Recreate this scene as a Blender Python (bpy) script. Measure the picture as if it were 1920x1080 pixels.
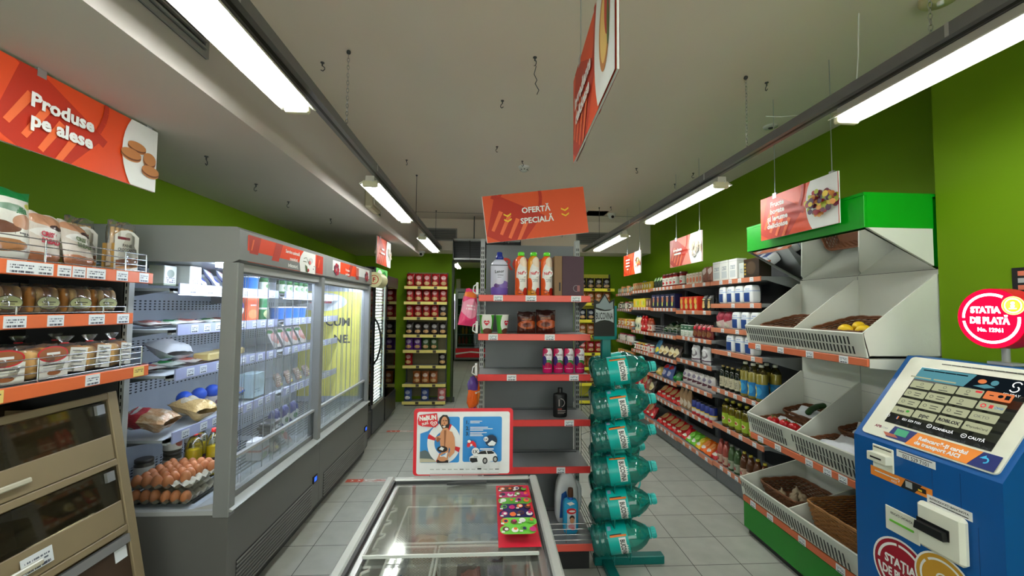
import bpy, math, random
from mathutils import Matrix, Vector, noise
sc = bpy.context.scene
for o in list(bpy.data.objects): bpy.data.objects.remove(o)
COL = sc.collection
PI = math.pi

# ---------------------------------------------------------------- camera, world, exposure
CAM_H = 1.5716
def cam_axes(yaw, pit, rol):
    cy, sy, cp, sp, cr, sr = math.cos(yaw), math.sin(yaw), math.cos(pit), math.sin(pit), math.cos(rol), math.sin(rol)
    f = Vector((sy*cp, cy*cp, sp)); r0 = Vector((cy, -sy, 0)); u0 = r0.cross(f)
    return cr*r0 + sr*u0, -sr*r0 + cr*u0, f
_r, _u, _f = cam_axes(.0562, .0466, .0094)
cd = bpy.data.cameras.new('camera'); cam = bpy.data.objects.new('camera', cd); COL.objects.link(cam)
cd.sensor_width = 36; cd.lens = 768.7/1920*36; cd.clip_start = .05
cam.matrix_world = Matrix(((_r.x, _u.x, -_f.x, 0), (_r.y, _u.y, -_f.y, 0), (_r.z, _u.z, -_f.z, CAM_H), (0, 0, 0, 1)))
sc.camera = cam
w = bpy.data.worlds.new('world'); sc.world = w; w.use_nodes = True
w.node_tree.nodes['Background'].inputs[0].default_value = (1.0, .97, .90, 1)
w.node_tree.nodes['Background'].inputs[1].default_value = 1.7
sc.view_settings.view_transform = 'Standard'; sc.view_settings.look = 'None'
sc.view_settings.gamma = 1; sc.view_settings.exposure = 1.2; sc.view_settings.use_curve_mapping = False
TUBE = 22.0        # emission of the ceiling tubes
FRIDGE = 26.0      # emission of the cabinet lights
sc.cycles.max_bounces = 7; sc.cycles.transparent_max_bounces = 24; sc.cycles.transmission_bounces = 4
sc.cycles.glossy_bounces = 3; sc.cycles.diffuse_bounces = 3; sc.cycles.sample_clamp_indirect = 4
sc.cycles.caustics_reflective = False; sc.cycles.caustics_refractive = False

# ---------------------------------------------------------------- materials
def lin(c): return tuple(((x/255)/12.92 if x/255 <= .04045 else ((x/255+.055)/1.055)**2.4) for x in c)
_M = {}
def L4(c): return (*lin(c), 1)
def newmat(key):
    m = bpy.data.materials.new(str(key)); m.use_nodes = True; nt = m.node_tree
    for n in list(nt.nodes): nt.nodes.remove(n)
    out = nt.nodes.new('ShaderNodeOutputMaterial')
    return m, nt, out
def nd(nt, t, **k):
    n = nt.nodes.new(t)
    for a, b in k.items(): setattr(n, a, b)
    return n
def mth(nt, op, a, b=None, clamp=False):
    n = nd(nt, 'ShaderNodeMath', operation=op, use_clamp=clamp)
    for i, v in enumerate((a, b)):
        if v is None: continue
        if isinstance(v, (int, float)): n.inputs[i].default_value = v
        else: nt.links.new(v, n.inputs[i])
    return n.outputs[0]
def mixc(nt, fac, a, b):
    n = nd(nt, 'ShaderNodeMix', data_type='RGBA')
    for s, v in ((n.inputs[0], fac), (n.inputs[6], a), (n.inputs[7], b)):
        if isinstance(v, (int, float)): s.default_value = v
        elif isinstance(v, tuple): s.default_value = v
        else: nt.links.new(v, s)
    return n.outputs[2]
def pbsdf(nt, out, rough=.5, metal=0, spec=.5, coat=0):
    b = nd(nt, 'ShaderNodeBsdfPrincipled'); b.inputs['Roughness'].default_value = rough
    b.inputs['Metallic'].default_value = metal; b.inputs['Specular IOR Level'].default_value = spec
    b.inputs['Coat Weight'].default_value = coat
    nt.links.new(b.outputs[0], out.inputs[0]); return b
def mat(name, c=(200, 200, 200), rough=.5, metal=0, spec=.4, var=.08, scale=12, bump=0, coat=0):
    key = (name, c, rough)
    if key in _M: return _M[key]
    m, nt, out = newmat(name); b = pbsdf(nt, out, rough, metal, spec, coat)
    tc = nd(nt, 'ShaderNodeTexCoord'); nz = nd(nt, 'ShaderNodeTexNoise'); nz.inputs['Scale'].default_value = scale
    nt.links.new(tc.outputs['Object'], nz.inputs['Vector'])
    l = lin(c); a = tuple(x*(1-var) for x in l)+(1,); d = tuple(min(1, x*(1+var)) for x in l)+(1,)
    nt.links.new(mixc(nt, nz.outputs[0], a, d), b.inputs['Base Color'])
    if bump:
        bp = nd(nt, 'ShaderNodeBump'); bp.inputs['Strength'].default_value = bump
        nt.links.new(nz.outputs[0], bp.inputs['Height']); nt.links.new(bp.outputs[0], b.inputs['Normal'])
    _M[key] = m; return m
def emit(name, c, s):
    key = ('e', name)
    if key in _M: return _M[key]
    m, nt, out = newmat(name); e = nd(nt, 'ShaderNodeEmission'); e.inputs[0].default_value = L4(c); e.inputs[1].default_value = s
    nt.links.new(e.outputs[0], out.inputs[0]); _M[key] = m; return m
def clear(name, tint=(235, 240, 240), refl=.08, haze=0.0, rough=.04, hc=(220, 225, 230), fr=.8):
    """thin clear plastic or glass: tinted pass-through, a gloss and a little haze"""
    key = ('c', name)
    if key in _M: return _M[key]
    m, nt, out = newmat(name)
    t = nd(nt, 'ShaderNodeBsdfTransparent'); t.inputs[0].default_value = L4(tint)
    g = nd(nt, 'ShaderNodeBsdfGlossy'); g.inputs['Roughness'].default_value = rough
    lw = nd(nt, 'ShaderNodeFresnel'); lw.inputs[0].default_value = 1.4
    fac = mth(nt, 'ADD', mth(nt, 'MULTIPLY', lw.outputs[0], fr), refl*.5, True)
    mx = nd(nt, 'ShaderNodeMixShader'); nt.links.new(fac, mx.inputs[0]); nt.links.new(t.outputs[0], mx.inputs[1]); nt.links.new(g.outputs[0], mx.inputs[2])
    last = mx
    if haze:
        d = nd(nt, 'ShaderNodeBsdfDiffuse'); d.inputs[0].default_value = L4(hc)
        nz = nd(nt, 'ShaderNodeTexNoise'); nz.inputs['Scale'].default_value = 9
        m2 = nd(nt, 'ShaderNodeMixShader'); nt.links.new(mth(nt, 'MULTIPLY', nz.outputs[0], 2*haze), m2.inputs[0])
        nt.links.new(mx.outputs[0], m2.inputs[1]); nt.links.new(d.outputs[0], m2.inputs[2]); last = m2
    nt.links.new(last.outputs[0], out.inputs[0]); _M[key] = m; return m
def pack(name, base, spots=(), bands=(), text=(), rects=(), rough=.35, bump=0, metal=0, spec=.5, axis='X', speck=None):
    """printed packaging: ellipses (cx, cz, rx, rz, colour), bands (z0, z1, colour), text blocks (cx, cz, w, h, lines, colour), all in the item's own box"""
    key = ('p', name)
    if key in _M: return _M[key]
    m, nt, out = newmat(name); b = pbsdf(nt, out, rough, metal, spec)
    tc = nd(nt, 'ShaderNodeTexCoord'); sp = nd(nt, 'ShaderNodeSeparateXYZ'); nt.links.new(tc.outputs['Generated'], sp.inputs[0])
    X = sp.outputs[axis]; Z = sp.outputs['Z']
    col = L4(base)
    if speck:
        nz = nd(nt, 'ShaderNodeTexNoise'); nz.inputs['Scale'].default_value = speck[1]; nt.links.new(tc.outputs['Generated'], nz.inputs[0])
        col = mixc(nt, mth(nt, 'MULTIPLY', mth(nt, 'SUBTRACT', nz.outputs[0], .48), 9, True), col, L4(speck[0]))
    for z0, z1, c in bands:
        f = mth(nt, 'MULTIPLY', mth(nt, 'GREATER_THAN', Z, z0), mth(nt, 'LESS_THAN', Z, z1)); col = mixc(nt, f, col, L4(c))
    for s in spots:
        cx, cz, rx, rz, c = s
        dx = mth(nt, 'DIVIDE', mth(nt, 'SUBTRACT', X, cx), rx); dz = mth(nt, 'DIVIDE', mth(nt, 'SUBTRACT', Z, cz), rz)
        d = mth(nt, 'ADD', mth(nt, 'MULTIPLY', dx, dx), mth(nt, 'MULTIPLY', dz, dz)); col = mixc(nt, mth(nt, 'LESS_THAN', d, 1), col, L4(c))
    for cx, cz, ww, hh, c in rects:
        f = mth(nt, 'MULTIPLY', mth(nt, 'LESS_THAN', mth(nt, 'ABSOLUTE', mth(nt, 'SUBTRACT', X, cx)), ww/2), mth(nt, 'LESS_THAN', mth(nt, 'ABSOLUTE', mth(nt, 'SUBTRACT', Z, cz)), hh/2)); col = mixc(nt, f, col, L4(c))
    for cx, cz, ww, hh, n, c in text:
        inx = mth(nt, 'LESS_THAN', mth(nt, 'ABSOLUTE', mth(nt, 'SUBTRACT', X, cx)), ww/2)
        inz = mth(nt, 'LESS_THAN', mth(nt, 'ABSOLUTE', mth(nt, 'SUBTRACT', Z, cz)), hh/2)
        ln = mth(nt, 'LESS_THAN', mth(nt, 'FRACT', mth(nt, 'MULTIPLY', mth(nt, 'SUBTRACT', Z, cz-hh/2), n/hh)), .55)
        cb = nd(nt, 'ShaderNodeCombineXYZ'); nt.links.new(mth(nt, 'MULTIPLY', X, 22/ww*.5), cb.inputs[0]); nt.links.new(mth(nt, 'FLOOR', mth(nt, 'MULTIPLY', Z, n/hh)), cb.inputs[1])
        nz = nd(nt, 'ShaderNodeTexNoise'); nz.inputs['Scale'].default_value = 1.3; nt.links.new(cb.outputs[0], nz.inputs[0])
        f = mth(nt, 'MULTIPLY', mth(nt, 'MULTIPLY', inx, inz), mth(nt, 'MULTIPLY', ln, mth(nt, 'GREATER_THAN', nz.outputs[0], .45)))
        col = mixc(nt, f, col, L4(c))
    if isinstance(col, tuple): b.inputs['Base Color'].default_value = col
    else: nt.links.new(col, b.inputs['Base Color'])
    if bump:
        nz = nd(nt, 'ShaderNodeTexNoise'); nz.inputs['Scale'].default_value = 5; nz.inputs['Detail'].default_value = 4; nt.links.new(tc.outputs['Generated'], nz.inputs[0])
        bp = nd(nt, 'ShaderNodeBump'); bp.inputs['Strength'].default_value = bump; bp.inputs['Distance'].default_value = .02
        nt.links.new(nz.outputs[0], bp.inputs['Height']); nt.links.new(bp.outputs[0], b.inputs['Normal'])
    _M[key] = m; return m

# ---------------------------------------------------------------- mesh building
class MB:
    def __init__(s): s.v = []; s.f = []; s.m = []; s.sm = []; s.mats = []; s.M = Matrix.Identity(4)
    def mi(s, m):
        if m not in s.mats: s.mats.append(m)
        return s.mats.index(m)
    def add(s, vs, fs, m, smooth=False, M=None):
        T = s.M @ M if M is not None else s.M
        o = len(s.v); s.v += [tuple(T @ Vector(p)) for p in vs]
        k = s.mi(m)
        for f in fs: s.f.append(tuple(i+o for i in f)); s.m.append(k); s.sm.append(smooth)
        return s
    def box(s, x0, x1, y0, y1, z0, z1, m, M=None, b=0):
        if x0 > x1: x0, x1 = x1, x0
        if y0 > y1: y0, y1 = y1, y0
        if z0 > z1: z0, z1 = z1, z0
        if b <= 0:
            return s.add([(x0,y0,z0),(x1,y0,z0),(x1,y1,z0),(x0,y1,z0),(x0,y0,z1),(x1,y0,z1),(x1,y1,z1),(x0,y1,z1)],
                  [(0,3,2,1),(4,5,6,7),(0,1,5,4),(1,2,6,5),(2,3,7,6),(3,0,4,7)], m, False, M)
        b = min(b, (x1-x0)/2.01, (y1-y0)/2.01, (z1-z0)/2.01)
        vs = []; idx = {}
        for i, (X, sx) in enumerate(((x0, 1), (x1, -1))):
            for j, (Y, sy) in enumerate(((y0, 1), (y1, -1))):
                for k, (Z, sz) in enumerate(((z0, 1), (z1, -1))):
                    for a, p in enumerate(((X, Y+sy*b, Z+sz*b), (X+sx*b, Y, Z+sz*b), (X+sx*b, Y+sy*b, Z))):
                        idx[(i, j, k, a)] = len(vs); vs.append(p)
        g = lambda i, j, k, a: idx[(i, j, k, a)]
        fs = []
        for i in (0, 1): q = [g(i,0,0,0), g(i,1,0,0), g(i,1,1,0), g(i,0,1,0)]; fs.append(q if i else q[::-1])
        for j in (0, 1): q = [g(0,j,0,1), g(0,j,1,1), g(1,j,1,1), g(1,j,0,1)]; fs.append(q if j else q[::-1])
        for k in (0, 1): q = [g(0,0,k,2), g(1,0,k,2), g(1,1,k,2), g(0,1,k,2)]; fs.append(q if k else q[::-1])
        for j in (0, 1):
            for k in (0, 1): q = [g(0,j,k,1), g(1,j,k,1), g(1,j,k,2), g(0,j,k,2)]; fs.append(q if (j == k) else q[::-1])
        for i in (0, 1):
            for k in (0, 1): q = [g(i,0,k,0), g(i,1,k,0), g(i,1,k,2), g(i,0,k,2)]; fs.append(q[::-1] if (i == k) else q)
        for i in (0, 1):
            for j in (0, 1): q = [g(i,j,0,0), g(i,j,1,0), g(i,j,1,1), g(i,j,0,1)]; fs.append(q if (i == j) else q[::-1])
        for i in (0, 1):
            for j in (0, 1):
                for k in (0, 1): q = [g(i,j,k,0), g(i,j,k,1), g(i,j,k,2)]; fs.append(q if (i+j+k) % 2 == 0 else q[::-1])
        return s.add(vs, fs, m, False, M)
    def lathe(s, prof, m, n=16, M=None, sx=1, sy=1, smooth=True, cap=True, mats=None):
        vs = []; fs = []
        for r, z in prof:
            for i in range(n): a = 2*PI*i/n; vs.append((r*math.cos(a)*sx, r*math.sin(a)*sy, z))
        T = M
        for k in range(len(prof)-1):
            q = [(k*n+i, k*n+(i+1) % n, (k+1)*n+(i+1) % n, (k+1)*n+i) for i in range(n)]
            if mats: s_m = mats[k]; s.add([vs[k*n+i] for i in range(2*n)], [tuple(j-k*n for j in f) for f in q], s_m, smooth, T)
            else: fs += q
        if not mats: s.add(vs, fs, m, smooth, T)
        if cap:
            for k, rev in ((0, True), (len(prof)-1, False)):
                if prof[k][0] > 1e-5:
                    ring = [vs[k*n+i] for i in range(n)]; f = list(range(n))
                    s.add(ring, [tuple(f[::-1] if rev else f)], (mats[0] if k == 0 else mats[-1]) if mats else m, False, T)
        return s
    def rod(s, p0, p1, r, m, n=8, r1=None, cap=True):
        p0 = Vector(p0); p1 = Vector(p1); d = p1-p0; L = d.length
        if L < 1e-6: return s
        q = d.to_track_quat('Z', 'Y').to_matrix().to_4x4(); T = Matrix.Translation(p0) @ q
        return s.lathe([(r, 0), (r if r1 is None else r1, L)], m, n, T, cap=cap)
    def tube(s, pts, r, m, n=6):
        for a, b in zip(pts[:-1], pts[1:]): s.rod(a, b, r, m, n)
        return s
    def prism(s, poly, m, T, d, mside=None):
        """poly in the local XY plane of T, extruded by d along local Z"""
        n = len(poly); vs = [(x, y, 0) for x, y in poly]+[(x, y, d) for x, y in poly]
        s.add(vs, [tuple(range(n))[::-1], tuple(range(n, 2*n))], m, False, T)
        s.add(vs, [(i, (i+1) % n, n+(i+1) % n, n+i) for i in range(n)], mside or m, False, T); return s
    def ball(s, c, r, m, n=12, k=8, sx=1, sy=1, sz=1, M=None):
        prof = [(max(1e-6, r*math.sin(PI*i/k)), -r*math.cos(PI*i/k)*sz) for i in range(k+1)]
        T = Matrix.Translation(c)
        if M is not None: T = T @ M
        return s.lathe(prof, m, n, T, sx, sy, cap=False)
    def mesh(s, name):
        me = bpy.data.meshes.new(name); me.from_pydata(s.v, [], s.f)
        for m in s.mats: me.materials.append(m)
        me.polygons.foreach_set('material_index', s.m); me.polygons.foreach_set('use_smooth', s.sm); me.update(); return me
    def build(s, name, parent=None, label=None, kind=None):
        o = bpy.data.objects.new(name, s.mesh(name)); COL.objects.link(o)
        if parent is not None: o.parent = parent
        if label: o['label'] = label
        if kind: o['kind'] = kind
        return o
def tag(o, label, cat, group=None, kind=None):
    o['label'] = label; o['category'] = cat
    if group: o['group'] = group
    if kind: o['kind'] = kind
    return o
def thing(name, label, cat, loc=(0, 0, 0), rz=0, group=None, rot=None):
    o = bpy.data.objects.new(name, None); COL.objects.link(o); o.empty_display_size = .05
    o.location = loc; o.rotation_euler = rot or (0, 0, rz)
    return tag(o, label, cat, group)
def struct(mb, name): return mb.build(name, kind='structure')
def frame_at(O, U, V):
    U = Vector(U).normalized(); V = Vector(V).normalized(); N = U.cross(V)
    return Matrix(((U.x, V.x, N.x, O[0]), (U.y, V.y, N.y, O[1]), (U.z, V.z, N.z, O[2]), (0, 0, 0, 1)))
_T = {}
def glyphs(s, bold):
    k = (s, bold)
    if k not in _T:
        cu = bpy.data.curves.new('lettering', 'FONT'); cu.body = s; cu.size = 1; cu.offset = bold; cu.resolution_u = 2; cu.align_x = 'LEFT'
        ob = bpy.data.objects.new('lettering', cu); COL.objects.link(ob)
        dg = bpy.context.evaluated_depsgraph_get(); dg.update(); me = ob.evaluated_get(dg).to_mesh()
        vs = [(v.co.x, v.co.y) for v in me.vertices]; fs = [tuple(p.vertices) for p in me.polygons]
        bpy.data.objects.remove(ob)
        if vs:
            x0 = min(v[0] for v in vs); x1 = max(v[0] for v in vs)
            vs = [(x-x0, y) for x, y in vs]
        else: x0 = x1 = 0
        _T[k] = (vs, fs, x1-x0)
    return _T[k]
class Pl:
    """a printed surface: shapes laid a hair above the plane spanned by U and V at O"""
    def __init__(s, mb, O, U, V, base=.0006): s.mb = mb; s.T = frame_at(O, U, V); s.l = base
    def up(s): s.l += .0004; return s.l
    def poly(s, pts, m, clip=None):
        if clip: pts = clip_poly(pts, *clip)
        if len(pts) < 3: return
        a = sum(p[0]*q[1]-q[0]*p[1] for p, q in zip(pts, pts[1:]+pts[:1]))
        if a < 0: pts = pts[::-1]
        l = s.up(); s.mb.add([(x, y, l) for x, y in pts], [tuple(range(len(pts)))], m, False, s.T)
    def rect(s, x0, y0, x1, y1, m, r=0):
        if r: s.poly(rrect(x0, y0, x1, y1, r), m)
        else: s.poly([(x0, y0), (x1, y0), (x1, y1), (x0, y1)], m)
    def ell(s, cx, cy, rx, ry, m, n=28, clip=None): s.poly([(cx+rx*math.cos(2*PI*i/n), cy+ry*math.sin(2*PI*i/n)) for i in range(n)], m, clip)
    def ring(s, cx, cy, r, t, m, a0=0, a1=360, n=32, ry=None):
        ry = ry or r; l = s.up(); vs = []; k = ry/r
        for i in range(n+1):
            a = math.radians(a0+(a1-a0)*i/n); vs += [(cx+(r-t/2)*math.cos(a), cy+(r-t/2)*k*math.sin(a), l), (cx+(r+t/2)*math.cos(a), cy+(r+t/2)*k*math.sin(a), l)]
        s.mb.add(vs, [(2*i, 2*i+1, 2*i+3, 2*i+2) for i in range(n)], m, False, s.T)
    def line(s, pts, t, m):
        for (x0, y0), (x1, y1) in zip(pts[:-1], pts[1:]):
            d = math.hypot(x1-x0, y1-y0) or 1; nx, ny = -(y1-y0)/d*t/2, (x1-x0)/d*t/2
            s.poly([(x0+nx, y0+ny), (x0-nx, y0-ny), (x1-nx, y1-ny), (x1+nx, y1+ny)], m)
    def text(s, t, cx, cy, h, m, bold=.0, w=None, align='c', rot=0):
        if t.startswith('#'):      # too small or blurred to read in the photo: short dashes of print
            L = w or h*.62*len(t); n = max(1, t.count(' ')+1); c, sn = math.cos(rot), math.sin(rot); x0 = {'c': -L/2, 'l': 0, 'r': -L}[align]
            for i in range(n):
                a, b = x0+L*i/n+(h*.15 if i else 0), x0+L*(i+1)/n
                s.poly([(cx+x*c-y*sn, cy+x*sn+y*c) for x, y in ((a, -h*.28), (b, -h*.28), (b, h*.28), (a, h*.28))], m)
            return
        vs, fs, W = glyphs(t, bold)
        if not vs: return
        k = h/.72; kx = k if w is None else (w/W if w < W*k or w < 0 else k)
        ox = {'c': -W*kx/2, 'l': 0, 'r': -W*kx}[align]; c, sn = math.cos(rot), math.sin(rot); l = s.up()
        s.mb.add([(cx+(x*kx+ox)*c-(y*k-h/2)*sn, cy+(x*kx+ox)*sn+(y*k-h/2)*c, l) for x, y in vs], fs, m, False, s.T)
def rrect(x0, y0, x1, y1, r, n=4):
    out = []
    for cx, cy, a in ((x1-r, y0+r, -90), (x1-r, y1-r, 0), (x0+r, y1-r, 90), (x0+r, y0+r, 180)):
        for i in range(n+1): t = math.radians(a+90*i/n); out.append((cx+r*math.cos(t), cy+r*math.sin(t)))
    return out
def clip_poly(pts, x0, y0, x1, y1):
    for ax, lim, sg in ((0, x0, 1), (0, x1, -1), (1, y0, 1), (1, y1, -1)):
        out = []
        for p, q in zip(pts, pts[1:]+pts[:1]):
            a = (p[ax]-lim)*sg >= 0; b = (q[ax]-lim)*sg >= 0
            if a: out.append(p)
            if a != b:
                t = (lim-p[ax])/(q[ax]-p[ax]); out.append((p[0]+t*(q[0]-p[0]), p[1]+t*(q[1]-p[1])))
        pts = out
        if len(pts) < 3: return []
    return pts
ORD = ['first', 'second', 'third', 'fourth', 'fifth', 'sixth', 'seventh', 'eighth', 'ninth', 'tenth', 'eleventh', 'twelfth', 'thirteenth', 'fourteenth', 'fifteenth', 'sixteenth']

# common materials
ink = mat('black ink', (28, 28, 30), .5); white = mat('white print', (235, 235, 232), .45); wpaper = mat('white paper', (225, 228, 228), .6)
orange = mat('orange print', (226, 76, 30), .45, var=.02); dorange = mat('dark orange print', (188, 46, 22), .45, var=.02); lorange = mat('light orange print', (240, 112, 62), .45, var=.02)
yellow = mat('yellow print', (245, 200, 50), .45); coral = mat('coral shelf strip', (232, 92, 78), .35, var=.05); coralr = mat('red shelf strip', (222, 64, 62), .35)
terra = mat('terracotta shelf strip', (194, 118, 88), .38, var=.08)
graym = mat('grey painted steel', (138, 140, 142), .4); dgray = mat('dark grey painted steel', (62, 64, 66), .45); lgray = mat('light grey steel', (170, 172, 172), .35)
chrome = mat('chrome wire', (200, 202, 205), .2, 1); alu = mat('brushed aluminium', (190, 192, 194), .32, .8); black = mat('black plastic', (18, 18, 20), .4)
whitep = mat('white painted steel', (222, 224, 222), .4); tag_m = pack('price tag print', (228, 232, 236), text=[(.5, .62, .8, .4, 2, (90, 95, 110)), (.5, .22, .8, .3, 1, (60, 65, 80))], rough=.5, axis='X')
tag_y = pack('price tag print along wall', (228, 232, 236), text=[(.5, .62, .8, .4, 2, (90, 95, 110)), (.5, .22, .8, .3, 1, (60, 65, 80))], rough=.5, axis='Y')
tag_o = pack('yellow offer tag', (236, 208, 120), text=[(.5, .62, .8, .4, 2, (120, 95, 60))], rough=.5, axis='Y')
# ---------------------------------------------------------------- setting
def floor_mat():
    m, nt, out = newmat('floor tiles'); b = pbsdf(nt, out, .32)
    g = nd(nt, 'ShaderNodeNewGeometry'); sp = nd(nt, 'ShaderNodeSeparateXYZ'); nt.links.new(g.outputs['Position'], sp.inputs[0])
    fx = mth(nt, 'DIVIDE', mth(nt, 'SUBTRACT', sp.outputs[0], 1.274), .30); fy = mth(nt, 'DIVIDE', mth(nt, 'SUBTRACT', sp.outputs[1], 2.5235), .302)
    gx = mth(nt, 'LESS_THAN', mth(nt, 'ABSOLUTE', mth(nt, 'SUBTRACT', mth(nt, 'FRACT', mth(nt, 'ADD', fx, .5)), .5)), .0075)
    gy = mth(nt, 'LESS_THAN', mth(nt, 'ABSOLUTE', mth(nt, 'SUBTRACT', mth(nt, 'FRACT', mth(nt, 'ADD', fy, .5)), .5)), .0075)
    gr = mth(nt, 'MAXIMUM', gx, gy)
    cb = nd(nt, 'ShaderNodeCombineXYZ'); nt.links.new(mth(nt, 'FLOOR', fx), cb.inputs[0]); nt.links.new(mth(nt, 'FLOOR', fy), cb.inputs[1])
    wn = nd(nt, 'ShaderNodeTexWhiteNoise'); wn.noise_dimensions = '2D'; nt.links.new(cb.outputs[0], wn.inputs[0])
    nz = nd(nt, 'ShaderNodeTexNoise'); nz.inputs['Scale'].default_value = 9; nz.inputs['Detail'].default_value = 8; nt.links.new(g.outputs['Position'], nz.inputs['Vector'])
    t = mth(nt, 'ADD', mth(nt, 'MULTIPLY', wn.outputs[0], .25), mth(nt, 'MULTIPLY', nz.outputs[0], .75))
    c = mixc(nt, t, L4((138, 140, 134)), L4((182, 184, 176)))
    nt.links.new(mixc(nt, gr, c, L4((42, 42, 40))), b.inputs['Base Color'])
    nt.links.new(mth(nt, 'ADD', mth(nt, 'MULTIPLY', nz.outputs[0], .25), .25), b.inputs['Roughness'])
    bp = nd(nt, 'ShaderNodeBump'); bp.inputs['Strength'].default_value = .4; bp.inputs['Distance'].default_value = .003
    nt.links.new(mth(nt, 'SUBTRACT', 1, gr), bp.inputs['Height']); nt.links.new(bp.outputs[0], b.inputs['Normal']); return m
paint = mat('grey-white ceiling paint', (236, 225, 210), .85, var=.04, scale=1.5); soff = mat('grey soffit paint', (214, 206, 200), .85, var=.05, scale=2)
green = mat('green wall paint', (102, 136, 6), .7, spec=.2, var=.06, scale=3); plaster = mat('off-white plaster', (200, 198, 190), .8)
FZ = floor_mat()
m = MB(); m.box(-2.3, 2.7, -2.2, 13, -.1, 0, FZ); struct(m, 'floor')
m = MB(); m.box(-2.3, 2.7, -2.2, 7.05, 2.95, 3.05, paint); struct(m, 'ceiling')
m = MB(); m.box(-2.2, -1.12, -2, 6.9, 2.40, 2.95, soff); struct(m, 'ceiling_soffit')
m = MB(); m.box(-1.12, 2.6, 6.45, 6.9, 2.455, 2.95, paint); struct(m, 'ceiling_bulkhead')
m = MB(); m.box(-2.3, -2.2, -2.2, 7.05, 0, 2.95, green); struct(m, 'wall_left')
m = MB(); m.box(2.6, 2.7, -2.2, 7.05, 0, 2.95, green); struct(m, 'wall_right')
m = MB(); m.box(2.26, 2.6, -2.0, 1.935, 0, 2.95, green); struct(m, 'wall_pillar')
m = MB(); m.box(-2.2, -.585, 6.9, 7.0, 0, 2.95, green); m.box(.75, 2.6, 6.9, 7.0, 0, 2.95, green); m.box(-.585, .75, 6.9, 7.0, 2.34, 2.95, green); struct(m, 'wall_far')
m = MB(); m.box(-2.2, 2.6, -2.1, -2.0, 0, .5, plaster); m.box(-2.2, 2.6, -2.1, -2, 2.5, 2.95, plaster); m.box(-2.2, -1.9, -2.1, -2, .5, 2.5, plaster); m.box(2.0, 2.6, -2.1, -2, .5, 2.5, plaster); struct(m, 'wall_back')
m = MB()
for x in (-1.9, -.63, .66, 1.95): m.box(x, x+.05, -2.08, -2.02, .5, 2.5, alu)
m.box(-1.9, 2, -2.08, -2.02, .5, .55, alu); m.box(-1.9, 2, -2.08, -2.02, 2.45, 2.5, alu); m.box(-1.9, 2.0, -2.055, -2.05, .5, 2.5, clear('added fill window glass', (245, 250, 248), .04)); struct(m, 'window_fill')  # unseen window, added to let soft fill light in from behind
li = bpy.data.lights.new('window daylight', 'AREA'); li.shape = 'RECTANGLE'; li.size = 3.9; li.size_y = 2; li.energy = 100; li.cycles.is_portal = True  # portal for the fill light entering through the added window
lo = bpy.data.objects.new('window_daylight', li); COL.objects.link(lo); lo.location = (.05, -1.98, 1.5); lo.rotation_euler = (PI/2, 0, PI)
# back room behind the doorway
m = MB(); m.box(-2.3, 2.7, 7.05, 13, 2.75, 2.85, paint); struct(m, 'ceiling_back_room')
m = MB(); m.box(-1.7, -1.6, 7.0, 12.6, 0, 2.75, green); m.box(1.6, 1.7, 7.0, 12.6, 0, 2.75, green); m.box(-1.7, 1.7, 12.5, 12.6, 0, 2.75, green); struct(m, 'wall_back_room')
m = MB(); m.box(-1.05, -.95, 12.35, 12.49, .9, 1.95, emit('daylit pane', (235, 240, 255), 2.5)); struct(m, 'window_2')
m = MB(); m.box(-.62, -.585, 6.86, 7.02, 0, 2.34, mat('dark door lining', (40, 52, 22), .6)); struct(m, 'trim_1')
m = MB(); m.box(-.95, -.55, 6.885, 6.899, 0, .08, dgray); m.box(1.0, 2.6, 6.885, 6.899, 0, .08, dgray); struct(m, 'baseboard_far')
# joints in the ceiling panels
m = MB(); m.box(-1.11, 2.59, 6.0, 6.008, 2.947, 2.95, mat('panel joint', (110, 110, 104), .8)); struct(m, 'trim_2')

def floor_sticker(y0, x0, x1, which):
    t = thing('floor_sticker', 'worn red and white distance sticker on the floor, %s the cold cabinets' % which, 'floor sticker', (0, 0, 0), group='distance stickers on the floor')
    mb = MB(); mb.box(x0, x1, y0, y0+.065, .0002, .0009, pack('worn sticker', (205, 200, 195), spots=[(.2, .5, .2, 3, (196, 84, 64))], speck=((170, 110, 95), 6), rough=.5)); mb.build('backing', t)
    mb = MB(); p = Pl(mb, (x0, y0, .0009), (1, 0, 0), (0, 1, 0), 0)
    for i in range(3): p.poly([(.04+i*.06, .012), (.07+i*.06, .032), (.04+i*.06, .052), (.055+i*.06, .032)], white)
    p.rect(.25, .025, x1-x0-.03, .035, mat('worn red', (190, 90, 76), .6)); mb.build('arrow_print', t)
floor_sticker(3.80, -1.26, -.88, 'beside the first of')
floor_sticker(5.27, -1.26, -.85, 'further in along')

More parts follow.
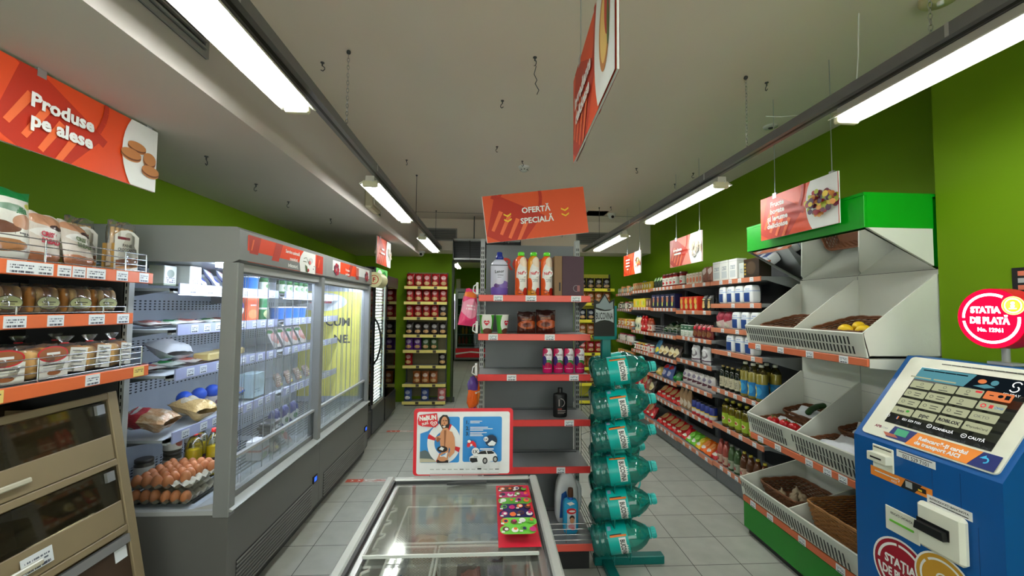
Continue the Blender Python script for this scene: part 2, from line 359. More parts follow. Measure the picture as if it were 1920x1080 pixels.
# ---------------------------------------------------------------- light rails and lamps
tubem = emit('fluorescent tube', (250, 255, 250), TUBE)
def rail(x, label):
    t = thing('light_rail', label, 'light rail', (x, 0, 2.459), group='suspended light rails')
    mb = MB(); mb.box(-.03, .03, -1.9, 6.4, 0, .045, mat('grey rail metal', (120, 120, 122), .4, .4)); mb.box(-.007, .007, -1.9, 6.4, -.0015, .0005, black)
    for y in (-.3, 1.2, 2.7, 4.2, 5.7): mb.box(-.0315, .0315, y, y+.012, .001, .046, alu)
    mb.build('channel', t)
rail(-.772, 'long suspended light rail beside the grey soffit'); rail(1.50, 'long suspended light rail on the side of the green wall')
def lamp_proto():
    t = thing('fluorescent_lamp', 'x', 'ceiling lamp', group='fluorescent lamps on the rails')
    hm = mat('lamp housing white', (215, 212, 200), .4)
    mb = MB(); L = 1.24
    mb.prism([(-.028, 0), (.028, 0), (.03, -.032), (.072, -.053), (.070, -.057), (.028, -.038), (-.028, -.038), (-.070, -.057), (-.072, -.053), (-.03, -.032)], hm, frame_at((0, 0, 0), (1, 0, 0), (0, 0, 1)), -L); mb.build('housing', t)
    for sx in (-.032, .032):
        mb = MB(); mb.rod((sx, .03, -.056), (sx, L-.03, -.056), .013, tubem, 12); mb.build('tube', t)
    for y in (0, L-.03):
        mb = MB(); mb.box(-.05, .05, y, y+.03, -.075, -.03, mat('cream socket plastic', (226, 222, 190), .4), b=.006); mb.build('socket', t)
    mb = MB(); mb.box(-.02, .02, .1, L-.1, -.001, .0015, hm); mb.build('mounting_strip', t)
    mb = MB(); mb.tube([(.0, .03, -.01), (.012, .01, -.018), (.02, -.006, -.03), (.02, .004, -.046)], .003, white, 6); mb.build('cable', t)
    return t
def copy_tree(o, parent=None):
    c = o.copy(); COL.objects.link(c)
    if parent is not None: c.parent = parent; c.matrix_parent_inverse = o.matrix_parent_inverse.copy()
    for ch in list(o.children): copy_tree(ch, c)
    return c
lp = lamp_proto(); first = True
for x, ys in ((-.818, (.52, 2.80, 5.0, -1.75)), (1.546, (.44, 2.62, 4.58, -1.75))):
    side = 'grey soffit rail' if x < 0 else 'green wall rail'
    for i, y in enumerate(ys):
        o = lp if first else copy_tree(lp); first = False
        o.location = (x, y, 2.4565)
        o['label'] = ['large bright fluorescent lamp on the %s, closest of its row overhead', 'lit fluorescent lamp in the middle of the %s', 'small lit fluorescent lamp at the far end of the %s', 'lit fluorescent lamp by the added fill window on the %s'][i] % side
def chain(x, y, z0, z1, label):
    mb = MB(); z = z0; k = 0
    while z < z1-.01:
        T = Matrix.Translation((x, y, z+.012)) @ Matrix.Rotation(PI/2*(k % 2)+.3, 4, 'Z')
        pts = [Vector((.006*math.cos(a*PI/3), 0, .014*math.sin(a*PI/3))) for a in range(7)]
        mb.tube([T @ p for p in pts], .0018, chrome, 4); z += .021; k += 1
    mb.ball((x, y, z1-.012), .012, dgray, 8, 6)
    tag(mb.build('hanging_chain'), label, 'chain', 'chains that hold the light rails')
chain(-.772, 2.2, 2.505, 2.95, 'steel chain that holds the light rail beside the grey soffit')
chain(1.50, 2.28, 2.505, 2.95, 'steel chain that holds the light rail by the produce stand')
chain(1.56, 1.33, 2.505, 2.95, 'steel chain above the closest lamp on the green wall rail')
for x, y, w in ((-.772, 4.3, 'above the middle lamp by the soffit'), (-.772, 5.9, 'above the far lamp by the soffit'), (1.50, 5.5, 'above the far lamp by the green wall')):
    mb = MB(); mb.rod((x, y, 2.504), (x, y, 2.95), .003, dgray, 6); mb.ball((x, y, 2.945), .011, dgray, 8, 6); tag(mb.build('suspension_rod'), 'thin grey suspension rod '+w, 'rod', 'thin suspension rods')
mb = MB(); mb.tube([(1.70, 1.75, 2.95), (1.70, 1.76, 2.75), (1.69, 1.77, 2.55), (1.66, 1.76, 2.47), (1.56, 1.73, 2.45)], .003, white, 6); mb.tube([(1.68, 1.77, 2.5), (1.6, 1.9, 2.54), (1.5, 2.0, 2.57), (1.42, 2.0, 2.57)], .002, white, 6)
tag(mb.build('lamp_wire'), 'thin white loose wire dropping from the ceiling to the green wall lamp', 'wire')
hk = None
hs = [(-.96, 2.325, 2.95), (-.79, 3.86, 2.95), (.075, 2.68, 2.95), (.055, 3.47, 2.95), (.238, 2.19, 2.95), (1.438, 3.91, 2.95), (1.67, 2.34, 2.95), (2.06, 4.0, 2.95), (2.04, 4.37, 2.95), (1.645, 5.45, 2.95), (.30, 3.8, 2.95),
      (-1.59, 2.355, 2.4), (-1.606, 2.876, 2.4), (-1.613, 3.348, 2.4), (-1.52, 3.98, 2.4), (.5, 4.9, 2.95)]
hl = ['above the closest lamp rail beside the soffit', 'over the middle lamp beside the soffit', 'over the bare middle of the ceiling, before the smoke detector', 'beside the smoke detector, towards the doorway', 'carrying a loose wire end in the middle of the ceiling', 'over the far aisle beside the wall lamp',
      'beside the chain over the produce stand', 'close to the green wall above the white sign', 'close to the green wall above the far wall sign', 'above the far wall lamp', 'under the rim of the smoke detector', 'on the lowered soffit above the first cold cabinet', 'on the lowered soffit above the cabinet banner',
      'on the lowered soffit above the second cold cabinet', 'on the lowered soffit, furthest in', 'behind the tilted orange offer sign']
for i, (x, y, z) in enumerate(hs):
    if hk is None:
        mb = MB(); mb.lathe([(.011, 0), (.011, -.004), (.004, -.006), (.004, -.02)], dgray, 8); mb.tube([(0, 0, -.02), (.012, 0, -.028), (.014, 0, -.04), (.004, 0, -.05), (-.008, 0, -.044)], .0025, dgray, 5); hk = mb.build('ceiling_hook'); o = hk
    else: o = hk.copy(); COL.objects.link(o)
    o.location = (x, y, z); o.rotation_euler = (0, 0, i*1.3); tag(o, 'small steel ceiling hook '+hl[i], 'hook', 'bare hooks in the ceiling')
mb = MB(); mb.tube([(.245, 2.19, 2.90), (.235, 2.20, 2.86), (.25, 2.19, 2.82), (.24, 2.19, 2.80), (.262, 2.2, 2.77), (.25, 2.19, 2.74)], .0022, dgray, 5); tag(mb.build('loose_wire'), 'short twisted wire end dangling from a ceiling hook', 'wire')
# smoke detector, sensor, cameras, vents
t = thing('smoke_detector', 'round white smoke detector on the ceiling behind the hanging signs', 'smoke detector', (.33, 3.95, 2.95))
mb = MB(); mb.lathe([(.055, 0), (.055, -.012), (.05, -.018)], whitep, 20); mb.build('base', t); mb = MB(); mb.lathe([(.047, -.018), (.042, -.034), (.026, -.05), (.0, -.052)], mat('detector plastic', (205, 205, 198), .4), 20)
for k in range(8): a = k*PI/4; mb.box(.036*math.cos(a)-.006, .036*math.cos(a)+.006, .036*math.sin(a)-.006, .036*math.sin(a)+.006, -.04, -.032, black)
mb.build('sensor_head', t)
t = thing('ceiling_sensor', 'flat round sensor on the ceiling near the green wall', 'sensor', (2.10, 2.91, 2.95)); mb = MB(); mb.lathe([(.05, 0), (.048, -.01), (.02, -.014)], plaster, 20); mb.build('rim', t); mb = MB(); mb.lathe([(.018, -.013), (.012, -.022), (0, -.025)], dgray, 14); mb.build('lens', t)
t = thing('ceiling_box', 'round cream junction cover on the ceiling above the closest wall-side lamp', 'ceiling fitting', (1.95, 1.62, 2.95)); mb = MB(); mb.lathe([(.07, 0), (.07, -.02), (.06, -.03), (0, -.032)], mat('aged cream cover', (214, 204, 160), .5), 20); mb.build('cover', t); mb = MB(); mb.lathe([(.012, -.03), (.012, -.045), (0, -.047)], white, 10); mb.build('knob', t)
def dome(x, y, z, label):
    t = thing('dome_camera', label, 'security camera', (x, y, z), group='dome cameras')
    mb = MB(); mb.lathe([(.06, 0), (.06, -.02), (.055, -.03)], whitep, 20); mb.build('base', t)
    mb = MB(); mb.ball((0, 0, -.035), .048, whitep, 18, 10); mb.build('shell', t); mb = MB(); mb.rod((0, -.035, -.05), (0, -.05, -.056), .02, black, 14); mb.build('lens', t)
dome(-1.09, 6.62, 2.40+.055, 'white dome camera under the bulkhead beside the snack racks'); dome(1.78, 5.85, 2.95, 'white dome camera on the ceiling beside the far wall lamp')
def grille(name, label, O, U, V, w, h, n, hor=True):
    t = thing(name, label, 'air vent', O, group='air vents'); T = frame_at((0, 0, 0), U, V)
    mb = MB(); mb.M = T; fr = mat('vent frame paint', (150, 150, 146), .6)
    mb.box(0, w, 0, h, 0, .004, dgray); mb.box(0, w, 0, .02, .004, .012, fr); mb.box(0, w, h-.02, h, .004, .012, fr); mb.box(0, .02, .02, h-.02, .004, .012, fr); mb.box(w-.02, w, .02, h-.02, .004, .012, fr); mb.build('frame', t)
    mb = MB(); mb.M = T
    for i in range(n): y = .03+(h-.06)*i/(n-1); mb.box(.02, w-.02, y-.003, y+.004, .004, .02, fr if hor else dgray, M=Matrix.Rotation(.0, 4, 'X'))
    mb.build('louvre', t)
grille('air_vent', 'long slatted air vent in the soffit face above the bread', (-1.12, .78, 2.53), (0, 1, 0), (0, 0, 1), .85, .19, 6)
grille('air_vent', 'dark slatted air vent in the bulkhead above the snack racks', (-1.03, 6.45, 2.60), (1, 0, 0), (0, 0, 1), .52, .2, 8)
grille('air_vent', 'dark slatted air vent in the bulkhead beside the far wall lamp', (1.38, 6.45, 2.58), (1, 0, 0), (0, 0, 1), .62, .2, 8)
grille('air_vent', 'square dark air vent flush in the ceiling behind the orange offer sign', (1.4, 6.0, 2.95), (0, -1, 0), (1, 0, 0), .3, .3, 8)
t = thing('emergency_light', 'cream emergency light box on the soffit face by the middle lamp', 'emergency light', (-1.12, 3.68, 2.45))
cr = mat('aged cream plastic', (205, 198, 170), .5); mb = MB(); mb.box(0, .07, 0, .3, 0, .24, cr, b=.015); mb.build('housing', t); mb = MB(); mb.box(.07, .085, .03, .27, .03, .1, mat('cream lens', (225, 222, 205), .3), b=.006); mb.build('diffuser', t)
mb = MB(); mb.box(.0, .012, .33, .52, .02, .09, cr); mb.box(.012, .015, .345, .505, .03, .045, dgray); mb.box(.012, .015, .345, .505, .06, .075, dgray); mb.build('label_plate', t)
# hanging air curtain box in front of the doorway
t = thing('air_curtain', 'dark wire-fronted air unit hanging above the doorway', 'air unit', (-.535, 6.02, 2.262), rot=None)
mb = MB(); mb.box(0, 1.0, .1, .38, 0, .31, dgray); mb.box(0, 1.0, 0, .38, .28, .31, lgray); mb.box(0, 1.0, 0, .02, 0, .02, lgray); mb.box(0, .015, 0, .1, 0, .31, black); mb.box(.985, 1.0, 0, .1, 0, .31, black); mb.build('housing', t)
mb = MB()
for i in range(7): mb.rod((.01, .01, .05+i*.033), (.99, .01, .05+i*.033), .003, black, 4)
for i in range(3): mb.rod((.25+i*.25, .005, .0), (.25+i*.25, .005, .30), .006, black, 4)
mb.build('grille', t); mb = MB(); mb.rod((.3, .2, .31), (.3, .2, .688), .008, dgray, 6); mb.rod((.8, .2, .31), (.8, .2, .688), .008, dgray, 6); mb.build('hanger', t)
# ---------------------------------------------------------------- promotional signs
def basket_art(p, w, h, cx, cy, s, rot, clip):
    def R(pts): c, sn = math.cos(rot), math.sin(rot); return [(cx+(x*c-y*sn)*s, cy+(x*sn+y*c)*s) for x, y in pts]
    p.poly(R([(-.55, .32), (.55, .32), (.38, -.5), (-.38, -.5)]), dorange, clip); p.poly(R([(-.62, .30), (.62, .30), (.62, .42), (-.62, .42)]), dorange, clip)
    for i in range(4): x = -.33+.2*i; p.poly(R([(x, -.35), (x+.07, -.35), (x+.08, .12), (x-.01, .12)]), lorange, clip)
    arc = [(.46*math.cos(a), .42+.62*math.sin(a)) for a in [PI*i/12 for i in range(13)]]
    for a, b in zip(arc[:-1], arc[1:]):
        d = math.hypot(b[0]-a[0], b[1]-a[1]); nx, ny = -(b[1]-a[1])/d*.035, (b[0]-a[0])/d*.035
        p.poly(R([(a[0]+nx, a[1]+ny), (a[0]-nx, a[1]-ny), (b[0]-nx, b[1]-ny), (b[0]+nx, b[1]+ny)]), dorange, clip)
def art_cookies(p, cx, cy, s):
    a = mat('cookie brown', (196, 128, 72), .6); b = mat('cookie cream', (120, 66, 34), .6)
    for x, y, rx, ry in ((-.12, .25, .3, .13), (-.3, -.02, .32, .15), (.3, .02, .22, .2), (.34, -.3, .3, .15)):
        p.ell(cx+x*s, cy+(y-.05)*s, rx*s, ry*s, a); p.ell(cx+x*s, cy+(y-.02)*s, rx*s*1.01, ry*s*.95, b); p.ell(cx+x*s, cy+(y+.02)*s, rx*s, ry*s*.9, a)
def art_blobs(cols, n=46, sh=None):
    def f(p, cx, cy, s):
        rr = random.Random(5)
        for i in range(n):
            a = rr.uniform(0, 6.28); r = rr.random()**.6*.5; x, y = r*math.cos(a)*1.0, r*math.sin(a)*.62
            k = rr.uniform(.05, .1); s2 = s*1.35; p.ell(cx-.06*s+x*s2, cy+y*s2, k*s2, k*s2*.9, cols[i % len(cols)], 10)
    return f
def promo_sign(label, O, U, V, w, h, lines, art, th, tx=.36, pale=False, wcut=.62, hang=None, name='hanging_sign', face2=True, leftwhite=False, ovals=True):
    t = thing(name, label, 'promotional sign', O, group='orange department signs')
    T = frame_at((0, 0, 0), U, V); mb = MB(); mb.M = T
    base, d = (orange, .004)
    if pale: base = mat('faded pink print', (224, 132, 116), .5)
    mb.box(0, w, 0, h, -.003, .003, white)
    for O2, U2 in (((0, 0, .003), 1), ((w, 0, -.003), -1)):
        if U2 < 0 and not face2: continue
        p = Pl(mb, O2, (U2, 0, 0), (0, 1, 0)); clip = (0, 0, w, h)
        p.rect(.0, .0, w, h, base)
        if ovals:
            basket_art(p, w, h, w*.27, h*.42, h*1.05, -.5, clip)
            ex = wcut+.32; p.ell(w*ex, h*.52, w*.30, h*.80, white, 40, clip)
            p.poly([(w*.90, 0), (w, 0), (w, h), (w*.90, h)], white)
            art(p, w*.86, h*.47, h*.55)
        n = len(lines)
        for i, ln in enumerate(lines): p.text(ln, w*tx, h*.5+((n-1)/2-i)*th*1.55, th*1.12, white, .04, align='c')
    mb.build('panel', t)
    if hang:
        mb = MB(); mb.M = T
        for x in (.22, .93):
            mb.rod((x*w, h, 0), (x*w, h+hang, 0), .0022 if hang > .05 else .006, dgray if hang < .05 else alu, 5)
            mb.box(x*w-.015, x*w+.015, h-.02, h+.012, -.006, .006, alu)
        mb.build('wire', t)
    return t
fruitc = [mat('print '+n, c, .5) for n, c in (('plum', (110, 30, 60)), ('cherry', (170, 30, 50)), ('peach', (235, 160, 80)), ('lime', (170, 180, 60)), ('grape', (80, 30, 70)), ('lemon', (240, 210, 80)))]
breadc = [mat('print '+n, c, .5) for n, c in (('crust', (190, 120, 60)), ('tomato', (190, 50, 30)), ('leaf', (70, 90, 40)), ('cheese', (230, 190, 110)))]
warmc = [mat('print '+n, c, .5) for n, c in (('beige', (205, 190, 170)), ('sand', (190, 170, 150)), ('ash', (160, 150, 140)))]
vz = (0, 0, 1)
promo_sign('orange sign with four sandwich cookies hanging above the bread shelves', (-1.6, 1.37, 2.1), (0, 1, 0), vz, .65, .29, ['Produse', 'pe alese'], art_cookies, .044, tx=.34, wcut=.70, hang=.012)
def art_sandwich(p, cx, cy, s):
    p.ell(cx-.1*s, cy+.1*s, .32*s, .62*s, breadc[0]); p.ell(cx-.1*s, cy+.1*s, .24*s, .5*s, breadc[3]); p.ell(cx+.1*s, cy+.35*s, .16*s, .45*s, breadc[1]); p.ell(cx+.16*s, cy+.1*s, .07*s, .4*s, breadc[2])
promo_sign('orange sign with a sandwich seen almost edge-on, hanging over the freezer', (.335, 1.6, 2.15), (-.045, -1, 0), vz, .65, .335, ['Ingrediente', 'delicioase'], art_sandwich, .042, tx=.34, hang=.46)
promo_sign('orange sign with a heap of fruit in front of the green canopy', (1.845, 2.665, 2.035), (0.02, -1, 0), vz, .61, .28, ['Fructe', 'bogate', 'și legume', 'delicioase'], art_blobs(fruitc, 90), .029, tx=.34, hang=.635, face2=False)
promo_sign('faded pink sign with a pale jar picture on the green wall side', (1.9, 4.19, 1.998), (0, -1, 0), vz, .65, .28, ['Ingrediente', '#aaaaaaa'], art_blobs(warmc, 40), .026, tx=.33, pale=True, hang=.67)
promo_sign('small orange sign with four short lines above the far wall shelves', (1.9, 5.67, 2.018), (0, -1, 0), vz, .65, .285, ['#aaaaaaa', '#aaaaaa', '#aaaaaaa', '#aa'], art_blobs(breadc, 30), .027, tx=.33, hang=.647)
promo_sign('dark red sign hanging above the tall drinks coolers', (-1.3, 4.79, 2.065), (0, 1, 0), vz, .64, .32, ['#aaaa', '#aaaaaaa'], art_blobs(warmc, 30), .032, tx=.33, hang=.015)
# tilted offer sign
t = thing('hanging_sign', 'tilted orange special offer sign above the display end', 'promotional sign', (-.016, 2.585, 1.973), group='orange department signs')
T = frame_at((0, 0, 0), (.992, 0, .125), (-.125, 0, .992)); mb = MB(); mb.M = T; W, Hh = .657, .30
mb.box(0, W, 0, Hh, -.003, .003, white); p = Pl(mb, (0, 0, .003), (1, 0, 0), (0, 1, 0)); og = mat('deep orange print', (222, 84, 38), .5, var=.03); p.rect(.003, .001, W, Hh, og)
basket_art(p, W, Hh, .17, .12, .29, -.5, (0.003, 0, W, Hh)); p.text('OFERTĂ', .335, .185, .036, white, .028); p.text('SPECIALĂ', .335, .118, .036, white, .028)
for x0 in (.125, .495):
    for y0 in (.118, .152): p.poly([(x0, y0+.014), (x0+.024, y0), (x0+.048, y0+.014), (x0+.048, y0+.024), (x0+.024, y0+.01), (x0, y0+.024)], yellow)
mb.build('panel', t); mb = MB(); mb.M = T; mb.rod((.12, .1, -.003), (.15, .02, -.20), .004, alu); mb.rod((.55, .1, -.003), (.52, .02, -.20), .004, alu); mb.build('bracket', t)
# ---------------------------------------------------------------- cold display cabinets
caseg = mat('cabinet grey lacquer', (128, 130, 130), .38, var=.03); cased = mat('cabinet dark grey panel', (98, 98, 95), .42, var=.03)
def slots_mat():
    m, nt, out = newmat('perforated inner wall'); b = pbsdf(nt, out, .5)
    g = nd(nt, 'ShaderNodeNewGeometry'); sp = nd(nt, 'ShaderNodeSeparateXYZ'); nt.links.new(g.outputs['Position'], sp.inputs[0])
    y = mth(nt, 'LESS_THAN', mth(nt, 'FRACT', mth(nt, 'MULTIPLY', sp.outputs[1], 28)), .45)
    z = mth(nt, 'LESS_THAN', mth(nt, 'FRACT', mth(nt, 'MULTIPLY', sp.outputs[2], 60)), .5)
    f = mth(nt, 'FRACT', mth(nt, 'DIVIDE', mth(nt, 'SUBTRACT', sp.outputs[2], .865), .245))
    bd = mth(nt, 'GREATER_THAN', f, .72)
    k = mth(nt, 'MULTIPLY', mth(nt, 'MULTIPLY', y, z), bd)
    nt.links.new(mixc(nt, k, L4((178, 184, 194)), L4((30, 32, 36))), b.inputs['Base Color']); return m
SLOT = slots_mat(); inner = mat('cabinet inner grey', (176, 182, 190), .5); lav = mat('lavender price rail', (176, 180, 216), .4)
ledm = emit('cabinet light', (225, 238, 255), FRIDGE); sideglass = clear('cabinet side glass', (250, 252, 252), .03, fr=.5); curtain = clear('clear curtain strip', (238, 242, 246), .05, haze=.17, rough=.12, hc=(225, 232, 240))
SHELF_Z = (.905, 1.225, 1.455, 1.667)
def case_header(mb, y0, y1):
    prof = [(-2.15, 1.785), (-1.30, 1.785), (-1.265, 1.80), (-1.27, 1.955), (-1.285, 1.968), (-2.15, 1.968)]
    T = frame_at((0, y1, 0), (1, 0, 0), (0, 0, 1)); mb.prism(prof, caseg, T, y1-y0)
def cold_case(idx, y0, y1, label):
    t = thing('cold_display_cabinet', label, 'display fridge', (0, 0, 0), group='cold display cabinets')
    mb = MB(); mb.box(-2.15, -1.30, y0, y1, 0.02, .06, black); T = frame_at((0, y1, 0), (1, 0, 0), (0, 0, 1))
    mb.prism([(-2.15, .06), (-1.29, .06), (-1.27, .09), (-1.27, .53), (-1.29, .548), (-2.15, .548)], cased, T, y1-y0); mb.build('base', t)
    mb = MB()
    mb.box(-1.2705, -1.2685, y0+.08, y1-.13, .085, .27, black)
    for i in range(9): z = .088+i*.0205; mb.prism([(-1.2685, z), (-1.2685, z+.010), (-1.263, z+.006), (-1.263, z)], cased, frame_at((0, y1-.13, 0), (1, 0, 0), (0, 0, 1)), y1-.21-y0)
    mb.build('grille', t)
    mb = MB(); mb.box(-1.2702, -1.262, y1-.115, y1-.045, .265, .315, black); mb.box(-1.263, -1.261, y1-.10, y1-.06, .275, .305, emit('blue display', (40, 80, 220), 1.2)); mb.build('thermostat', t)
    mb = MB(); case_header(mb, y0, y1); mb.box(-1.36, -1.29, y0+.04, y1-.04, 1.745, 1.785, lgray); mb.build('header', t)
    mb = MB(); mb.box(-2.15, -2.06, y0, y1, .548, 1.785, inner); mb.box(-2.06, -2.055, y0, y1, .548, 1.785, SLOT); mb.build('back_panel', t)
    mb = MB(); mb.box(-2.055, -1.30, y0, y1, .548, .565, inner)
    for i in range(16): x = -1.98+i*.033; mb.box(x, x+.012, y0+.06, y1-.06, .565, .569, dgray)
    mb.prism([(-1.44, .565), (-1.31, .565), (-1.31, .60)], lgray, T, y1-y0); mb.build('bottom_deck', t)
    for ya in ([y0, y1] if idx == 0 else [y1]):
        mb = MB()
        yb = ya+.05 if ya == y0 else ya-.0
        yy = (ya-.004, ya+.05) if ya == y0 else (ya-.055, ya-.002)
        mb.box(-1.345, -1.268, yy[0], yy[1], .522, 1.785, caseg, b=.004)
        mb.build('corner_post', t)
    if idx == 0:
        mb = MB(); mb.box(-2.055, -1.345, y0+.006, y0+.012, .548, 1.785, sideglass); mb.build('side_glass', t)
        mb = MB(); mb.box(-2.15, -2.04, y0, y0+.02, .548, 1.785, caseg); mb.box(-2.15, -1.34, y0-.002, y0+.02, .535, .555, lgray); mb.build('side_frame', t)
    else:
        mb = MB(); mb.box(-2.055, -1.345, y1-.03, y1-.005, .565, 1.785, inner); mb.build('end_panel', t)
    for i, z in enumerate(SHELF_Z):
        mb = MB(); mb.box(-2.055, -1.60, y0+.03, y1-.048, z-.03, z-.016, mat('cabinet shelf', (185, 190, 196), .4))
        mb.box(-1.62, -1.60, y0+.03, y1-.048, z-.04, z-.016, lgray); s = mb.build('shelf', t)
        mb = MB(); mb.box(-1.60, -1.592, y0+.06, y1-.048, z-.045, z+.012, lav); mb.build('price_rail', s)
        mb = MB(); mb.box(-1.64, -1.625, y0+.12, y1-.12, z-.047, z-.031, emit('shelf light', (225, 238, 255), 7.0)); mb.build('light_strip', s)  # glowing strip added under each shelf to brighten the cabinet back
        for k in range(8):
            yk = y0+.12+k*.115+((i*37+k*13) % 5)*.008
            if yk+.055 < y1-.06: mb = MB(); mb.box(-1.592, -1.5905, yk, yk+.055, z-.038, z+.004, tag_y); mb.build('price_tag', s)
        for yk in (y0+.06, y1-.10): mb = MB(); mb.prism([(-2.05, z-.03), (-1.66, z-.03), (-2.05, z-.10)], graym, frame_at((0, yk, 0), (1, 0, 0), (0, 0, 1)), -.004); mb.build('bracket', s)
    mb = MB(); mb.box(-1.42, -1.37, y0+.06, y1-.06, 1.765, 1.785, ledm); mb.build('light_tube', t)
    mb = MB(); mb.box(-1.315, -1.30, y0+.05, y1-.055, .548, .78, clear('cabinet low glass', (248, 250, 250), .06, haze=.02, fr=.5)); mb.build('front_glass', t)
    mb = MB(); mb.box(-1.318, -1.296, y0+.05, y1-.055, .775, .79, lgray); mb.build('glass_rail', t)
    mb = MB(); mb.prism([(-1.30, .548), (-1.255, .548), (-1.25, .556), (-1.30, .575)], mat('pale sill metal', (182, 186, 184), .3, .3), T, y1-y0); mb.build('sill', t)
    n = 9; wd = (y1-y0-.13)/n
    for k in range(n):
        a = y0+.06+k*wd; mb = MB(); vs = []; fs = []
        for j in range(4):
            yy = a+wd*1.08*j/3; xx = -1.325+.006*math.sin(j*1.6+k)+(.004 if k % 2 else 0)
            vs += [(xx, yy, .62), (xx, yy, 1.74)]
        fs = [(2*j, 2*j+2, 2*j+3, 2*j+1) for j in range(3)]; mb.add(vs, fs, curtain, True)
        for yy, xx in ((vs[0][1], vs[0][0]), (vs[-1][1], vs[-1][0])): mb.box(xx-.0008, xx+.0008, yy-.0015, yy+.0015, .62, 1.74, mat('curtain edge', (150, 156, 160), .2))
        mb.build('curtain_strip', t)
    mb = MB(); mb.box(-1.335, -1.315, y0+.05, y1-.06, 1.735, 1.755, lgray); mb.build('curtain_rail', t)
    # banner printed on the header
    mb = MB(); p = Pl(mb, (-1.2672, 0, 0), (0, 1, 0), (0, 0, 1), 0)
    red = mat('bright vermilion', (236, 70, 26), .4, var=.02)
    if idx == 0:
        a, b, zl, zh = 2.215, 3.19, 1.797, 1.94; p.rect(a, zl, b, zh, red, .008); c = (a, zl, b, zh)
        p.poly([(2.22, 1.94), (2.34, 1.94), (2.30, 1.80), (2.24, 1.80)], dorange, c); p.poly([(2.50, 1.94), (2.58, 1.94), (2.52, 1.797), (2.44, 1.797)], dorange, c); p.poly([(2.26, 1.92), (2.275, 1.92), (2.255, 1.86), (2.245, 1.86)], lorange)
        p.poly([(3.08, 1.94), (3.19, 1.94), (3.19, 1.797), (3.06, 1.797)], dorange, c); p.poly([(3.12, 1.91), (3.135, 1.91), (3.11, 1.85), (3.10, 1.85)], lorange)
        p.poly([(2.86, 1.94), (2.815, 1.90), (2.80, 1.86), (2.82, 1.797), (3.05, 1.797), (3.05, 1.94)], white)
        for i, s in enumerate(['Servire asistată', 'mezeluri,', 'brânzeturi,']): p.text(s, 2.80-.02*(i > 0)-.0*i, 1.909-i*.042, .022, white, .03, w=[.30, .17, .19][i], align='r')
        gr = mat('print sage', (70, 90, 50), .5); pk = mat('print rose', (214, 120, 120), .5); gy = mat('print pale grey', (205, 205, 205), .5)
        p.line([(2.86, 1.89), (2.90, 1.90), (2.94, 1.86)], .004, gr); p.line([(2.85, 1.87), (2.90, 1.87)], .004, gr); p.ell(2.97, 1.885, .035, .02, gy); p.ell(2.955, 1.87, .018, .014, pk); p.poly([(2.90, 1.80), (2.88, 1.85), (2.91, 1.84), (2.93, 1.80)], gr); p.ell(2.93, 1.815, .014, .012, fruitc[1]); p.ell(3.01, 1.83, .006, .005, fruitc[4]); p.ell(3.02, 1.85, .005, .004, fruitc[4])
    else:
        a, b, zl, zh = 3.39, 4.41, 1.80, 1.942; p.rect(a, zl, b, zh, white, .008); p.rect(3.56, zl, 3.98, zh, red); p.poly([(3.8, zh), (3.88, zh), (3.80, zl), (3.72, zl)], dorange); p.text('Produse', 3.74, 1.888, .022, white, .03); p.text('pe alese', 3.74, 1.852, .022, white, .03)
        for x in (3.97, 4.0, 4.03): p.rect(x, zl+.02, x+.018, zh-.01, dorange)
        for cx in (3.47, 4.30):
            for q in range(7): p.ell(cx+.035*math.cos(q*.9), 1.87+.035*math.sin(q*.9), .026, .018, fruitc[0] if q % 2 else fruitc[1], 12)
    mb.build('banner', t)
    return t
cold_case(0, 2.146, 3.25, 'grey cold cabinet with eggs and dairy, topped by the cold-cuts banner')
cold_case(1, 3.252, 4.50, 'second grey cold cabinet behind clear strips with a yellow poster inside')
# yellow poster on the inner end wall
t = thing('cabinet_poster', 'yellow poster with black capitals at the end of the second cold cabinet', 'poster', (-2.0, 4.466, .62))
mb = MB(); yl = mat('lemon poster', (232, 222, 96), .5); mb.box(0, .64, 0, .002, .0, 1.1, yl); p = Pl(mb, (0, 0, 0), (1, 0, 0), (0, 0, 1))
p.text('CUM', .40, .78, .085, ink, .03); p.text('NE.', .45, .60, .085, ink, .03); p.ell(.22, .99, .27, .10, mat('pale oval', (226, 230, 232), .5)); p.text('#aaaa aaa', .22, .985, .04, mat('rose letters', (208, 70, 84), .5), .02); mb.build('sheet', t)
# ---------------------------------------------------------------- tall coolers beyond
def cooler(name, label, y0, y1, h, body, open_=None):
    t = thing(name, label, 'drinks cooler', (0, 0, 0), group='tall coolers along the wall')
    mb = MB(); mb.box(-2.1, -1.37, y0, y0+.03, .06, h, body); mb.box(-2.1, -1.37, y1-.03, y1, .06, h, body); mb.box(-2.1, -2.06, y0, y1, .06, h, body); mb.box(-2.1, -1.35, y0, y1, .06, .36, body, b=.01); mb.box(-2.1, -1.35, y0, y1, h-.16, h, body, b=.01); mb.box(-2.1, -1.4, y0+.02, y1-.02, 0.005, .06, black); mb.build('cabinet', t); return t
bk = mat('cooler black', (26, 27, 29), .35)
t = cooler('drinks_cooler', 'narrow dark cooler with pale shelf edges right behind the cold cabinets', 4.52, 4.92, 2.0, bk)
for i in range(7):
    z = .42+i*.2; mb = MB(); mb.box(-2.05, -1.42, 4.56, 4.88, z-.012, z, graym); s = mb.build('shelf', t); mb = MB(); mb.box(-1.42, -1.414, 4.56, 4.88, z-.02, z+.012, mat('cream shelf edge', (206, 198, 160), .5)); mb.build('price_rail', s)
mb = MB(); mb.box(-1.368, -1.36, 4.55, 4.89, .36, 1.84, clear('dark cooler glass', (150, 155, 160), .06)); mb.build('door', t)
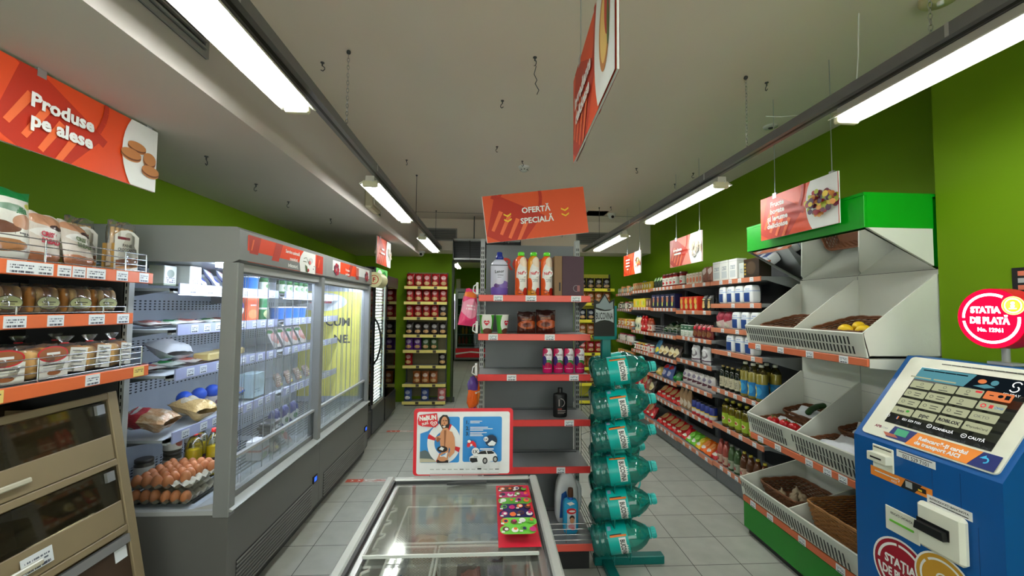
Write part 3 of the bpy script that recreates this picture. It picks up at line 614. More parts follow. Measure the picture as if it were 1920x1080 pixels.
t2 = thing('round_sign', 'cream rounded sign end sticking out beside the cabinet banner', 'sign', (-1.24, 4.57, 1.77)); mb = MB(); mb.rod((-.02, .0, .09), (-.02, .26, .09), .085, mat('cream sign plastic', (226, 220, 170), .4), 24); mb.build('drum', t2); mb = MB(); p = Pl(mb, (-.02, -.0008, .09), (1, 0, 0), (0, 0, 1), 0); p.ell(0, 0, .05, .05, mat('sign red', (190, 50, 40), .5)); p.ell(0, 0, .042, .042, mat('cream sign plastic', (226, 220, 170), .4)); p.text('F', 0, 0, .05, mat('sign red', (190, 50, 40), .5), .03); mb.build('emblem', t2)
t = cooler('drinks_cooler', 'tall cooler with bright reflection painted behind its glass door and green header', 4.96, 5.52, 2.04, mat('cooler dark grey', (52, 55, 58), .35))
def door_reflection_mat():  # glowing dots stand for an LED strip reflected in the door glass
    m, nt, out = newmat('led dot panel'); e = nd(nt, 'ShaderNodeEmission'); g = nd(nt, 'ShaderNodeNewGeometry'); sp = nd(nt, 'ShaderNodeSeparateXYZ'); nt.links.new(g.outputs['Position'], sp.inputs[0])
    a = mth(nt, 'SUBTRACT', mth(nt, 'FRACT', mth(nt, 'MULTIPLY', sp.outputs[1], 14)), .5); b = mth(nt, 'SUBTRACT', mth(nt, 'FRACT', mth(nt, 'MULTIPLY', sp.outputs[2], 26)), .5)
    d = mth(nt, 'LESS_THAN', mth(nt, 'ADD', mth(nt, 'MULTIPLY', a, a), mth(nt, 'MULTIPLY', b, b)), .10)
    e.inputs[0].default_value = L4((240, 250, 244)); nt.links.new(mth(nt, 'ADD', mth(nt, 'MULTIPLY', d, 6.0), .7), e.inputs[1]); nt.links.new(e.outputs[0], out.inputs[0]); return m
mb = MB(); mb.box(-1.40, -1.395, 5.02, 5.46, .40, 1.86, door_reflection_mat()); mb.build('light_panel', t)
mb = MB(); mb.box(-1.372, -1.358, 4.98, 5.50, .36, .40, alu); mb.box(-1.372, -1.358, 4.98, 5.50, 1.84, 1.88, alu); mb.box(-1.372, -1.358, 4.98, 5.02, .4, 1.84, black); mb.box(-1.372, -1.358, 5.46, 5.50, .4, 1.84, alu); d = mb.build('door', t)
mb = MB(); mb.box(-1.367, -1.363, 5.02, 5.46, .40, 1.84, clear('cooler door glass', (246, 252, 249), .05)); mb.build('pane', d)
mb = MB(); mb.tube([(-1.36, 5.0, 1.42), (-1.32, 5.0, 1.36), (-1.29, 5.0, 1.25), (-1.28, 5.0, 1.15), (-1.29, 5.0, 1.05), (-1.32, 5.0, .94), (-1.36, 5.0, .88)], .011, black, 8); mb.build('handle', d)
mb = MB(); mb.box(-1.352, -1.345, 4.98, 5.50, 1.90, 2.03, emit('green header glow', (120, 200, 110), .55)); p = Pl(mb, (-1.345, 4.98, 1.9), (0, 1, 0), (0, 0, 1)); p.ell(.14, .07, .1, .045, white); p.ell(.36, .06, .1, .05, mat('header leaf', (30, 120, 50), .5)); mb.build('header', t)
t = cooler('drinks_cooler', 'dark switched-off cooler beyond the glowing one', 5.56, 6.18, 1.98, bk)
for i in range(5):
    z = .5+i*.27; mb = MB(); mb.box(-2.05, -1.42, 5.6, 6.14, z-.012, z, dgray); mb.build('shelf', t)
mb = MB(); mb.box(-1.368, -1.36, 5.6, 6.14, .36, 1.82, clear('dark cooler glass', (150, 155, 160), .06)); mb.build('door', t)
# ---------------------------------------------------------------- bread shelving
t = thing('bread_shelving', 'dark shelving with orange price strips and packaged bread', 'shelving', (0, 0, 0))
mb = MB(); mb.box(-2.18, -2.16, .98, 2.05, 0, 1.80, dgray); mb.build('back_panel', t)
mb = MB(); mb.box(-2.16, -1.73, 2.05, 2.07, .0, 1.74, mat('charcoal panel', (70, 70, 72), .5)); mb.build('side_panel', t)
mb = MB(); mb.box(-1.735, -1.71, 2.05, 2.08, 0, 1.74, lgray)
for i in range(50): mb.box(-1.7255, -1.7195, 2.0495, 2.0502, .1+i*.033, .118+i*.033, black)
mb.build('upright', t)
so = mat('bread strip orange', (222, 110, 62), .4, var=.06); BZ = {0: (1.71, -1.60, 2.03), 1: (1.522, -1.665, 2.01), 2: (1.282, -1.60, 2.03)}
for k, (z, xf, ye) in BZ.items():
    mb = MB(); mb.box(-2.16, xf, .98, ye, z-.03, z, graym); s = mb.build('shelf', t)
    mb = MB(); mb.box(xf, xf+.01, .98, ye+.005, z-.045, z+.006, so, b=.003); mb.build('price_strip', s)
    pos = [(1.44, .09, 0), (1.53, .055, 0), (1.60, .05, 0), (1.655, .05, 0), (1.71, .08, 0), (1.84, .055, 0), (1.955, .05, 0)] if k == 0 else ([(1.50, .07, 0), (1.64, .06, 0), (1.80, .07, 0), (1.93, .06, 0)] if k == 1 else [(1.385, .07, 1), (1.73, .06, 0), (1.95, .055, 1)])
    for a, wd, yel in pos:
        if a+wd < ye: mb = MB(); mb.box(xf+.01, xf+.0115, a, a+wd, z-.04, z+.002, tag_o if yel else tag_y); mb.build('price_tag', s)
    if k != 1 or True:
        mb = MB(); hh = .09 if k != 1 else .035
        for j in range(4 if k != 1 else 2): zz = z+.012+j*(hh-.012)/(3 if k != 1 else 1); mb.tube([(xf-.25 if k != 1 else xf-.02, ye-.01, zz), (xf-.015, ye-.01, zz), (xf-.015, .98, zz)], .0022, chrome, 5)
        for yy in (ye-.01, ye-.12, ye-.45, ye-.78): mb.rod((xf-.015, yy, z+.0), (xf-.015, yy, z+hh), .003, chrome, 5)
        mb.build('wire_fence', s)
# ---------------------------------------------------------------- leaning bread bins
wood = mat('plywood bin', (136, 120, 92), .55, var=.08, scale=6); woodd = mat('plywood edge', (128, 108, 78), .6); brown = mat('dark brown panel', (66, 50, 38), .4, var=.1)
t = thing('bread_bin_unit', 'plywood bread bin unit with two flip-up clear lids and handles', 'bread bin')
# sloping front: local frame, u runs along +y, v up the slope, from the floor
y0, y1 = .95, 1.955; sx = -.20; T = frame_at((-1.425, y0, 0.005), (0, 1, 0), (sx, 0, 1)); Ls = 1.20; Wd = y1-y0
mb = MB(); mb.M = T
mb.box(Wd-.045, Wd, 0, Ls, -.03, .0, wood, b=.003); mb.box(0, .045, 0, Ls, -.03, 0, wood); 
for v in (Ls-.03, .885, .60): mb.box(.045, Wd-.045, v, v+.028, -.03, 0, wood, b=.003)
mb.build('frame', t)
mb = MB(); mb.box(-2.12, -2.10, y0, y1, .02, 1.12, brown); 
mb.prism([(-2.10, .02), (-1.48, .02), (-1.68, 1.10), (-2.10, 1.10)], woodd, frame_at((0, y1-.012, 0), (1, 0, 0), (0, 0, 1)), .012); mb.build('carcass', t)
acr = clear('smoky acrylic lid', (205, 198, 176), .05, haze=.14, rough=.03, hc=(84, 78, 60))
for v0, v1, nm in ((.915, Ls-.035, 'upper lid'), (.63, .88, 'second lid')):
    bh = (v1-v0)*.42
    mb = MB(); mb.M = T; mb.box(.05, Wd-.05, v0, v0+bh, -.02, -.004, wood, b=.003); d = mb.build('lid', t)
    mb = MB(); mb.M = T; mb.box(.05, Wd-.05, v0+bh, v1, -.012, -.008, acr); mb.build('clear_window', d)
    mb = MB(); mb.M = T; hp = .57; mb.box(hp-.26, hp+.05, v0+bh*.34, v0+bh*.52, .002, .016, mat('clear handle', (196, 190, 170), .2), b=.004); mb.box(hp-.27, hp-.25, v0+bh*.34, v0+bh*.52, -.004, .004, dgray); mb.build('handle', d)
    mb = MB(); mb.M = T; mb.box(Wd-.11, Wd-.075, v1-.05, v1-.01, -.006, .006, alu); mb.build('hinge', d)
    mb = MB(); mb.M = T   # shelf of the bin
    mb.box(.05, Wd-.05, v0-.02, v0-.008, -.45, -.03, woodd); mb.box(.05, Wd-.05, v0, v1-.02, -.47, -.45, woodd); mb.build('tray', t)
    mb = MB(); mb.M = T; mb.ring(0, 0, 0, 0, 0) if False else None
    arc = [(Wd-.06-.0, v0+bh), (Wd-.065, v0+bh+.05), (Wd-.075, v0+bh+.09), (Wd-.10, v0+bh+.115)]
    mb.tube([(a, b, -.022) for a, b in arc], .006, wood, 6); mb.build('side_arc', d)
mb = MB(); mb.M = T; mb.box(.05, Wd-.05, .03, .585, -.02, -.008, brown); mb.box(.05, Wd-.05, .555, .59, -.012, .006, alu); mb.box(Wd-.115, Wd-.06, .50, .548, -.008, -.006, tag_y); mb.build('bottom_flap', t)
mb = MB(); mb.M = T; mb.box(.56, .66, .655, .71, .0, .003, tag_y); mb.build('price_tag', t)
# ---------------------------------------------------------------- display end in the middle of the shop
GX0, GX1 = -.062, .655; GZ = (1.647, 1.399, 1.143, .857, .563)
t = thing('end_display_shelving', 'grey display end with red price strips in the middle of the shop', 'shelving')
bkp = mat('slate back panel', (118, 122, 126), .5, var=.05)
mb = MB(); mb.box(GX0+.04, GX1-.04, 2.955, 2.97, .1, 2.02, bkp)
for z in (.75, 1.05, 1.34, 1.62): mb.box(GX0+.04, GX1-.04, 2.953, 2.956, z, z+.003, dgray)
mb.build('back_panel', t)
for x in (GX0, GX1-.03):
    mb = MB(); mb.box(x, x+.03, 2.93, 2.985, 0, 2.06, lgray)
    for i in range(58): mb.box(x+.006, x+.012, 2.9295, 2.9302, .1+i*.033, .12+i*.033, black); mb.box(x+.018, x+.024, 2.9295, 2.9302, .1+i*.033, .12+i*.033, black)
    mb.build('upright', t)
mb = MB(); p = Pl(mb, (GX0, 2.952, 0), (1, 0, 0), (0, 0, 1), 0); p.text('PROMOȚII', .36, 1.885, .085, mat('stencil red', (196, 52, 36), .5), .03, w=.50); mb.build('lettering', t)
def strip_shelf(t, z, yf, yb, tags, sm=None, fence=False):
    mb = MB(); mb.box(GX0+.005, GX1-.005, yf+.01, yb, z-.028, z, graym)
    mb.box(GX0+.03, GX1-.03, yb-.06, yb-.05, z, z+.002, dgray); s = mb.build('shelf', t)
    mb = MB(); mb.box(GX0-.003, GX1+.003, yf, yf+.01, z-.040, z+.002, sm or coral, b=.003); mb.build('price_strip', s)
    for x0, w in tags: mb = MB(); mb.box(x0, x0+w, yf-.0015, yf, z-.037, z+.0, tag_m); mb.build('price_tag', s)
    for x in (GX0+.002, GX1-.006): mb = MB(); mb.prism([(yf+.02, z-.028), (yb, z-.028), (yb, z-.11)], graym, frame_at((x, 0, 0), (0, 1, 0), (0, 0, 1)), .003); mb.build('bracket', s)
    return s
tagsets = [[(.03, .06), (.235, .07), (.53, .065)], [(.0, .06), (.36, .065)], [(.12, .06), (.52, .06)], [(.49, .06)], [(.44, .055)]]
for i, z in enumerate(GZ):
    strip_shelf(t, z, 2.62, 2.95, tagsets[i], coral if i < 2 else coralr)
s = strip_shelf(t, .163, 2.48, 2.95, [], coral)
mb = MB()
for k in range(4): z = .18+k*.032; mb.tube([(GX0, 2.92, z), (GX0, 2.50, z), (GX1, 2.50, z), (GX1, 2.92, z)], .0025, chrome, 5)
for x in (GX0, .12, .3, .48, GX1): mb.rod((x, 2.50, .165), (x, 2.50, .278), .003, chrome, 5)
mb.build('wire_fence', s)
mb = MB(); mb.box(GX0+.03, GX1-.03, 2.52, 2.95, .0, .12, mat('dark plinth', (38, 38, 40), .6)); mb.build('plinth', t)
# wire side racks hooked on the right hand side
for zb in (.82, .56):
    t2 = thing('wire_side_rack', 'chrome wire rack hooked beside the %s red strip of the display end' % ('fourth' if zb > .7 else 'fifth'), 'wire rack', group='wire side racks')
    mb = MB(); x = GX1+.006
    for k in range(5): z = zb-.02+k*.028; mb.tube([(x, 2.64, z), (x, 2.90, z+.0)], .002, chrome, 4)
    for yy in (2.64, 2.9): mb.rod((x, yy, zb-.02), (x, yy, zb+.22), .0025, chrome, 4)
    mb.tube([(x, 2.64, zb+.22), (x, 2.90, zb+.12)], .002, chrome, 4); mb.build('frame', t2)
for zz, yy in ((1.70, 2.66), (1.45, 2.66), (1.18, 2.66)):
    t2 = thing('hook_clip', 'white plastic hook clip on the edge of the display end, %s' % {1.70: 'above the pink bag', 1.45: 'below the pink bag', 1.18: 'above the orange bags'}[zz], 'hook', group='white hook clips')
    mb = MB(); mb.box(GX0-.022, GX0-.006, yy, yy+.012, zz-.05, zz+.03, white, b=.003); mb.tube([(GX0-.012, yy, zz+.02), (GX0-.035, yy-.01, zz+.005), (GX0-.04, yy-.01, zz-.03), (GX0-.02, yy, zz-.045)], .004, white, 6); mb.build('clip', t2)
# ---------------------------------------------------------------- ice cream freezer
FX0, FX1, FY0, FY1, FZT = -.415, .212, .58, 1.775, .86
t = thing('ice_cream_freezer', 'white chest freezer with sliding glass lids and pale metal rim', 'freezer')
fw = mat('freezer enamel', (205, 208, 206), .35); rim = mat('freezer rim', (188, 192, 190), .32, .2)
mb = MB(); mb.box(FX0+.02, FX1-.02, FY0+.02, FY1-.02, .07, .80, fw, b=.02) if False else None
for a in ((FX0+.015, FX0+.05, FY0+.015, FY1-.015), (FX1-.05, FX1-.015, FY0+.015, FY1-.015), (FX0+.05, FX1-.05, FY0+.015, FY0+.05), (FX0+.05, FX1-.05, FY1-.05, FY1-.015)): mb.box(*a, .07, .81, fw)
mb.box(FX0+.05, FX1-.05, FY0+.05, FY1-.05, .07, .12, fw); mb.build('tub', t)
inn = mat('freezer inner liner', (222, 224, 220), .4, var=.1, scale=4)
mb = MB()
for a in ((FX0+.05, FX0+.055, FY0+.05, FY1-.05), (FX1-.055, FX1-.05, FY0+.05, FY1-.05), (FX0+.05, FX1-.05, FY0+.05, FY0+.055), (FX0+.05, FX1-.05, FY1-.055, FY1-.05)): mb.box(*a, .12, .81, inn)
mb.box(FX0+.055, FX1-.055, FY0+.055, FY1-.055, .40, .405, inn); mb.box(FX0+.055, FX1-.055, FY1-.12, FY1-.055, .12, .70, inn, b=.02); mb.build('liner', t)  # false floor set high so the inside of the tub looks brighter
mb = MB(); k = .032
mb.box(FX0, FX0+k, FY0, FY1, .80, FZT, rim, b=.006); mb.box(FX1-k, FX1, FY0, FY1, .80, FZT, rim, b=.006); mb.box(FX0+k, FX1-k, FY1-k, FY1, .80, FZT-.002, rim, b=.006); mb.box(FX0+k, FX1-k, FY0, FY0+k, .80, FZT-.002, rim, b=.006); mb.build('rim', t)
mb = MB(); mb.box(FX0+k, FX0+k+.010, FY0+k, FY1-k, .81, FZT-.004, black); mb.box(FX1-k-.006, FX1-k, FY0+k, FY1-k, .81, FZT-.004, dgray); mb.box(FX0+k, FX1-k, FY1-k-.006, FY1-k, .81, FZT-.006, dgray); mb.build('seal', t)
mb = MB()
for x in (FX0+k+.010, FX1-k-.026): mb.box(x, x+.02, FY0+k, FY1-k-.006, .81, .842, alu)
mb.box(FX0+k+.03, FX1-k-.026, FY1-k-.03, FY1-k-.006, .81, .842, alu); mb.build('track', t)
lidg = clear('freezer lid glass', (250, 252, 250), .02, haze=.06, rough=.10, hc=(210, 208, 196), fr=.35)
mb = MB(); mb.box(FX0+.06, FX1-.055, 1.24, FY1-.06, .846, .851, lidg); d = mb.build('lid', t)
mb = MB(); mb.box(FX0+.06, FX1-.055, 1.236, 1.2415, .843, .8515, mat('lid edge clear', (215, 218, 214), .2)); mb.build('lid_edge', d)
mb = MB(); mb.prism([(-.16, 0), (.0, .006), (.0, .02), (-.06, .028), (-.10, .028), (-.16, .006)], dgray, frame_at((.0, FY1-.075, .852), (1, 0, 0), (0, 1, 0)), .008); mb.build('lid_grip', d)
mb = MB(); mb.box(FX0+.06, FX1-.055, FY0+.06, 1.30, .834, .839, clear('freezer lower lid glass', (252, 253, 252), .01, haze=.01, fr=.3)); mb.build('lid', t)
mb = MB(); mb.box(-.13, -.05, FY1-.10, FY1-.056, .765, .80, mat('freezer lamp cover', (210, 210, 184), .4), b=.008); mb.build('lamp_cover', t)
# wire ornament frame along the side, drain boss
mb = MB(); xx = FX0+.068
pts = []
for i in range(9): y = 1.60-i*.085; pts += [(xx, y, .822), (xx, y-.03, .822), (xx+.018, y-.035, .826), (xx+.018, y-.05, .826), (xx, y-.055, .822)]
mb.tube(pts, .0045, white, 6); mb.build('basket_rail', t)
# stickers on the lid: strip of ice cream pictures
t2 = thing('price_sheet', 'colourful ice cream price sheet stuck on the freezer lid glass', 'price list', (.038, 1.262, .8515))
mb = MB(); W, Hh = .130, .425; rd = mat('sheet red', (214, 34, 58), .45); mb.box(0, W, 0, Hh, 0, .0008, rd); p = Pl(mb, (0, 0, .0008), (1, 0, 0), (0, 1, 0), 0)
cols = [mat('sheet '+n, c, .45) for n, c in (('brown', (92, 54, 40)), ('magenta', (196, 44, 120)), ('green', (96, 170, 60)), ('navy', (36, 34, 92)), ('orange', (240, 120, 60)), ('lime', (110, 200, 70)))]
rr = random.Random(4)
for i, c in enumerate([0, 1, 2, 3, 3, 5, 5]):
    yy = Hh-.034-i*.0575
    p.rect(.006+.004*(i % 2), yy-.025, W-.012+.004*(i % 3), yy+.025, cols[c], .02)
    for k in range(4):
        cx = .024+k*.028; p.ell(cx, yy+.004*(-1)**k, .011, .014, [cols[4], cols[0], white, cols[2], cols[1]][(i+k) % 5], 12); p.ell(cx+.002, yy+.003, .006, .008, [white, cols[4], cols[3], cols[1]][(i*2+k) % 4], 10)
        if k % 2 == 0: p.rect(cx-.014, yy-.018, cx-.004, yy-.008, white)
mb.build('sheet', t2)
# wire baskets
mesh_m = clear('fine white mesh', (225, 228, 225), .02)
def mesh_mat():
    m, nt, out = newmat('expanded mesh'); t = nd(nt, 'ShaderNodeBsdfTransparent'); b = nd(nt, 'ShaderNodeBsdfPrincipled'); b.inputs['Base Color'].default_value = L4((205, 208, 205)); b.inputs['Roughness'].default_value = .4
    tc = nd(nt, 'ShaderNodeTexCoord'); sp = nd(nt, 'ShaderNodeSeparateXYZ'); nt.links.new(tc.outputs['Object'], sp.inputs[0])
    u = mth(nt, 'ADD', mth(nt, 'ADD', sp.outputs[0], sp.outputs[1]), 0.0)
    a = mth(nt, 'FRACT', mth(nt, 'MULTIPLY', mth(nt, 'ADD', u, mth(nt, 'MULTIPLY', sp.outputs[2], 1.4)), 90)); c = mth(nt, 'FRACT', mth(nt, 'MULTIPLY', mth(nt, 'SUBTRACT', u, mth(nt, 'MULTIPLY', sp.outputs[2], 1.4)), 90))
    f = mth(nt, 'MAXIMUM', mth(nt, 'LESS_THAN', a, .26), mth(nt, 'LESS_THAN', c, .26))
    mx = nd(nt, 'ShaderNodeMixShader'); nt.links.new(f, mx.inputs[0]); nt.links.new(t.outputs[0], mx.inputs[1]); nt.links.new(b.outputs[0], mx.inputs[2]); nt.links.new(mx.outputs[0], out.inputs[0]); return m
XM = mesh_mat()
def freezer_basket(x0, x1, y0, y1, label):
    t = thing('freezer_basket', label, 'wire basket', group='baskets in the freezer'); z0, z1 = .50, .80
    mb = MB(); mb.tube([(x0, y0, z1), (x1, y0, z1), (x1, y1, z1), (x0, y1, z1), (x0, y0, z1)], .004, white, 6); mb.tube([(x0, y0, z0), (x1, y0, z0), (x1, y1, z0), (x0, y1, z0), (x0, y0, z0)], .003, white, 6)
    for x in (x0, x1):
        for y in (y0, y1): mb.rod((x, y, z0), (x, y, z1), .0035, white, 6)
    mb.build('rim', t); mb = MB()
    for q in (((x0, y1, z0), (x1, y1, z0), (x1, y1, z1), (x0, y1, z1)), ((x0, y0, z0), (x1, y0, z0), (x1, y0, z1), (x0, y0, z1)), ((x0, y0, z0), (x0, y1, z0), (x0, y1, z1), (x0, y0, z1)), ((x1, y0, z0), (x1, y1, z0), (x1, y1, z1), (x1, y0, z1)), ((x0, y0, z0), (x1, y0, z0), (x1, y1, z0), (x0, y1, z0))): mb.add(q, [(0, 1, 2, 3)], XM)
    mb.build('mesh', t); return t
freezer_basket(-.30, -.16, .70, 1.365, 'narrow mesh basket in the freezer with blue-wrapped ice creams'); freezer_basket(-.148, .135, .70, 1.365, 'wide mesh basket in the freezer with dark-wrapped cones')
freezer_basket(-.30, .135, 1.385, 1.63, 'mesh basket under the rear freezer lid')
# header card of the freezer
t = thing('freezer_header', 'red-framed advertising card with bathing man and white car', 'advertisement', (-.31, 1.782, .8605))
W, Hh = .42, .278; mb = MB(); rd = mat('card red', (214, 40, 52), .4); mb.prism(rrect(0, 0, W, Hh, .014), rd, frame_at((0, 0, 0), (1, 0, 0), (0, 0, 1)), .006); mb.M = Matrix.Translation((0, -.006, 0)); mb.v = [(x, y-.0, z) for x, y, z in mb.v]
mb.M = Matrix.Identity(4); p = Pl(mb, (0, -.006, 0), (1, 0, 0), (0, 0, 1), 0)
cw = mat('card white', (236, 236, 240), .4); cb = mat('card blue', (52, 140, 214), .4); skin = mat('printed skin', (210, 146, 106), .5); skd = mat('printed skin shade', (150, 92, 60), .5); hair = mat('printed dark hair', (34, 24, 22), .5); sea = mat('printed rocks', (92, 104, 108), .5); sand = mat('printed sand', (188, 182, 160), .5)
p.rect(.014, .005, W-.014, Hh-.013, cw, .01); p.rect(.028, .053, .193, .244, cb, .008); p.rect(.207, .055, .372, .244, cb, .008)
p.poly([(.014, .16), (.03, .175), (.06, .185), (.085, .205), (.11, .235), (.12, .25), (.014, .25)], cw)
p.poly([(.028, .055), (.028, .10), (.05, .106), (.08, .088), (.10, .083), (.10, .055)], sea); p.poly([(.028, .055), (.028, .072), (.07, .070), (.10, .062), (.10, .055)], sand)
p.ring(.128, .135, .055, .03, cw, 0, 360, 36, ry=.066)
for a in (70, 160, 250, 340): p.ring(.128, .135, .055, .031, rd, a-7, a+7, 4, ry=.066)
p.poly([(.115, .205), (.105, .22), (.108, .24), (.122, .253), (.14, .252), (.15, .236), (.152, .212), (.146, .195), (.12, .195)], hair)
p.ell(.129, .222, .014, .024, skin); p.poly([(.118, .208), (.13, .196), (.142, .205), (.141, .215), (.129, .206), (.12, .214)], hair); p.poly([(.121, .206), (.135, .207), (.131, .200), (.124, .201)], white); p.poly([(.122, .23), (.128, .231), (.128, .228), (.122, .227)], hair); p.poly([(.132, .231), (.14, .23), (.14, .227), (.132, .228)], hair); p.poly([(.129, .226), (.132, .215), (.126, .215)], skd)
p.poly([(.11, .155), (.112, .178), (.125, .198), (.142, .20), (.152, .186), (.162, .182), (.172, .16), (.176, .12), (.172, .095), (.152, .075), (.148, .085), (.155, .11), (.15, .12), (.146, .07), (.146, .055), (.1, .055), (.104, .08), (.12, .10), (.114, .12)], skin)
p.poly([(.092, .16), (.112, .17), (.114, .158), (.1, .142), (.094, .15)], skin); p.poly([(.1, .163), (.096, .146), (.103, .14), (.116, .155)], skd); p.poly([(.128, .19), (.13, .12), (.134, .12), (.138, .19)], skd); p.poly([(.1, .055), (.101, .068), (.148, .066), (.148, .055)], hair)
p.ell(.122, .112, .022, .013, hair); p.poly([(.108, .112), (.118, .122), (.13, .116), (.124, .106)], cw); p.poly([(.112, .085), (.145, .1), (.14, .075), (.122, .07)], cw); p.line([(.118, .085), (.136, .094)], .004, cb); p.ell(.124, .072, .018, .010, skin)
p.poly([(.018, .232), (.024, .254), (.098, .262), (.102, .222), (.104, .215), (.092, .203), (.034, .208), (.02, .215)], rd); p.text('NeBUN', .06, .243, .019, white, .05, w=.07, rot=.07); p.text('DUPĂ', .05, .219, .010, white, .04, w=.028, rot=.2)
mag = mat('card magenta', (196, 40, 110), .4); hrt = [(.0, -.8), (.55, -.3), (.9, .2), (.8, .7), (.4, .85), (0, .5), (-.4, .85), (-.8, .7), (-.9, .2), (-.55, -.3)]
for s, mm in ((.019, rd), (.016, white), (.012, rd), (.008, white), (.0045, rd)): p.poly([(.085+x*s, .218+y*s*.8) for x, y in hrt], mm)
for i, yy in enumerate((.225, .20, .178)):
    p.text('%d.' % (i+1), .227, yy, .015, ink, .02)
    p.rect(.238, yy+.002, .238+(.05, .075, .07)[i], yy+.005, cw); p.rect(.238, yy-.004, .238+(.04, .095, .05)[i], yy-.001, cw)
    if i: p.rect(.238, yy-.010, .238+.055, yy-.007, cw)
p.ell(.327, .148, .025, .025, mat('card navy', (24, 44, 70), .4)); p.poly([(.312, .135), (.33, .15), (.348, .14), (.34, .128), (.318, .128)], cw); p.ell(.305, .155, .010, .010, cw); p.text('5X', .305, .155, .009, ink, .02)
p.poly([(.225, .128), (.228, .14), (.25, .15), (.262, .14), (.266, .125), (.258, .118), (.23, .12)], rd); p.rect(.24, .125, .248, .136, cw); p.ell(.235, .147, .007, .006, cw); p.poly([(.228, .122), (.25, .13), (.26, .122), (.25, .118)], cb)
p.ell(.262, .105, .016, .016, cw); p.text('1X', .262, .105, .014, ink, .02)
# the white car
p.rect(.28, .113, .338, .118, cw)
p.poly([(.237, .068), (.238, .083), (.25, .09), (.268, .095), (.285, .108), (.305, .111), (.33, .11), (.343, .101), (.352, .09), (.352, .078), (.346, .068), (.30, .06), (.25, .058)], cw)
p.poly([(.269, .095), (.284, .1065), (.304, .109), (.31, .095)], ink); p.poly([(.313, .095), (.309, .108), (.33, .108), (.342, .099), (.335, .096)], ink); p.poly([(.239, .068), (.24, .08), (.268, .08), (.272, .064), (.248, .06)], ink)
for cx in (.302, .345): p.ell(cx, .068 if cx < .32 else .074, .0105, .0135, ink, 16); p.ell(cx, .068 if cx < .32 else .074, .006, .008, lgray, 12)
p.rect(.255, .083, .272, .0865, lgray)
for i in range(12): x = .075+i*.0245; p.rect(x, .034, x+.016, .034+(.006 if i == 8 else .003), ink if i in (5, 8, 11) else lgray)
p.rect(.075, .020, .36, .0215, lgray); p.rect(.075, .015, .36, .0165, lgray); mb.build('card', t)
mb = MB(); mb.box(.05, W-.05, -.006, .012, -.0005, .012, alu) if False else mb.box(.05, W-.05, .0005, .012, 0, .03, alu); mb.build('holder', t)
# ---------------------------------------------------------------- produce stand
PY0, PY1 = 1.945, 2.885
t = thing('produce_stand', 'white produce stand with green canopy, mirror and three slotted trays', 'produce stand')
gc = mat('bright green canopy', (0, 150, 22), .35, var=.03); pw = mat('cream white sheet', (214, 216, 206), .45, var=.03); gbase = mat('green plinth', (18, 120, 22), .4, var=.04)
mb = MB(); mb.box(1.885, 2.30, PY0, PY1, 2.155, 2.17, gc); mb.box(1.885, 1.90, PY0, PY1, 1.99, 2.155, gc, b=.002); mb.box(1.90, 2.255, PY0, PY0+.012, 1.99, 2.155, gc); mb.box(1.90, 2.30, PY1-.012, PY1, 1.99, 2.155, gc); mb.box(2.29, 2.30, PY0+.012, PY1-.012, 1.80, 2.155, gc); mb.build('canopy', t)
mirror = mat('mirror glass', (225, 228, 226), .03, 1, var=0)
mb = MB(); T = frame_at((0, PY1-.03, 0), (1, 0, 0), (0, 0, 1)); mb.prism([(1.905, 1.983), (2.283, 1.787), (2.286, 1.797), (1.915, 1.993)], mirror, T, PY1-PY0-.05); mb.build('mirror', t)
mb = MB(); mb.prism([(1.90, 1.99), (2.25, 1.99), (2.25, 1.80)], pw, frame_at((0, PY0+.012, 0), (1, 0, 0), (0, 0, 1)), .012); mb.build('canopy_side', t); mb = MB()
mb.prism([(1.895, 1.988), (1.99, 1.988), (2.284, 1.83), (2.284, 1.775)], mat('bracket grey', (140, 142, 142), .5), frame_at((0, PY1+.004, 0), (1, 0, 0), (0, 0, 1)), .004); mb.build('canopy_bracket', t)
mb = MB(); mb.box(2.285, 2.298, PY0, PY1, .05, 1.785, pw)
for z in (1.08, 1.3, .95): mb.box(2.2835, 2.2855, PY0, PY1, z, z+.003, lgray)
mb.box(2.2835, 2.2855, 2.413, 2.417, .1, 1.78, lgray); mb.build('back_panel', t)
def slots(mb, O, U, V, w, h, rows, pitch=.0235, skip=()):
    p = Pl(mb, O, U, V, 0); n = int((w-.05)/pitch)
    for r_ in range(rows):
        y = h*(.12+.44*r_); k = h*.33
        for i in range(n):
            x = .03+i*pitch
            if any(a < x < b for a, b in skip): continue
            p.poly([(x, y), (x+.0065, y), (x+.0065-.003, y+k), (x-.003, y+k)], ink) if False else p.poly([(x, y), (x+.010, y), (x+.010, y+k), (x, y+k)], ink)
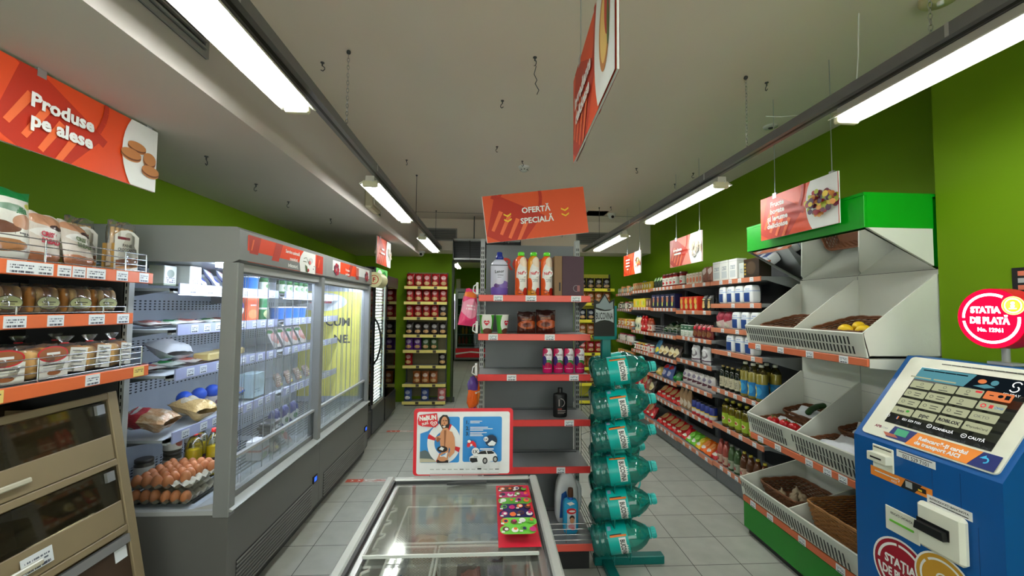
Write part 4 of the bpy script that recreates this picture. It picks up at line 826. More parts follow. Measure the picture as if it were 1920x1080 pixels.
def tray(name, zb, zf, zback, xf, xb, backz, lab, skip=()):
    """floor zb, front top zf, side rises to zback at xb"""
    mb = MB(); ww = .012
    mb.prism([(xf+.035, zb), (2.284, zb), (2.284, zb+.01), (xf+.035, zb+.01)], pw, frame_at((0, PY1, 0), (1, 0, 0), (0, 0, 1)), PY1-PY0); tr = mb.build('tray', t)
    mb = MB(); mb.prism([(xf, zf), (xf+.03, zb), (xf+.036, zb), (xf+.006, zf), (xf+.012, zf+.002), (xf+.004, zf+.006)], pw, frame_at((0, PY1, 0), (1, 0, 0), (0, 0, 1)), PY1-PY0)
    d = Vector((-.03, 0, zf-zb)); n_ = d.length; slots(mb, (xf+.0295, PY1, zb+.003), (0, -1, 0), d, PY1-PY0, n_, 2, skip=skip); mb.build('front_panel', tr)
    for y, nm in ((PY0, 'side_panel'), (PY1-.008, 'side_panel'), (2.41, 'divider')):
        mb = MB(); mb.prism([(xf+.02, zb), (2.284, zb), (2.284, zback), (xb, zback), (xf+.004, zf+.004)], pw, frame_at((0, y+.008, 0), (1, 0, 0), (0, 0, 1)), .008); mb.build(nm, tr)
    mb = MB(); mb.box(xf+.022, xf+.034, PY0, PY1, zb-.044, zb-.004, mat('produce strip terracotta', (204, 104, 66), .4, var=.06), b=.003); ps = mb.build('price_strip', tr)
    for y in lab: mb = MB(); mb.box(xf+.0205, xf+.022, y-.055, y, zb-.042, zb-.004, tag_y); mb.build('price_tag', tr)
    for y in (PY0, PY1-.01):
        mb = MB(); mb.prism([(xf+.034, zb-.05), (xf+.034, zb-.005), (2.284, zb-.005), (2.284, zb-.09), (2.2, zb-.085), (2.05, zb-.062)], pw, frame_at((0, y+.01, 0), (1, 0, 0), (0, 0, 1)), .01); mb.build('tray_bracket', tr)
    return tr
tray('top', 1.335, 1.455, 1.76, 1.857, 2.26, 0, (2.80, 2.58, 2.34, 2.11), skip=())
tray('mid', .70, .833, 1.13, 1.862, 2.27, 0, (2.80, 2.63, 2.37, 2.24, 2.14), skip=((.37, .45),))
tray('low', .262, .38, .50, 1.80, 2.24, 0, (2.80, 2.63, 2.36, 2.1))
mb = MB(); mb.box(1.825, 2.284, PY0+.01, PY1-.005, .045, .215, gbase); mb.box(1.85, 2.28, PY0+.02, PY1-.02, 0, .045, black); mb.box(2.30, 2.56, PY0+.02, PY1-.02, 0, 1.95, dgray); mb.build('plinth', t)
mb = MB(); mb.box(2.30, 2.38, PY0+.25, PY0+.33, 0, .001, black) if False else mb.box(2.10, 2.28, PY0+.02, PY0+.03, .52, .60, dgray); mb.build('dark_stay', t)
# ---------------------------------------------------------------- wall shelving bays
BAYS = []
WXF, WXB = 2.075, 2.545
LEV = {'A': (1.826, 1.618, 1.398, 1.20, .855, .536, .18), 'B': (1.826, 1.552, 1.276, 1.030, .778, .503, .165), 'C': (1.826, 1.575, 1.262, .992, .745, .486, .155), 'D': (1.818, 1.585, 1.26, .99, .745, .486, .15), 'E': (1.80, 1.56, 1.30, 1.07, .82, .55, .15)}
YB = {'A': (3.025, 3.738), 'B': (3.742, 4.455), 'C': (4.459, 5.172), 'D': (5.176, 5.889), 'E': (5.893, 6.606)}
bayname = {'A': 'first', 'B': 'second', 'C': 'third', 'D': 'fourth', 'E': 'fifth'}
wb = mat('charcoal back panel', (52, 54, 58), .5, var=.05)
for b in 'ABCDE':
    y0, y1 = YB[b]
    t = thing('wall_shelving', 'grey wall shelving bay with terracotta price strips, %s from the produce stand' % bayname[b], 'shelving', group='wall shelving bays')
    mb = MB(); mb.box(2.555, 2.575, y0+.005, y1-.005, .1, 2.0, wb); mb.build('back_panel', t)
    mb = MB(); mb.box(2.53, 2.58, y0, y0+.03, 0, 2.02, graym); mb.build('upright', t); mb = MB(); mb.box(2.53, 2.58, y1-.03, y1, 0, 2.02, graym); mb.build('upright', t)
    mb = MB(); mb.box(WXF+.04, 2.53, y0+.002, y1-.002, .01, LEV[b][-1]-.05, mat('grey plinth', (104, 106, 108), .45)); mb.build('plinth', t)
    for i, z in enumerate(LEV[b]):
        xf = WXF; mb = MB(); mb.box(xf+.012, 2.55, y0+.003, y1-.003, z-.028, z, graym)
        for yy in (y0+.003, y1-.007): mb.prism([(xf+.05, z-.028), (2.55, z-.028), (2.55, z-.13), (2.45, z-.12)], graym, frame_at((0, yy+.004, 0), (1, 0, 0), (0, 0, 1)), .004)
        s = mb.build('shelf', t)
        mb = MB(); ys = y0+.0 if b != 'A' else y0+.0; mb.box(xf, xf+.012, ys, y1-.003, z-.038, z+.003, terra, b=.003); mb.build('price_strip', s)
        rr = random.Random(ord(b)*10+i); nt_ = 2 if (b == 'A' and i in (1, 3)) else rr.choice((3, 4, 5)) if b in 'AB' else 6
        yk = y0+.08
        for k in range(nt_):
            mb = MB(); mb.box(xf-.0015, xf, yk, yk+.045, z-.035, z+.0, tag_y); mb.build('price_tag', s); yk += (.62/nt_)*rr.uniform(.8, 1.1)
# ---------------------------------------------------------------- snack racks against the far wall
def snack_rack(label, x0, x1, ys, zs, tall, col, backc):
    t = thing('snack_rack', label, 'snack rack', group='snack racks on the far wall')
    mb = MB(); mb.box(x0, x1, 6.87, 6.88, .1, tall, backc); mb.build('back_panel', t)
    for x in (x0, x1-.02): mb = MB(); mb.box(x, x+.02, 6.84, 6.87, 0, tall, dgray); mb.build('upright', t)
    mb = MB(); mb.box(x0+.02, x1-.02, 6.64, 6.86, 0, .04, black); mb.build('foot', t)
    for z in zs:
        mb = MB(); mb.box(x0, x1, ys+.01, 6.86, z-.015, z, graym); s = mb.build('shelf', t)
        mb = MB(); mb.box(x0-.01, x1+.01, ys, ys+.01, z-.035, z+.012, col); mb.build('price_rail', s)
        for x in (x0+.2, x0+.46): mb = MB(); mb.box(x, x+.05, ys-.0015, ys, z-.03, z+.008, mat('dark shelf label', (70, 60, 50), .5)); mb.build('price_tag', s)
yk = mat('snack rail yellow', (226, 210, 120), .5); ykb = mat('snack rail bright yellow', (236, 224, 60), .5)
SZL = (1.90, 1.62, 1.34, 1.02, .75, .48, .17-.0)
SZL = (1.83, 1.555, 1.28, .965, .695, .415, .095)
def zpx(y, yy=6.6): return None
snack_rack('tall snack rack with red crisp bags beside the doorway', -1.34, -.68, 6.62, (1.881, 1.634, 1.388, 1.11, .866, .622, .33, .056), 2.13, yk, mat('beige rack back', (120, 112, 80), .6))
snack_rack('snack rack with bright yellow rails behind the water bottles', 1.48, 2.05, 6.62, (1.879, 1.644, 1.367, 1.12, .832, .60, .344, .063), 2.14, ykb, mat('yellow header back', (200, 190, 60), .6))
# red drinks cooler in the back room
t = thing('drinks_cooler', 'large red and grey soft drinks cooler seen through the doorway', 'drinks cooler', (-.98, 11.9, 0))
cg = mat('cooler frame grey', (176, 178, 180), .4); rc = mat('cola red', (206, 20, 36), .4); mb = MB()
mb.box(0, 1.1, .05, .7, .04, 2.1, cg, b=.03); mb.build('cabinet', t)
mb = MB(); mb.box(.09, 1.01, .03, .055, .42, 1.98, mat('cooler dark interior', (38, 40, 44), .4)); rr = random.Random(2)
mb.build('interior', t)
for k in range(5):
    z = .5+k*.28; mb = MB(); mb.box(.10, 1.0, .0, .03, z-.015, z+.01, lgray); s = mb.build('shelf', t)
    for j in range(9): mb = MB(); c = [(170, 30, 34), (40, 30, 28), (60, 110, 50), (200, 120, 40)][rr.randrange(4)]; mb.lathe([(.034, z+.01), (.036, z+.14), (.014, z+.19), (.014, z+.22)], mat('drink %d' % (c[0]), c, .3), 8, M=Matrix.Translation((.15+j*.1, -.0+.0, 0))); mb.build('bottle', s)
mb = MB(); mb.box(.08, 1.02, -.045, -.038, .40, 2.0, clear('cooler pane', (215, 225, 228), .06)); mb.box(.04, .09, -.05, .05, .38, 2.04, cg); mb.box(1.01, 1.06, -.05, .05, .38, 2.04, cg); mb.build('door', t)
mb = MB(); mb.box(.05, 1.05, -.05, .05, .12, .38, rc); mb.poly = None; p = Pl(mb, (.05, -.05, .12), (1, 0, 0), (0, 0, 1)); p.poly([(0, .08), (.4, .14), (1.0, .10), (1.0, .13), (.45, .18), (0, .13)], white); mb.build('kick_panel', t)
mb = MB(); mb.box(.10, 1.0, -.05, .05, 1.80, 1.97, mat('cooler header', (200, 205, 210), .4)); p = Pl(mb, (.10, -.05, 1.80), (1, 0, 0), (0, 0, 1)); p.text('Coca-Cola', .45, .09, .10, rc, .03); mb.build('header', t)
lo = copy_tree(lp); lo.location = (-1.12+.35, 9.2, 2.60); lo['label'] = 'small lit lamp in the back room, seen through the doorway'; lo['group'] = 'lamps of the back room'
lo2 = copy_tree(lp); lo2.location = (.5, 8.0, 2.747); lo2['label'] = 'lit lamp on the back room ceiling, behind the display end'; lo2['group'] = 'lamps of the back room'
mb = MB(); mb.rod((-.77, 9.3, 2.60), (-.77, 9.3, 2.75), .006, alu, 6); mb.rod((-.77, 10.3, 2.60), (-.77, 10.3, 2.75), .006, alu, 6); tag(mb.build('lamp_rod'), 'short rods that hold the small lamp in the back room', 'rod')
mb = MB(); mb.box(-.98, -.85, 12.3, 12.49, 2.1, 2.4, cr, b=.01); tag(mb.build('wall_box'), 'cream electrical box on the back room wall near the lamp', 'electrical box')
t = thing('red_crate', 'red drinks crate stack standing by the cooler in the back room', 'crate', (-1.25, 11.9, 0)); mb = MB(); mb.box(0, .25, 0, .3, 0, 1.2, mat('crate black', (40, 30, 30), .5)); mb.build('lower_crates', t); mb = MB(); mb.box(0, .25, 0, .3, 1.2, 1.75, rc, b=.01); mb.build('upper_crates', t)
# ---------------------------------------------------------------- payment kiosk
KX, KY0, KY1, KZ = 1.71, 1.295, 1.85, 1.0
kb = mat('kiosk blue', (2, 82, 152), .4, var=.03); kw = mat('kiosk cream bezel', (226, 226, 210), .4)
t = thing('payment_kiosk', 'blue payment kiosk with sloping touch screen and note slot', 'payment kiosk')
TX, TZ = 1.99, 1.36
mb = MB(); mb.prism([(KX, .03), (2.235, .03), (2.235, TZ-.02), (2.05, TZ), (TX, TZ), (KX, KZ)], kb, frame_at((0, KY1, 0), (1, 0, 0), (0, 0, 1)), KY1-KY0); mb.box(KX+.02, 2.2, KY0+.02, KY1-.02, 0, .03, black); mb.build('cabinet', t)
FV = (TX-KX, 0, TZ-KZ); O = (KX, KY1, KZ)
T = frame_at(O, (0, -1, 0), FV)
# bezel
mb = MB(); mb.M = T; mb.prism(rrect(.028, .02, .535, .449, .018), kw, Matrix.Identity(4), .006); mb.build('bezel', t)
scr = mat('screen black', (20, 24, 26), .12, spec=.6); mb = MB(); mb.M = T; mb.box(.098, .485, .097, .40, .006, .008, scr)
p = Pl(mb, (0, 0, .008), (1, 0, 0), (0, 1, 0), 0)
def sc_(n, c, s=.4):   # lit screen pixels
    return emit('screen '+n, c, s)
key = sc_('key', (196, 200, 160), .33); tl = sc_('teal', (90, 150, 160), .4); dk = sc_('dark', (22, 30, 36), .35); orx = sc_('orange', (214, 120, 70), .5); wt = sc_('white', (235, 238, 235), .6)
p.rect(.10, .335, .32, .398, tl); p.poly([(.29, .335), (.485, .335), (.485, .398), (.31, .398)], dk); p.text('#aaaaa aaaa aaaaaa aa', .20, .385, .010, dk, .02, w=.17)
p.ell(.34, .37, .014, .010, orx); p.ell(.38, .37, .012, .012, tl); p.poly([(.32, .345), (.36, .36), (.39, .35), (.36, .34)], tl)
for s_, a, b in ((1, 20, 250),): p.ring(.445, .376, .012, .004, wt, 20, 250); p.ring(.445, .356, .012, .004, wt, -160, 70)
p.text('SELFPAY', .447, .331, .010, wt, .0, w=.05)
kw_, kh = .083, .036
rows = [.287, .239, .191, .143]
for c in range(4):
    for r_ in range(4):
        x0 = .108+c*.0935-.0; y0 = rows[r_]
        km = orx if (c == 3 and r_ == 0) else key
        p.rect(x0, y0, x0+kw_, y0+kh, km, .004)
        q = (c, r_)
        if q == (0, 3): p.text('loto', x0+.035, y0+.018, .013, ink, .03); p.ell(x0+.062, y0+.022, .007, .006, sc_('leaf', (70, 150, 60), .5))
        elif q == (1, 3): p.text('ppc', x0+.042, y0+.019, .018, ink, .04)
        elif q == (2, 3): p.text('ROBLOX', x0+.042, y0+.018, .013, ink, .06)
        elif q == (3, 3): p.text('PaysafeCard', x0+.045, y0+.018, .009, ink, .01, w=.06); p.poly([(x0+.008, y0+.018), (x0+.014, y0+.022), (x0+.014, y0+.014)], ink)
        elif q == (3, 2): p.text('OKTO', x0+.035, y0+.018, .012, sc_('grey', (110, 110, 100), .5), .01)
        elif q == (3, 1): p.ring(x0+.018, y0+.018, .007, .004, rd); p.rect(x0+.036, y0+.011, x0+.048, y0+.026, rd); p.text('DIGI', x0+.066, y0+.018, .010, mat('digi blue', (60, 110, 170), .4), .02, w=.024)
        elif q == (3, 0): p.ell(x0+.048, y0+.02, .008, .007, dk); p.rect(x0+.062, y0+.010, x0+.076, y0+.028, dk); p.text('#aa', x0+.022, y0+.018, .007, dk, .0)
        elif q == (2, 0): p.ring(x0+.035, y0+.022, .006, .0015, ink); p.text('#aaa', x0+.035, y0+.007, .006, ink); p.rect(x0+.058, y0+.022, x0+.08, y0+.032, rd, .004)
        elif q == (2, 1): p.ring(x0+.035, y0+.022, .006, .0015, ink); p.text('#aaaa', x0+.035, y0+.007, .006, ink)
        elif q == (0, 0) or q == (1, 0): p.ring(x0+.042, y0+.023, .0055, .0015, ink); p.text(['#aaaaaaaa', '#aaa aaaa'][c], x0+.042, y0+.007, .006, ink)
        else: p.ring(x0+.018, y0+.018, .006, .0018, ink); p.text(['#aaaaaa', '#aaaaaaa', '#aaaaa'][c], x0+.052, y0+.022, .006, ink, align='c'); p.text(['#aaaaa', '#aaaaaa', '#aaaaaa'][c], x0+.052, y0+.011, .006, ink)
for c in range(2): p.rect(.108+c*.0935, .327, .108+c*.0935+kw_, .333, key)
p.ring(.125, .117, .007, .0015, wt); p.text('i', .125, .117, .008, wt); p.rect(.163, .110, .166, .124, sc_('blue', (40, 70, 180), .5)); p.rect(.166, .110, .169, .124, sc_('yel', (230, 200, 50), .5)); p.rect(.169, .110, .172, .124, rd)
p.text('021 529 7101', .225, .117, .010, wt, .01, w=.082); p.ring(.295, .117, .008, .002, wt); p.rect(.291, .116, .299, .118, wt); p.text('SCANEAZĂ', .345, .115, .010, wt, .02, w=.07)
p.ring(.415, .115, .008, .002, wt); p.rect(.411, .114, .419, .116, wt); p.text('CAUTĂ', .455, .115, .011, wt, .02, w=.05); mb.build('screen', t)
mb = MB(); mb.M = T; p = Pl(mb, (0, 0, .006), (1, 0, 0), (0, 1, 0), 0)
p.text('#aaaaaa aaaa aa aaaaaaaa aaaaa aaa aaaa aa aaaaa', .33, .428, .0075, ink, .01, w=.33)
mb.build('notice_print', t); mb = MB(); mb.M = T; p = Pl(mb, (0, 0, .006), (1, 0, 0), (0, 1, 0), 0)
p.text('APB', .085, .068, .012, mat('seal maroon', (120, 30, 60), .5), .04); p.text('CORP', .115, .067, .008, lgray, .02)
nv = mat('sticker navy', (24, 40, 110), .4); os_ = mat('sticker orange', (240, 140, 50), .4)
p.poly([(.15, .088), (.29, .088), (.25, .03), (.14, .03)], nv); p.rect(.165, .05, .215, .082, mat('sticker green', (60, 160, 120), .4)); p.poly([(.12, .05), (.17, .05), (.19, .038), (.14, .034)], mat('sticker hand', (170, 90, 70), .5))
mb.build('sticker', t); mb = MB(); mb.M = T; p = Pl(mb, (0, 0, .0075), (1, 0, 0), (0, 1, 0), 0)
p.poly([(.245, .088), (.47, .088), (.445, .025), (.225, .025)], os_); p.text('Reîncarcă-ți cardul', .345, .067, .016, cw, .04, w=.18); p.text('de transport AICI', .335, .045, .016, cw, .04, w=.17)
p.poly([(.47, .088), (.525, .088), (.525, .025), (.445, .025)], nv); p.ring(.485, .058, .010, .005, mat('arrow cyan', (60, 180, 230), .4), -90, 150); p.poly([(.468, .062), (.484, .078), (.487, .064)], mat('arrow cyan', (60, 180, 230), .4)); mb.build('sticker', t)
# front face features; face coords: u = KY1 - y, v = z
T2 = frame_at((KX, KY1, 0), (0, -1, 0), (0, 0, 1))
mb = MB(); mb.M = T2; mb.box(.20, .35, .966, .995, 0, .0008, white) ; p = Pl(mb, (0, 0, .0008), (1, 0, 0), (0, 1, 0), 0)
p.text('021 529 7101', .275, .976, .015, ink, .01, w=.10); p.text('#aaa aaaaa aaa aa', .275, .989, .005, ink, .0, w=.13); mb.build('phone_label', t)
mb = MB(); mb.M = T2; mb.box(.095, .19, .885, .985, 0, .006, kw, b=.003); mb.prism([(.100, .92), (.185, .92), (.185, .955), (.100, .955)], kw, Matrix.Translation((0, 0, .006)), .03); mb.box(.115, .165, .933, .940, .036, .037, black); p = Pl(mb, (0, 0, .006), (1, 0, 0), (0, 1, 0), 0); p.text('#aaaa aaaa aaaa', .142, .974, .008, ink, .02, w=.08); mb.build('card_reader', t)
mb = MB(); mb.M = T2; mb.box(.08, .335, .845, .885, 0, .0008, os_); p = Pl(mb, (0, 0, .0008), (1, 0, 0), (0, 1, 0), 0); p.text('#aaaaaaa aaa aaaa', .15, .869, .009, cw, .01, w=.10); p.text('AICI', .185, .856, .009, cw, .02); p.poly([(.235, .885), (.30, .885), (.27, .845), (.215, .845)], ink); p.rect(.235, .855, .262, .880, lgray); p.rect(.28, .858, .315, .876, ink); p.rect(.285, .861, .30, .868, mat('mini yellow', (240, 200, 60), .4)); p.ring(.205, .868, .006, .003, cw, -90, 120); mb.build('orange_label', t)
mb = MB(); mb.M = T2; mb.box(.145, .285, .645, .745, 0, .005, kw, b=.003); mb.prism(rrect(.165, .685, .265, .694, .004), mat('lit green slot', (110, 190, 60), .35), Matrix.Translation((0, 0, .005)), .002); p = Pl(mb, (0, 0, .005), (1, 0, 0), (0, 1, 0), 0); p.text('RIDICAȚI CHITANȚA', .215, .722, .009, ink, .02, w=.09); mb.build('receipt_slot', t)
mb = MB(); mb.M = T2; mb.box(.315, .465, .83, .862, 0, .001, white); p = Pl(mb, (0, 0, .001), (1, 0, 0), (0, 1, 0), 0); p.text('INTRODUCEȚI BANCNOTA', .39, .850, .0075, ink, .03, w=.135); p.text('#aa aa aa aa aa aa', .39, .838, .006, ink, .01, w=.13); mb.build('note_label', t)
mb = MB(); mb.M = T2; mb.box(.298, .46, .665, .835, 0, .035, kw, b=.012); mb.box(.305, .418, .735, .775, .035, .037, black); mb.prism([(.31, .735), (.415, .735), (.41, .765), (.315, .765)], black, Matrix.Translation((0, 0, .037)), .02); mb.build('note_slot', t)
wn = mat('badge wine red', (150, 18, 40), .4); gd = mat('badge gold', (196, 146, 44), .4)
mb = MB(); mb.M = T2; p = Pl(mb, (0, 0, .0004), (1, 0, 0), (0, 1, 0), 0)
p.ell(.205, .50, .125, .125, white, 40); p.ell(.205, .50, .117, .117, wn, 40); p.ring(.205, .50, .098, .010, white, 100, 175, 24); p.ring(.205, .50, .098, .010, white, 185, 385, 40); p.ring(.205, .50, .098, .010, white, 40, 95, 24)
p.text('STAȚIA', .20, .525, .034, white, .04, w=.13); p.text('DE PLATĂ', .20, .475, .034, white, .04, w=.15)
p.ell(.365, .555, .105, .105, white, 36); p.ell(.365, .555, .098, .098, gd, 36); p.ring(.365, .555, .080, .008, white, -20, 130); p.ring(.365, .555, .080, .008, white, 140, 320); p.ring(.365, .565, .022, .006, white, 40, 300); p.ring(.365, .565, .012, .005, white, 40, 300); p.rect(.362, .562, .39, .568, white); mb.build('badge_sticker', t)
# service door joints
mb = MB(); mb.M = T2; mb.box(.335, .337, .86, .99, 0, .0006, mat('joint blue', (8, 60, 120), .5)); mb.box(.43, .432, .84, .985, 0, .0006, mat('joint blue', (8, 60, 120), .5)); mb.box(.335, .43, .845, .847, 0, .0006, mat('joint blue', (8, 60, 120), .5)); mb.box(.48, .482, .1, .82, 0, .0006, mat('joint blue', (8, 60, 120), .5)); mb.build('panel_joint', t)
# illuminated round sign
t = thing('illuminated_sign', 'round glowing red payment sign on a short pole above the kiosk', 'lit sign', (1.98, 1.515, 1.545))
mb = MB(); mb.M = Matrix.Translation((.06, -.0, 0)); mb.rod((.0, -.0, -.178), (0, 0, -.10), .012, lgray, 12); mb.box(-.03, .03, -.04, .04, -.183, -.172, lgray); mb.build('pole', t)
rs = emit('sign red glow', (250, 8, 44), 1.25); ws = emit('sign white glow', (255, 240, 250), 3.0)
T = frame_at((0, 0, 0), (-.05, -1, 0), (0, 0, 1))
mb = MB(); mb.M = T; mb.prism([(.118*math.cos(a*PI/24), .118*math.sin(a*PI/24)) for a in range(48)], mat('sign rim red', (200, 20, 40), .4), Matrix.Translation((0, 0, -.07)), .07); mb.build('drum', t)
mb = MB(); mb.M = T; p = Pl(mb, (0, 0, 0), (1, 0, 0), (0, 1, 0), .0005); p.ell(0, 0, .116, .116, rs, 48)
p.ring(0, 0, .094, .010, ws, 62, 180, 30); p.ring(0, 0, .094, .010, ws, 188, 364, 40)
p.text('STAȚIA', -.015, .034, .024, ws, .06, w=.105); p.text('DE PLATĂ', -.002, -.008, .025, ws, .06, w=.135); p.text('No. 12961', 0, -.045, .015, ws, .04, w=.09)
yg = emit('coin glow', (250, 170, 40), 1.2); yg2 = emit('coin centre glow', (250, 220, 60), 1.3)
p.ell(.078, .050, .037, .035, emit('coin edge glow', (255, 220, 120), 1.4), 30); p.ell(.078, .050, .033, .031, yg, 30); p.ring(.078, .05, .026, .004, ws); p.ell(.076, .05, .02, .018, yg2, 24); p.text('S', .078, .054, .020, ws, .05); p.rect(.066, .037, .09, .040, ws); mb.build('face', t)
# poster on the pillar
t = thing('wall_poster', 'small dark framed notice on the bright green pillar', 'notice', (2.256, 1.640, 1.45)); mb = MB(); mb.M = frame_at((0, 0, 0), (0, -1, 0), (0, 0, 1)); mb.box(0, .42, 0, .31, 0, .004, black); p = Pl(mb, (0, 0, .004), (1, 0, 0), (0, 1, 0), 0)
sal = mat('notice salmon', (206, 110, 84), .5)
for i, (y, m_) in enumerate(((.275, sal), (.245, lgray), (.215, sal), (.15, mat('notice pale', (220, 170, 150), .5)), (.10, sal), (.05, lgray))): p.rect(.02, y, .38, y+.02 if i != 3 else y+.05, m_)
mb.build('notice_board', t)
# ---------------------------------------------------------------- water bottle rack
teal = mat('teal powder coat', (0, 104, 100), .35)
t = thing('water_rack', 'teal metal water bottle stand with a sign board on top', 'bottle rack', (.74, 2.56, 0))
mb = MB(); mb.box(-.075, .36, -.02, .035, .0, .05, teal, b=.004); mb.box(-.03, .03, -.25, .35, .0, .04, teal, b=.004); mb.build('foot', t)
mb = MB(); mb.box(-.028, .028, -.015, .03, .04, 1.42, teal, b=.004); mb.build('post', t)
RACK = t
mb = MB(); T = frame_at((-.085, -.03, 1.395), (1, .12, 0), (0, 0, 1)); mb.M = T
mb.prism([(0, 0), (.135, .0), (.135, .235), (.10, .215), (.07, .27), (.035, .215), (0, .23)], black, Matrix.Identity(4), .006); mb.box(.135, .15, -.02, .19, -.012, .006, teal); mb.box(0, .15, -.02, 0, -.012, .006, teal)
p = Pl(mb, (0, 0, .006), (1, 0, 0), (0, 1, 0), 0); gy = mat('sign mountain grey', (120, 130, 134), .5); p.poly([(.012, .2), (.035, .205), (.07, .255), (.1, .205), (.125, .22), (.125, .17), (.07, .165), (.012, .18)], gy)
p.poly([(.008, .17), (.04, .160), (.07, .157), (.10, .160), (.128, .172), (.128, .085), (.1, .098), (.07, .102), (.04, .098), (.008, .085)], mat('sign band silver', (160, 166, 168), .45)); p.text('BUCOVINA', .068, .128, .042, ink, .02, w=.112); mb.build('sign_board', t)
# five litre bottles
pet = clear('teal bottle plastic', (110, 214, 200), .14, haze=.22, rough=.06, hc=(30, 170, 160)); petd = clear('teal bottle base plastic', (50, 160, 150), .14, rough=.1)
wl = mat('bottle label teal', (0, 168, 160), .3, var=.04); capm = mat('bottle cap teal', (40, 172, 168), .35)
def water_proto():
    t = thing('water_bottle', 'x', 'water bottle', group='five litre water bottles'); R_ = .082
    prof = [(.03, .0), (.062, .0), (R_, .018), (R_, .03), (R_-.006, .038), (R_, .046), (R_, .062), (R_-.006, .070), (R_, .078), (R_, .09), (R_, .205), (R_-.003, .215), (R_, .225), (.072, .262), (.052, .296), (.03, .318), (.024, .325), (.024, .338)]
    mb = MB(); mb.lathe(prof, pet, 24, cap=False); mb.lathe([(0, .008), (.05, .004), (.06, .0)], petd, 20, cap=False)
    for i in range(6): a = i*PI/3; mb.ball((.055*math.cos(a), .055*math.sin(a), .02), .02, petd, 8, 6)
    mb.build('body', t)
    mb = MB(); mb.lathe([(R_+.0012, .092), (R_+.0012, .203)], wl, 28, cap=False)
    # printed marks on the visible side, angle measured round the axis
    def cyl(pts, m, lift):
        mb.add([((R_+lift)*math.cos(a), (R_+lift)*math.sin(a), z) for a, z in pts], [tuple(range(len(pts)))], m)
    a0 = -PI/2
    def strip(a1, a2, z0, z1, m, lift, n=6):
        for i in range(n): u0, u1 = a1+(a2-a1)*i/n, a1+(a2-a1)*(i+1)/n; cyl([(u0, z0), (u1, z0), (u1, z1), (u0, z1)], m, lift)
    strip(a0-.62, a0+.85, .150, .188, white, .0018, 10)
    for s_ in range(4): cyl([(a0+.1-.28+s_*.14, .185), (a0+.1-.21+s_*.14, .198), (a0+.1-.14+s_*.14, .185)], white, .002)
    og_ = mat('bottle orange mark', (220, 120, 50), .4); strip(a0-.80, a0-.68, .105, .195, og_, .0018, 2); strip(a0-.86, a0-.80, .105, .17, ink, .0019, 1); strip(a0-1.4, a0-1.1, .098, .118, mat('bottle barcode', (150, 170, 200), .4), .0018, 2)
    # letters wrap round the band
    vs, fs, W_ = glyphs('BUCOVINA', .03); k = 1.3/W_
    mb.add([((R_+.0024)*math.cos(a0-.50+x*k), (R_+.0024)*math.sin(a0-.50+x*k), .156+y*.036) for x, y in vs], fs, ink)
    mb.build('label', t)
    mb = MB(); mb.lathe([(.027, .334), (.028, .338), (.028, .356), (.025, .362)], capm, 16)
    for i in range(16): a = i*PI/8; mb.box(.0275*math.cos(a)-.0015, .0275*math.cos(a)+.0015, .0275*math.sin(a)-.0015, .0275*math.sin(a)+.0015, .338, .356, capm)
    mb.build('cap', t)
    mb = MB(); mb.lathe([(.03, .322), (.031, .33)], capm, 16, cap=False); pts = [Vector((.03*math.cos(a), .0, .326)) for a in (0,)]
    mb.tube([(0, .03, .326), (0, .06, .315), (.0, .078, .30), (0, .082, .285), (0, .07, .30), (0, .052, .318)], .004, capm, 6); mb.build('handle', t)
    return t
wp = water_proto(); first = True
names = ['topmost', 'second', 'third', 'fourth', 'fifth', 'lowest']
for row in range(2):
    for k in range(6):
        o = wp if first else copy_tree(wp); first = False
        z = [1.205, 1.012, .826, .641, .449, .253][k]
        jit = ((k*7) % 5-2)*.03
        ax = Vector((.97, -.20 if row == 0 else .05, .19+((k % 3)-1)*.03)).normalized()
        base = Vector((.612, 2.398, z-.02)) if row == 0 else Vector((.685, 2.705, z-.04))
        mb = MB(); yb = -.03 if row == 0 else .045; sgn = -1 if row == 0 else 1
        for sd in (.10, .19):
            c_ = base+ax*sd-Vector((.74, 2.56, 0)); za = c_.z-.0915
            mb.tube([(c_.x, yb, za), (c_.x, c_.y+sgn*.092, za), (c_.x, c_.y+sgn*.096, za+.05)], .0035, teal, 6)
            mb.tube([(0, yb, za), (c_.x, yb, za)], .0035, teal, 6)
        mb.build('cradle', RACK)
        q = ax.to_track_quat('Z', 'Y'); roll = [.55, .0, .25, .75, .1, -.1][k] if row == 0 else .9*k
        # turn about the bottle's own axis so that the label side looks outwards
        M = q.to_matrix(); want = Vector((0, -1, .25)).normalized(); loc = M.transposed() @ want; a = math.atan2(loc.y, loc.x)+PI/2
        o.rotation_mode = 'QUATERNION'; from mathutils import Quaternion
        o.rotation_quaternion = q @ Quaternion((0, 0, 1), a+.15-(roll-.3)*.6)
        o.location = base; o['label'] = ('%s green five litre water bottle on the front side of the teal stand' if row == 0 else '%s green five litre water bottle on the rear side of the teal stand') % names[k]
        o['group'] = 'water bottles lying on the front of the stand' if row == 0 else 'water bottles lying on the rear of the stand'
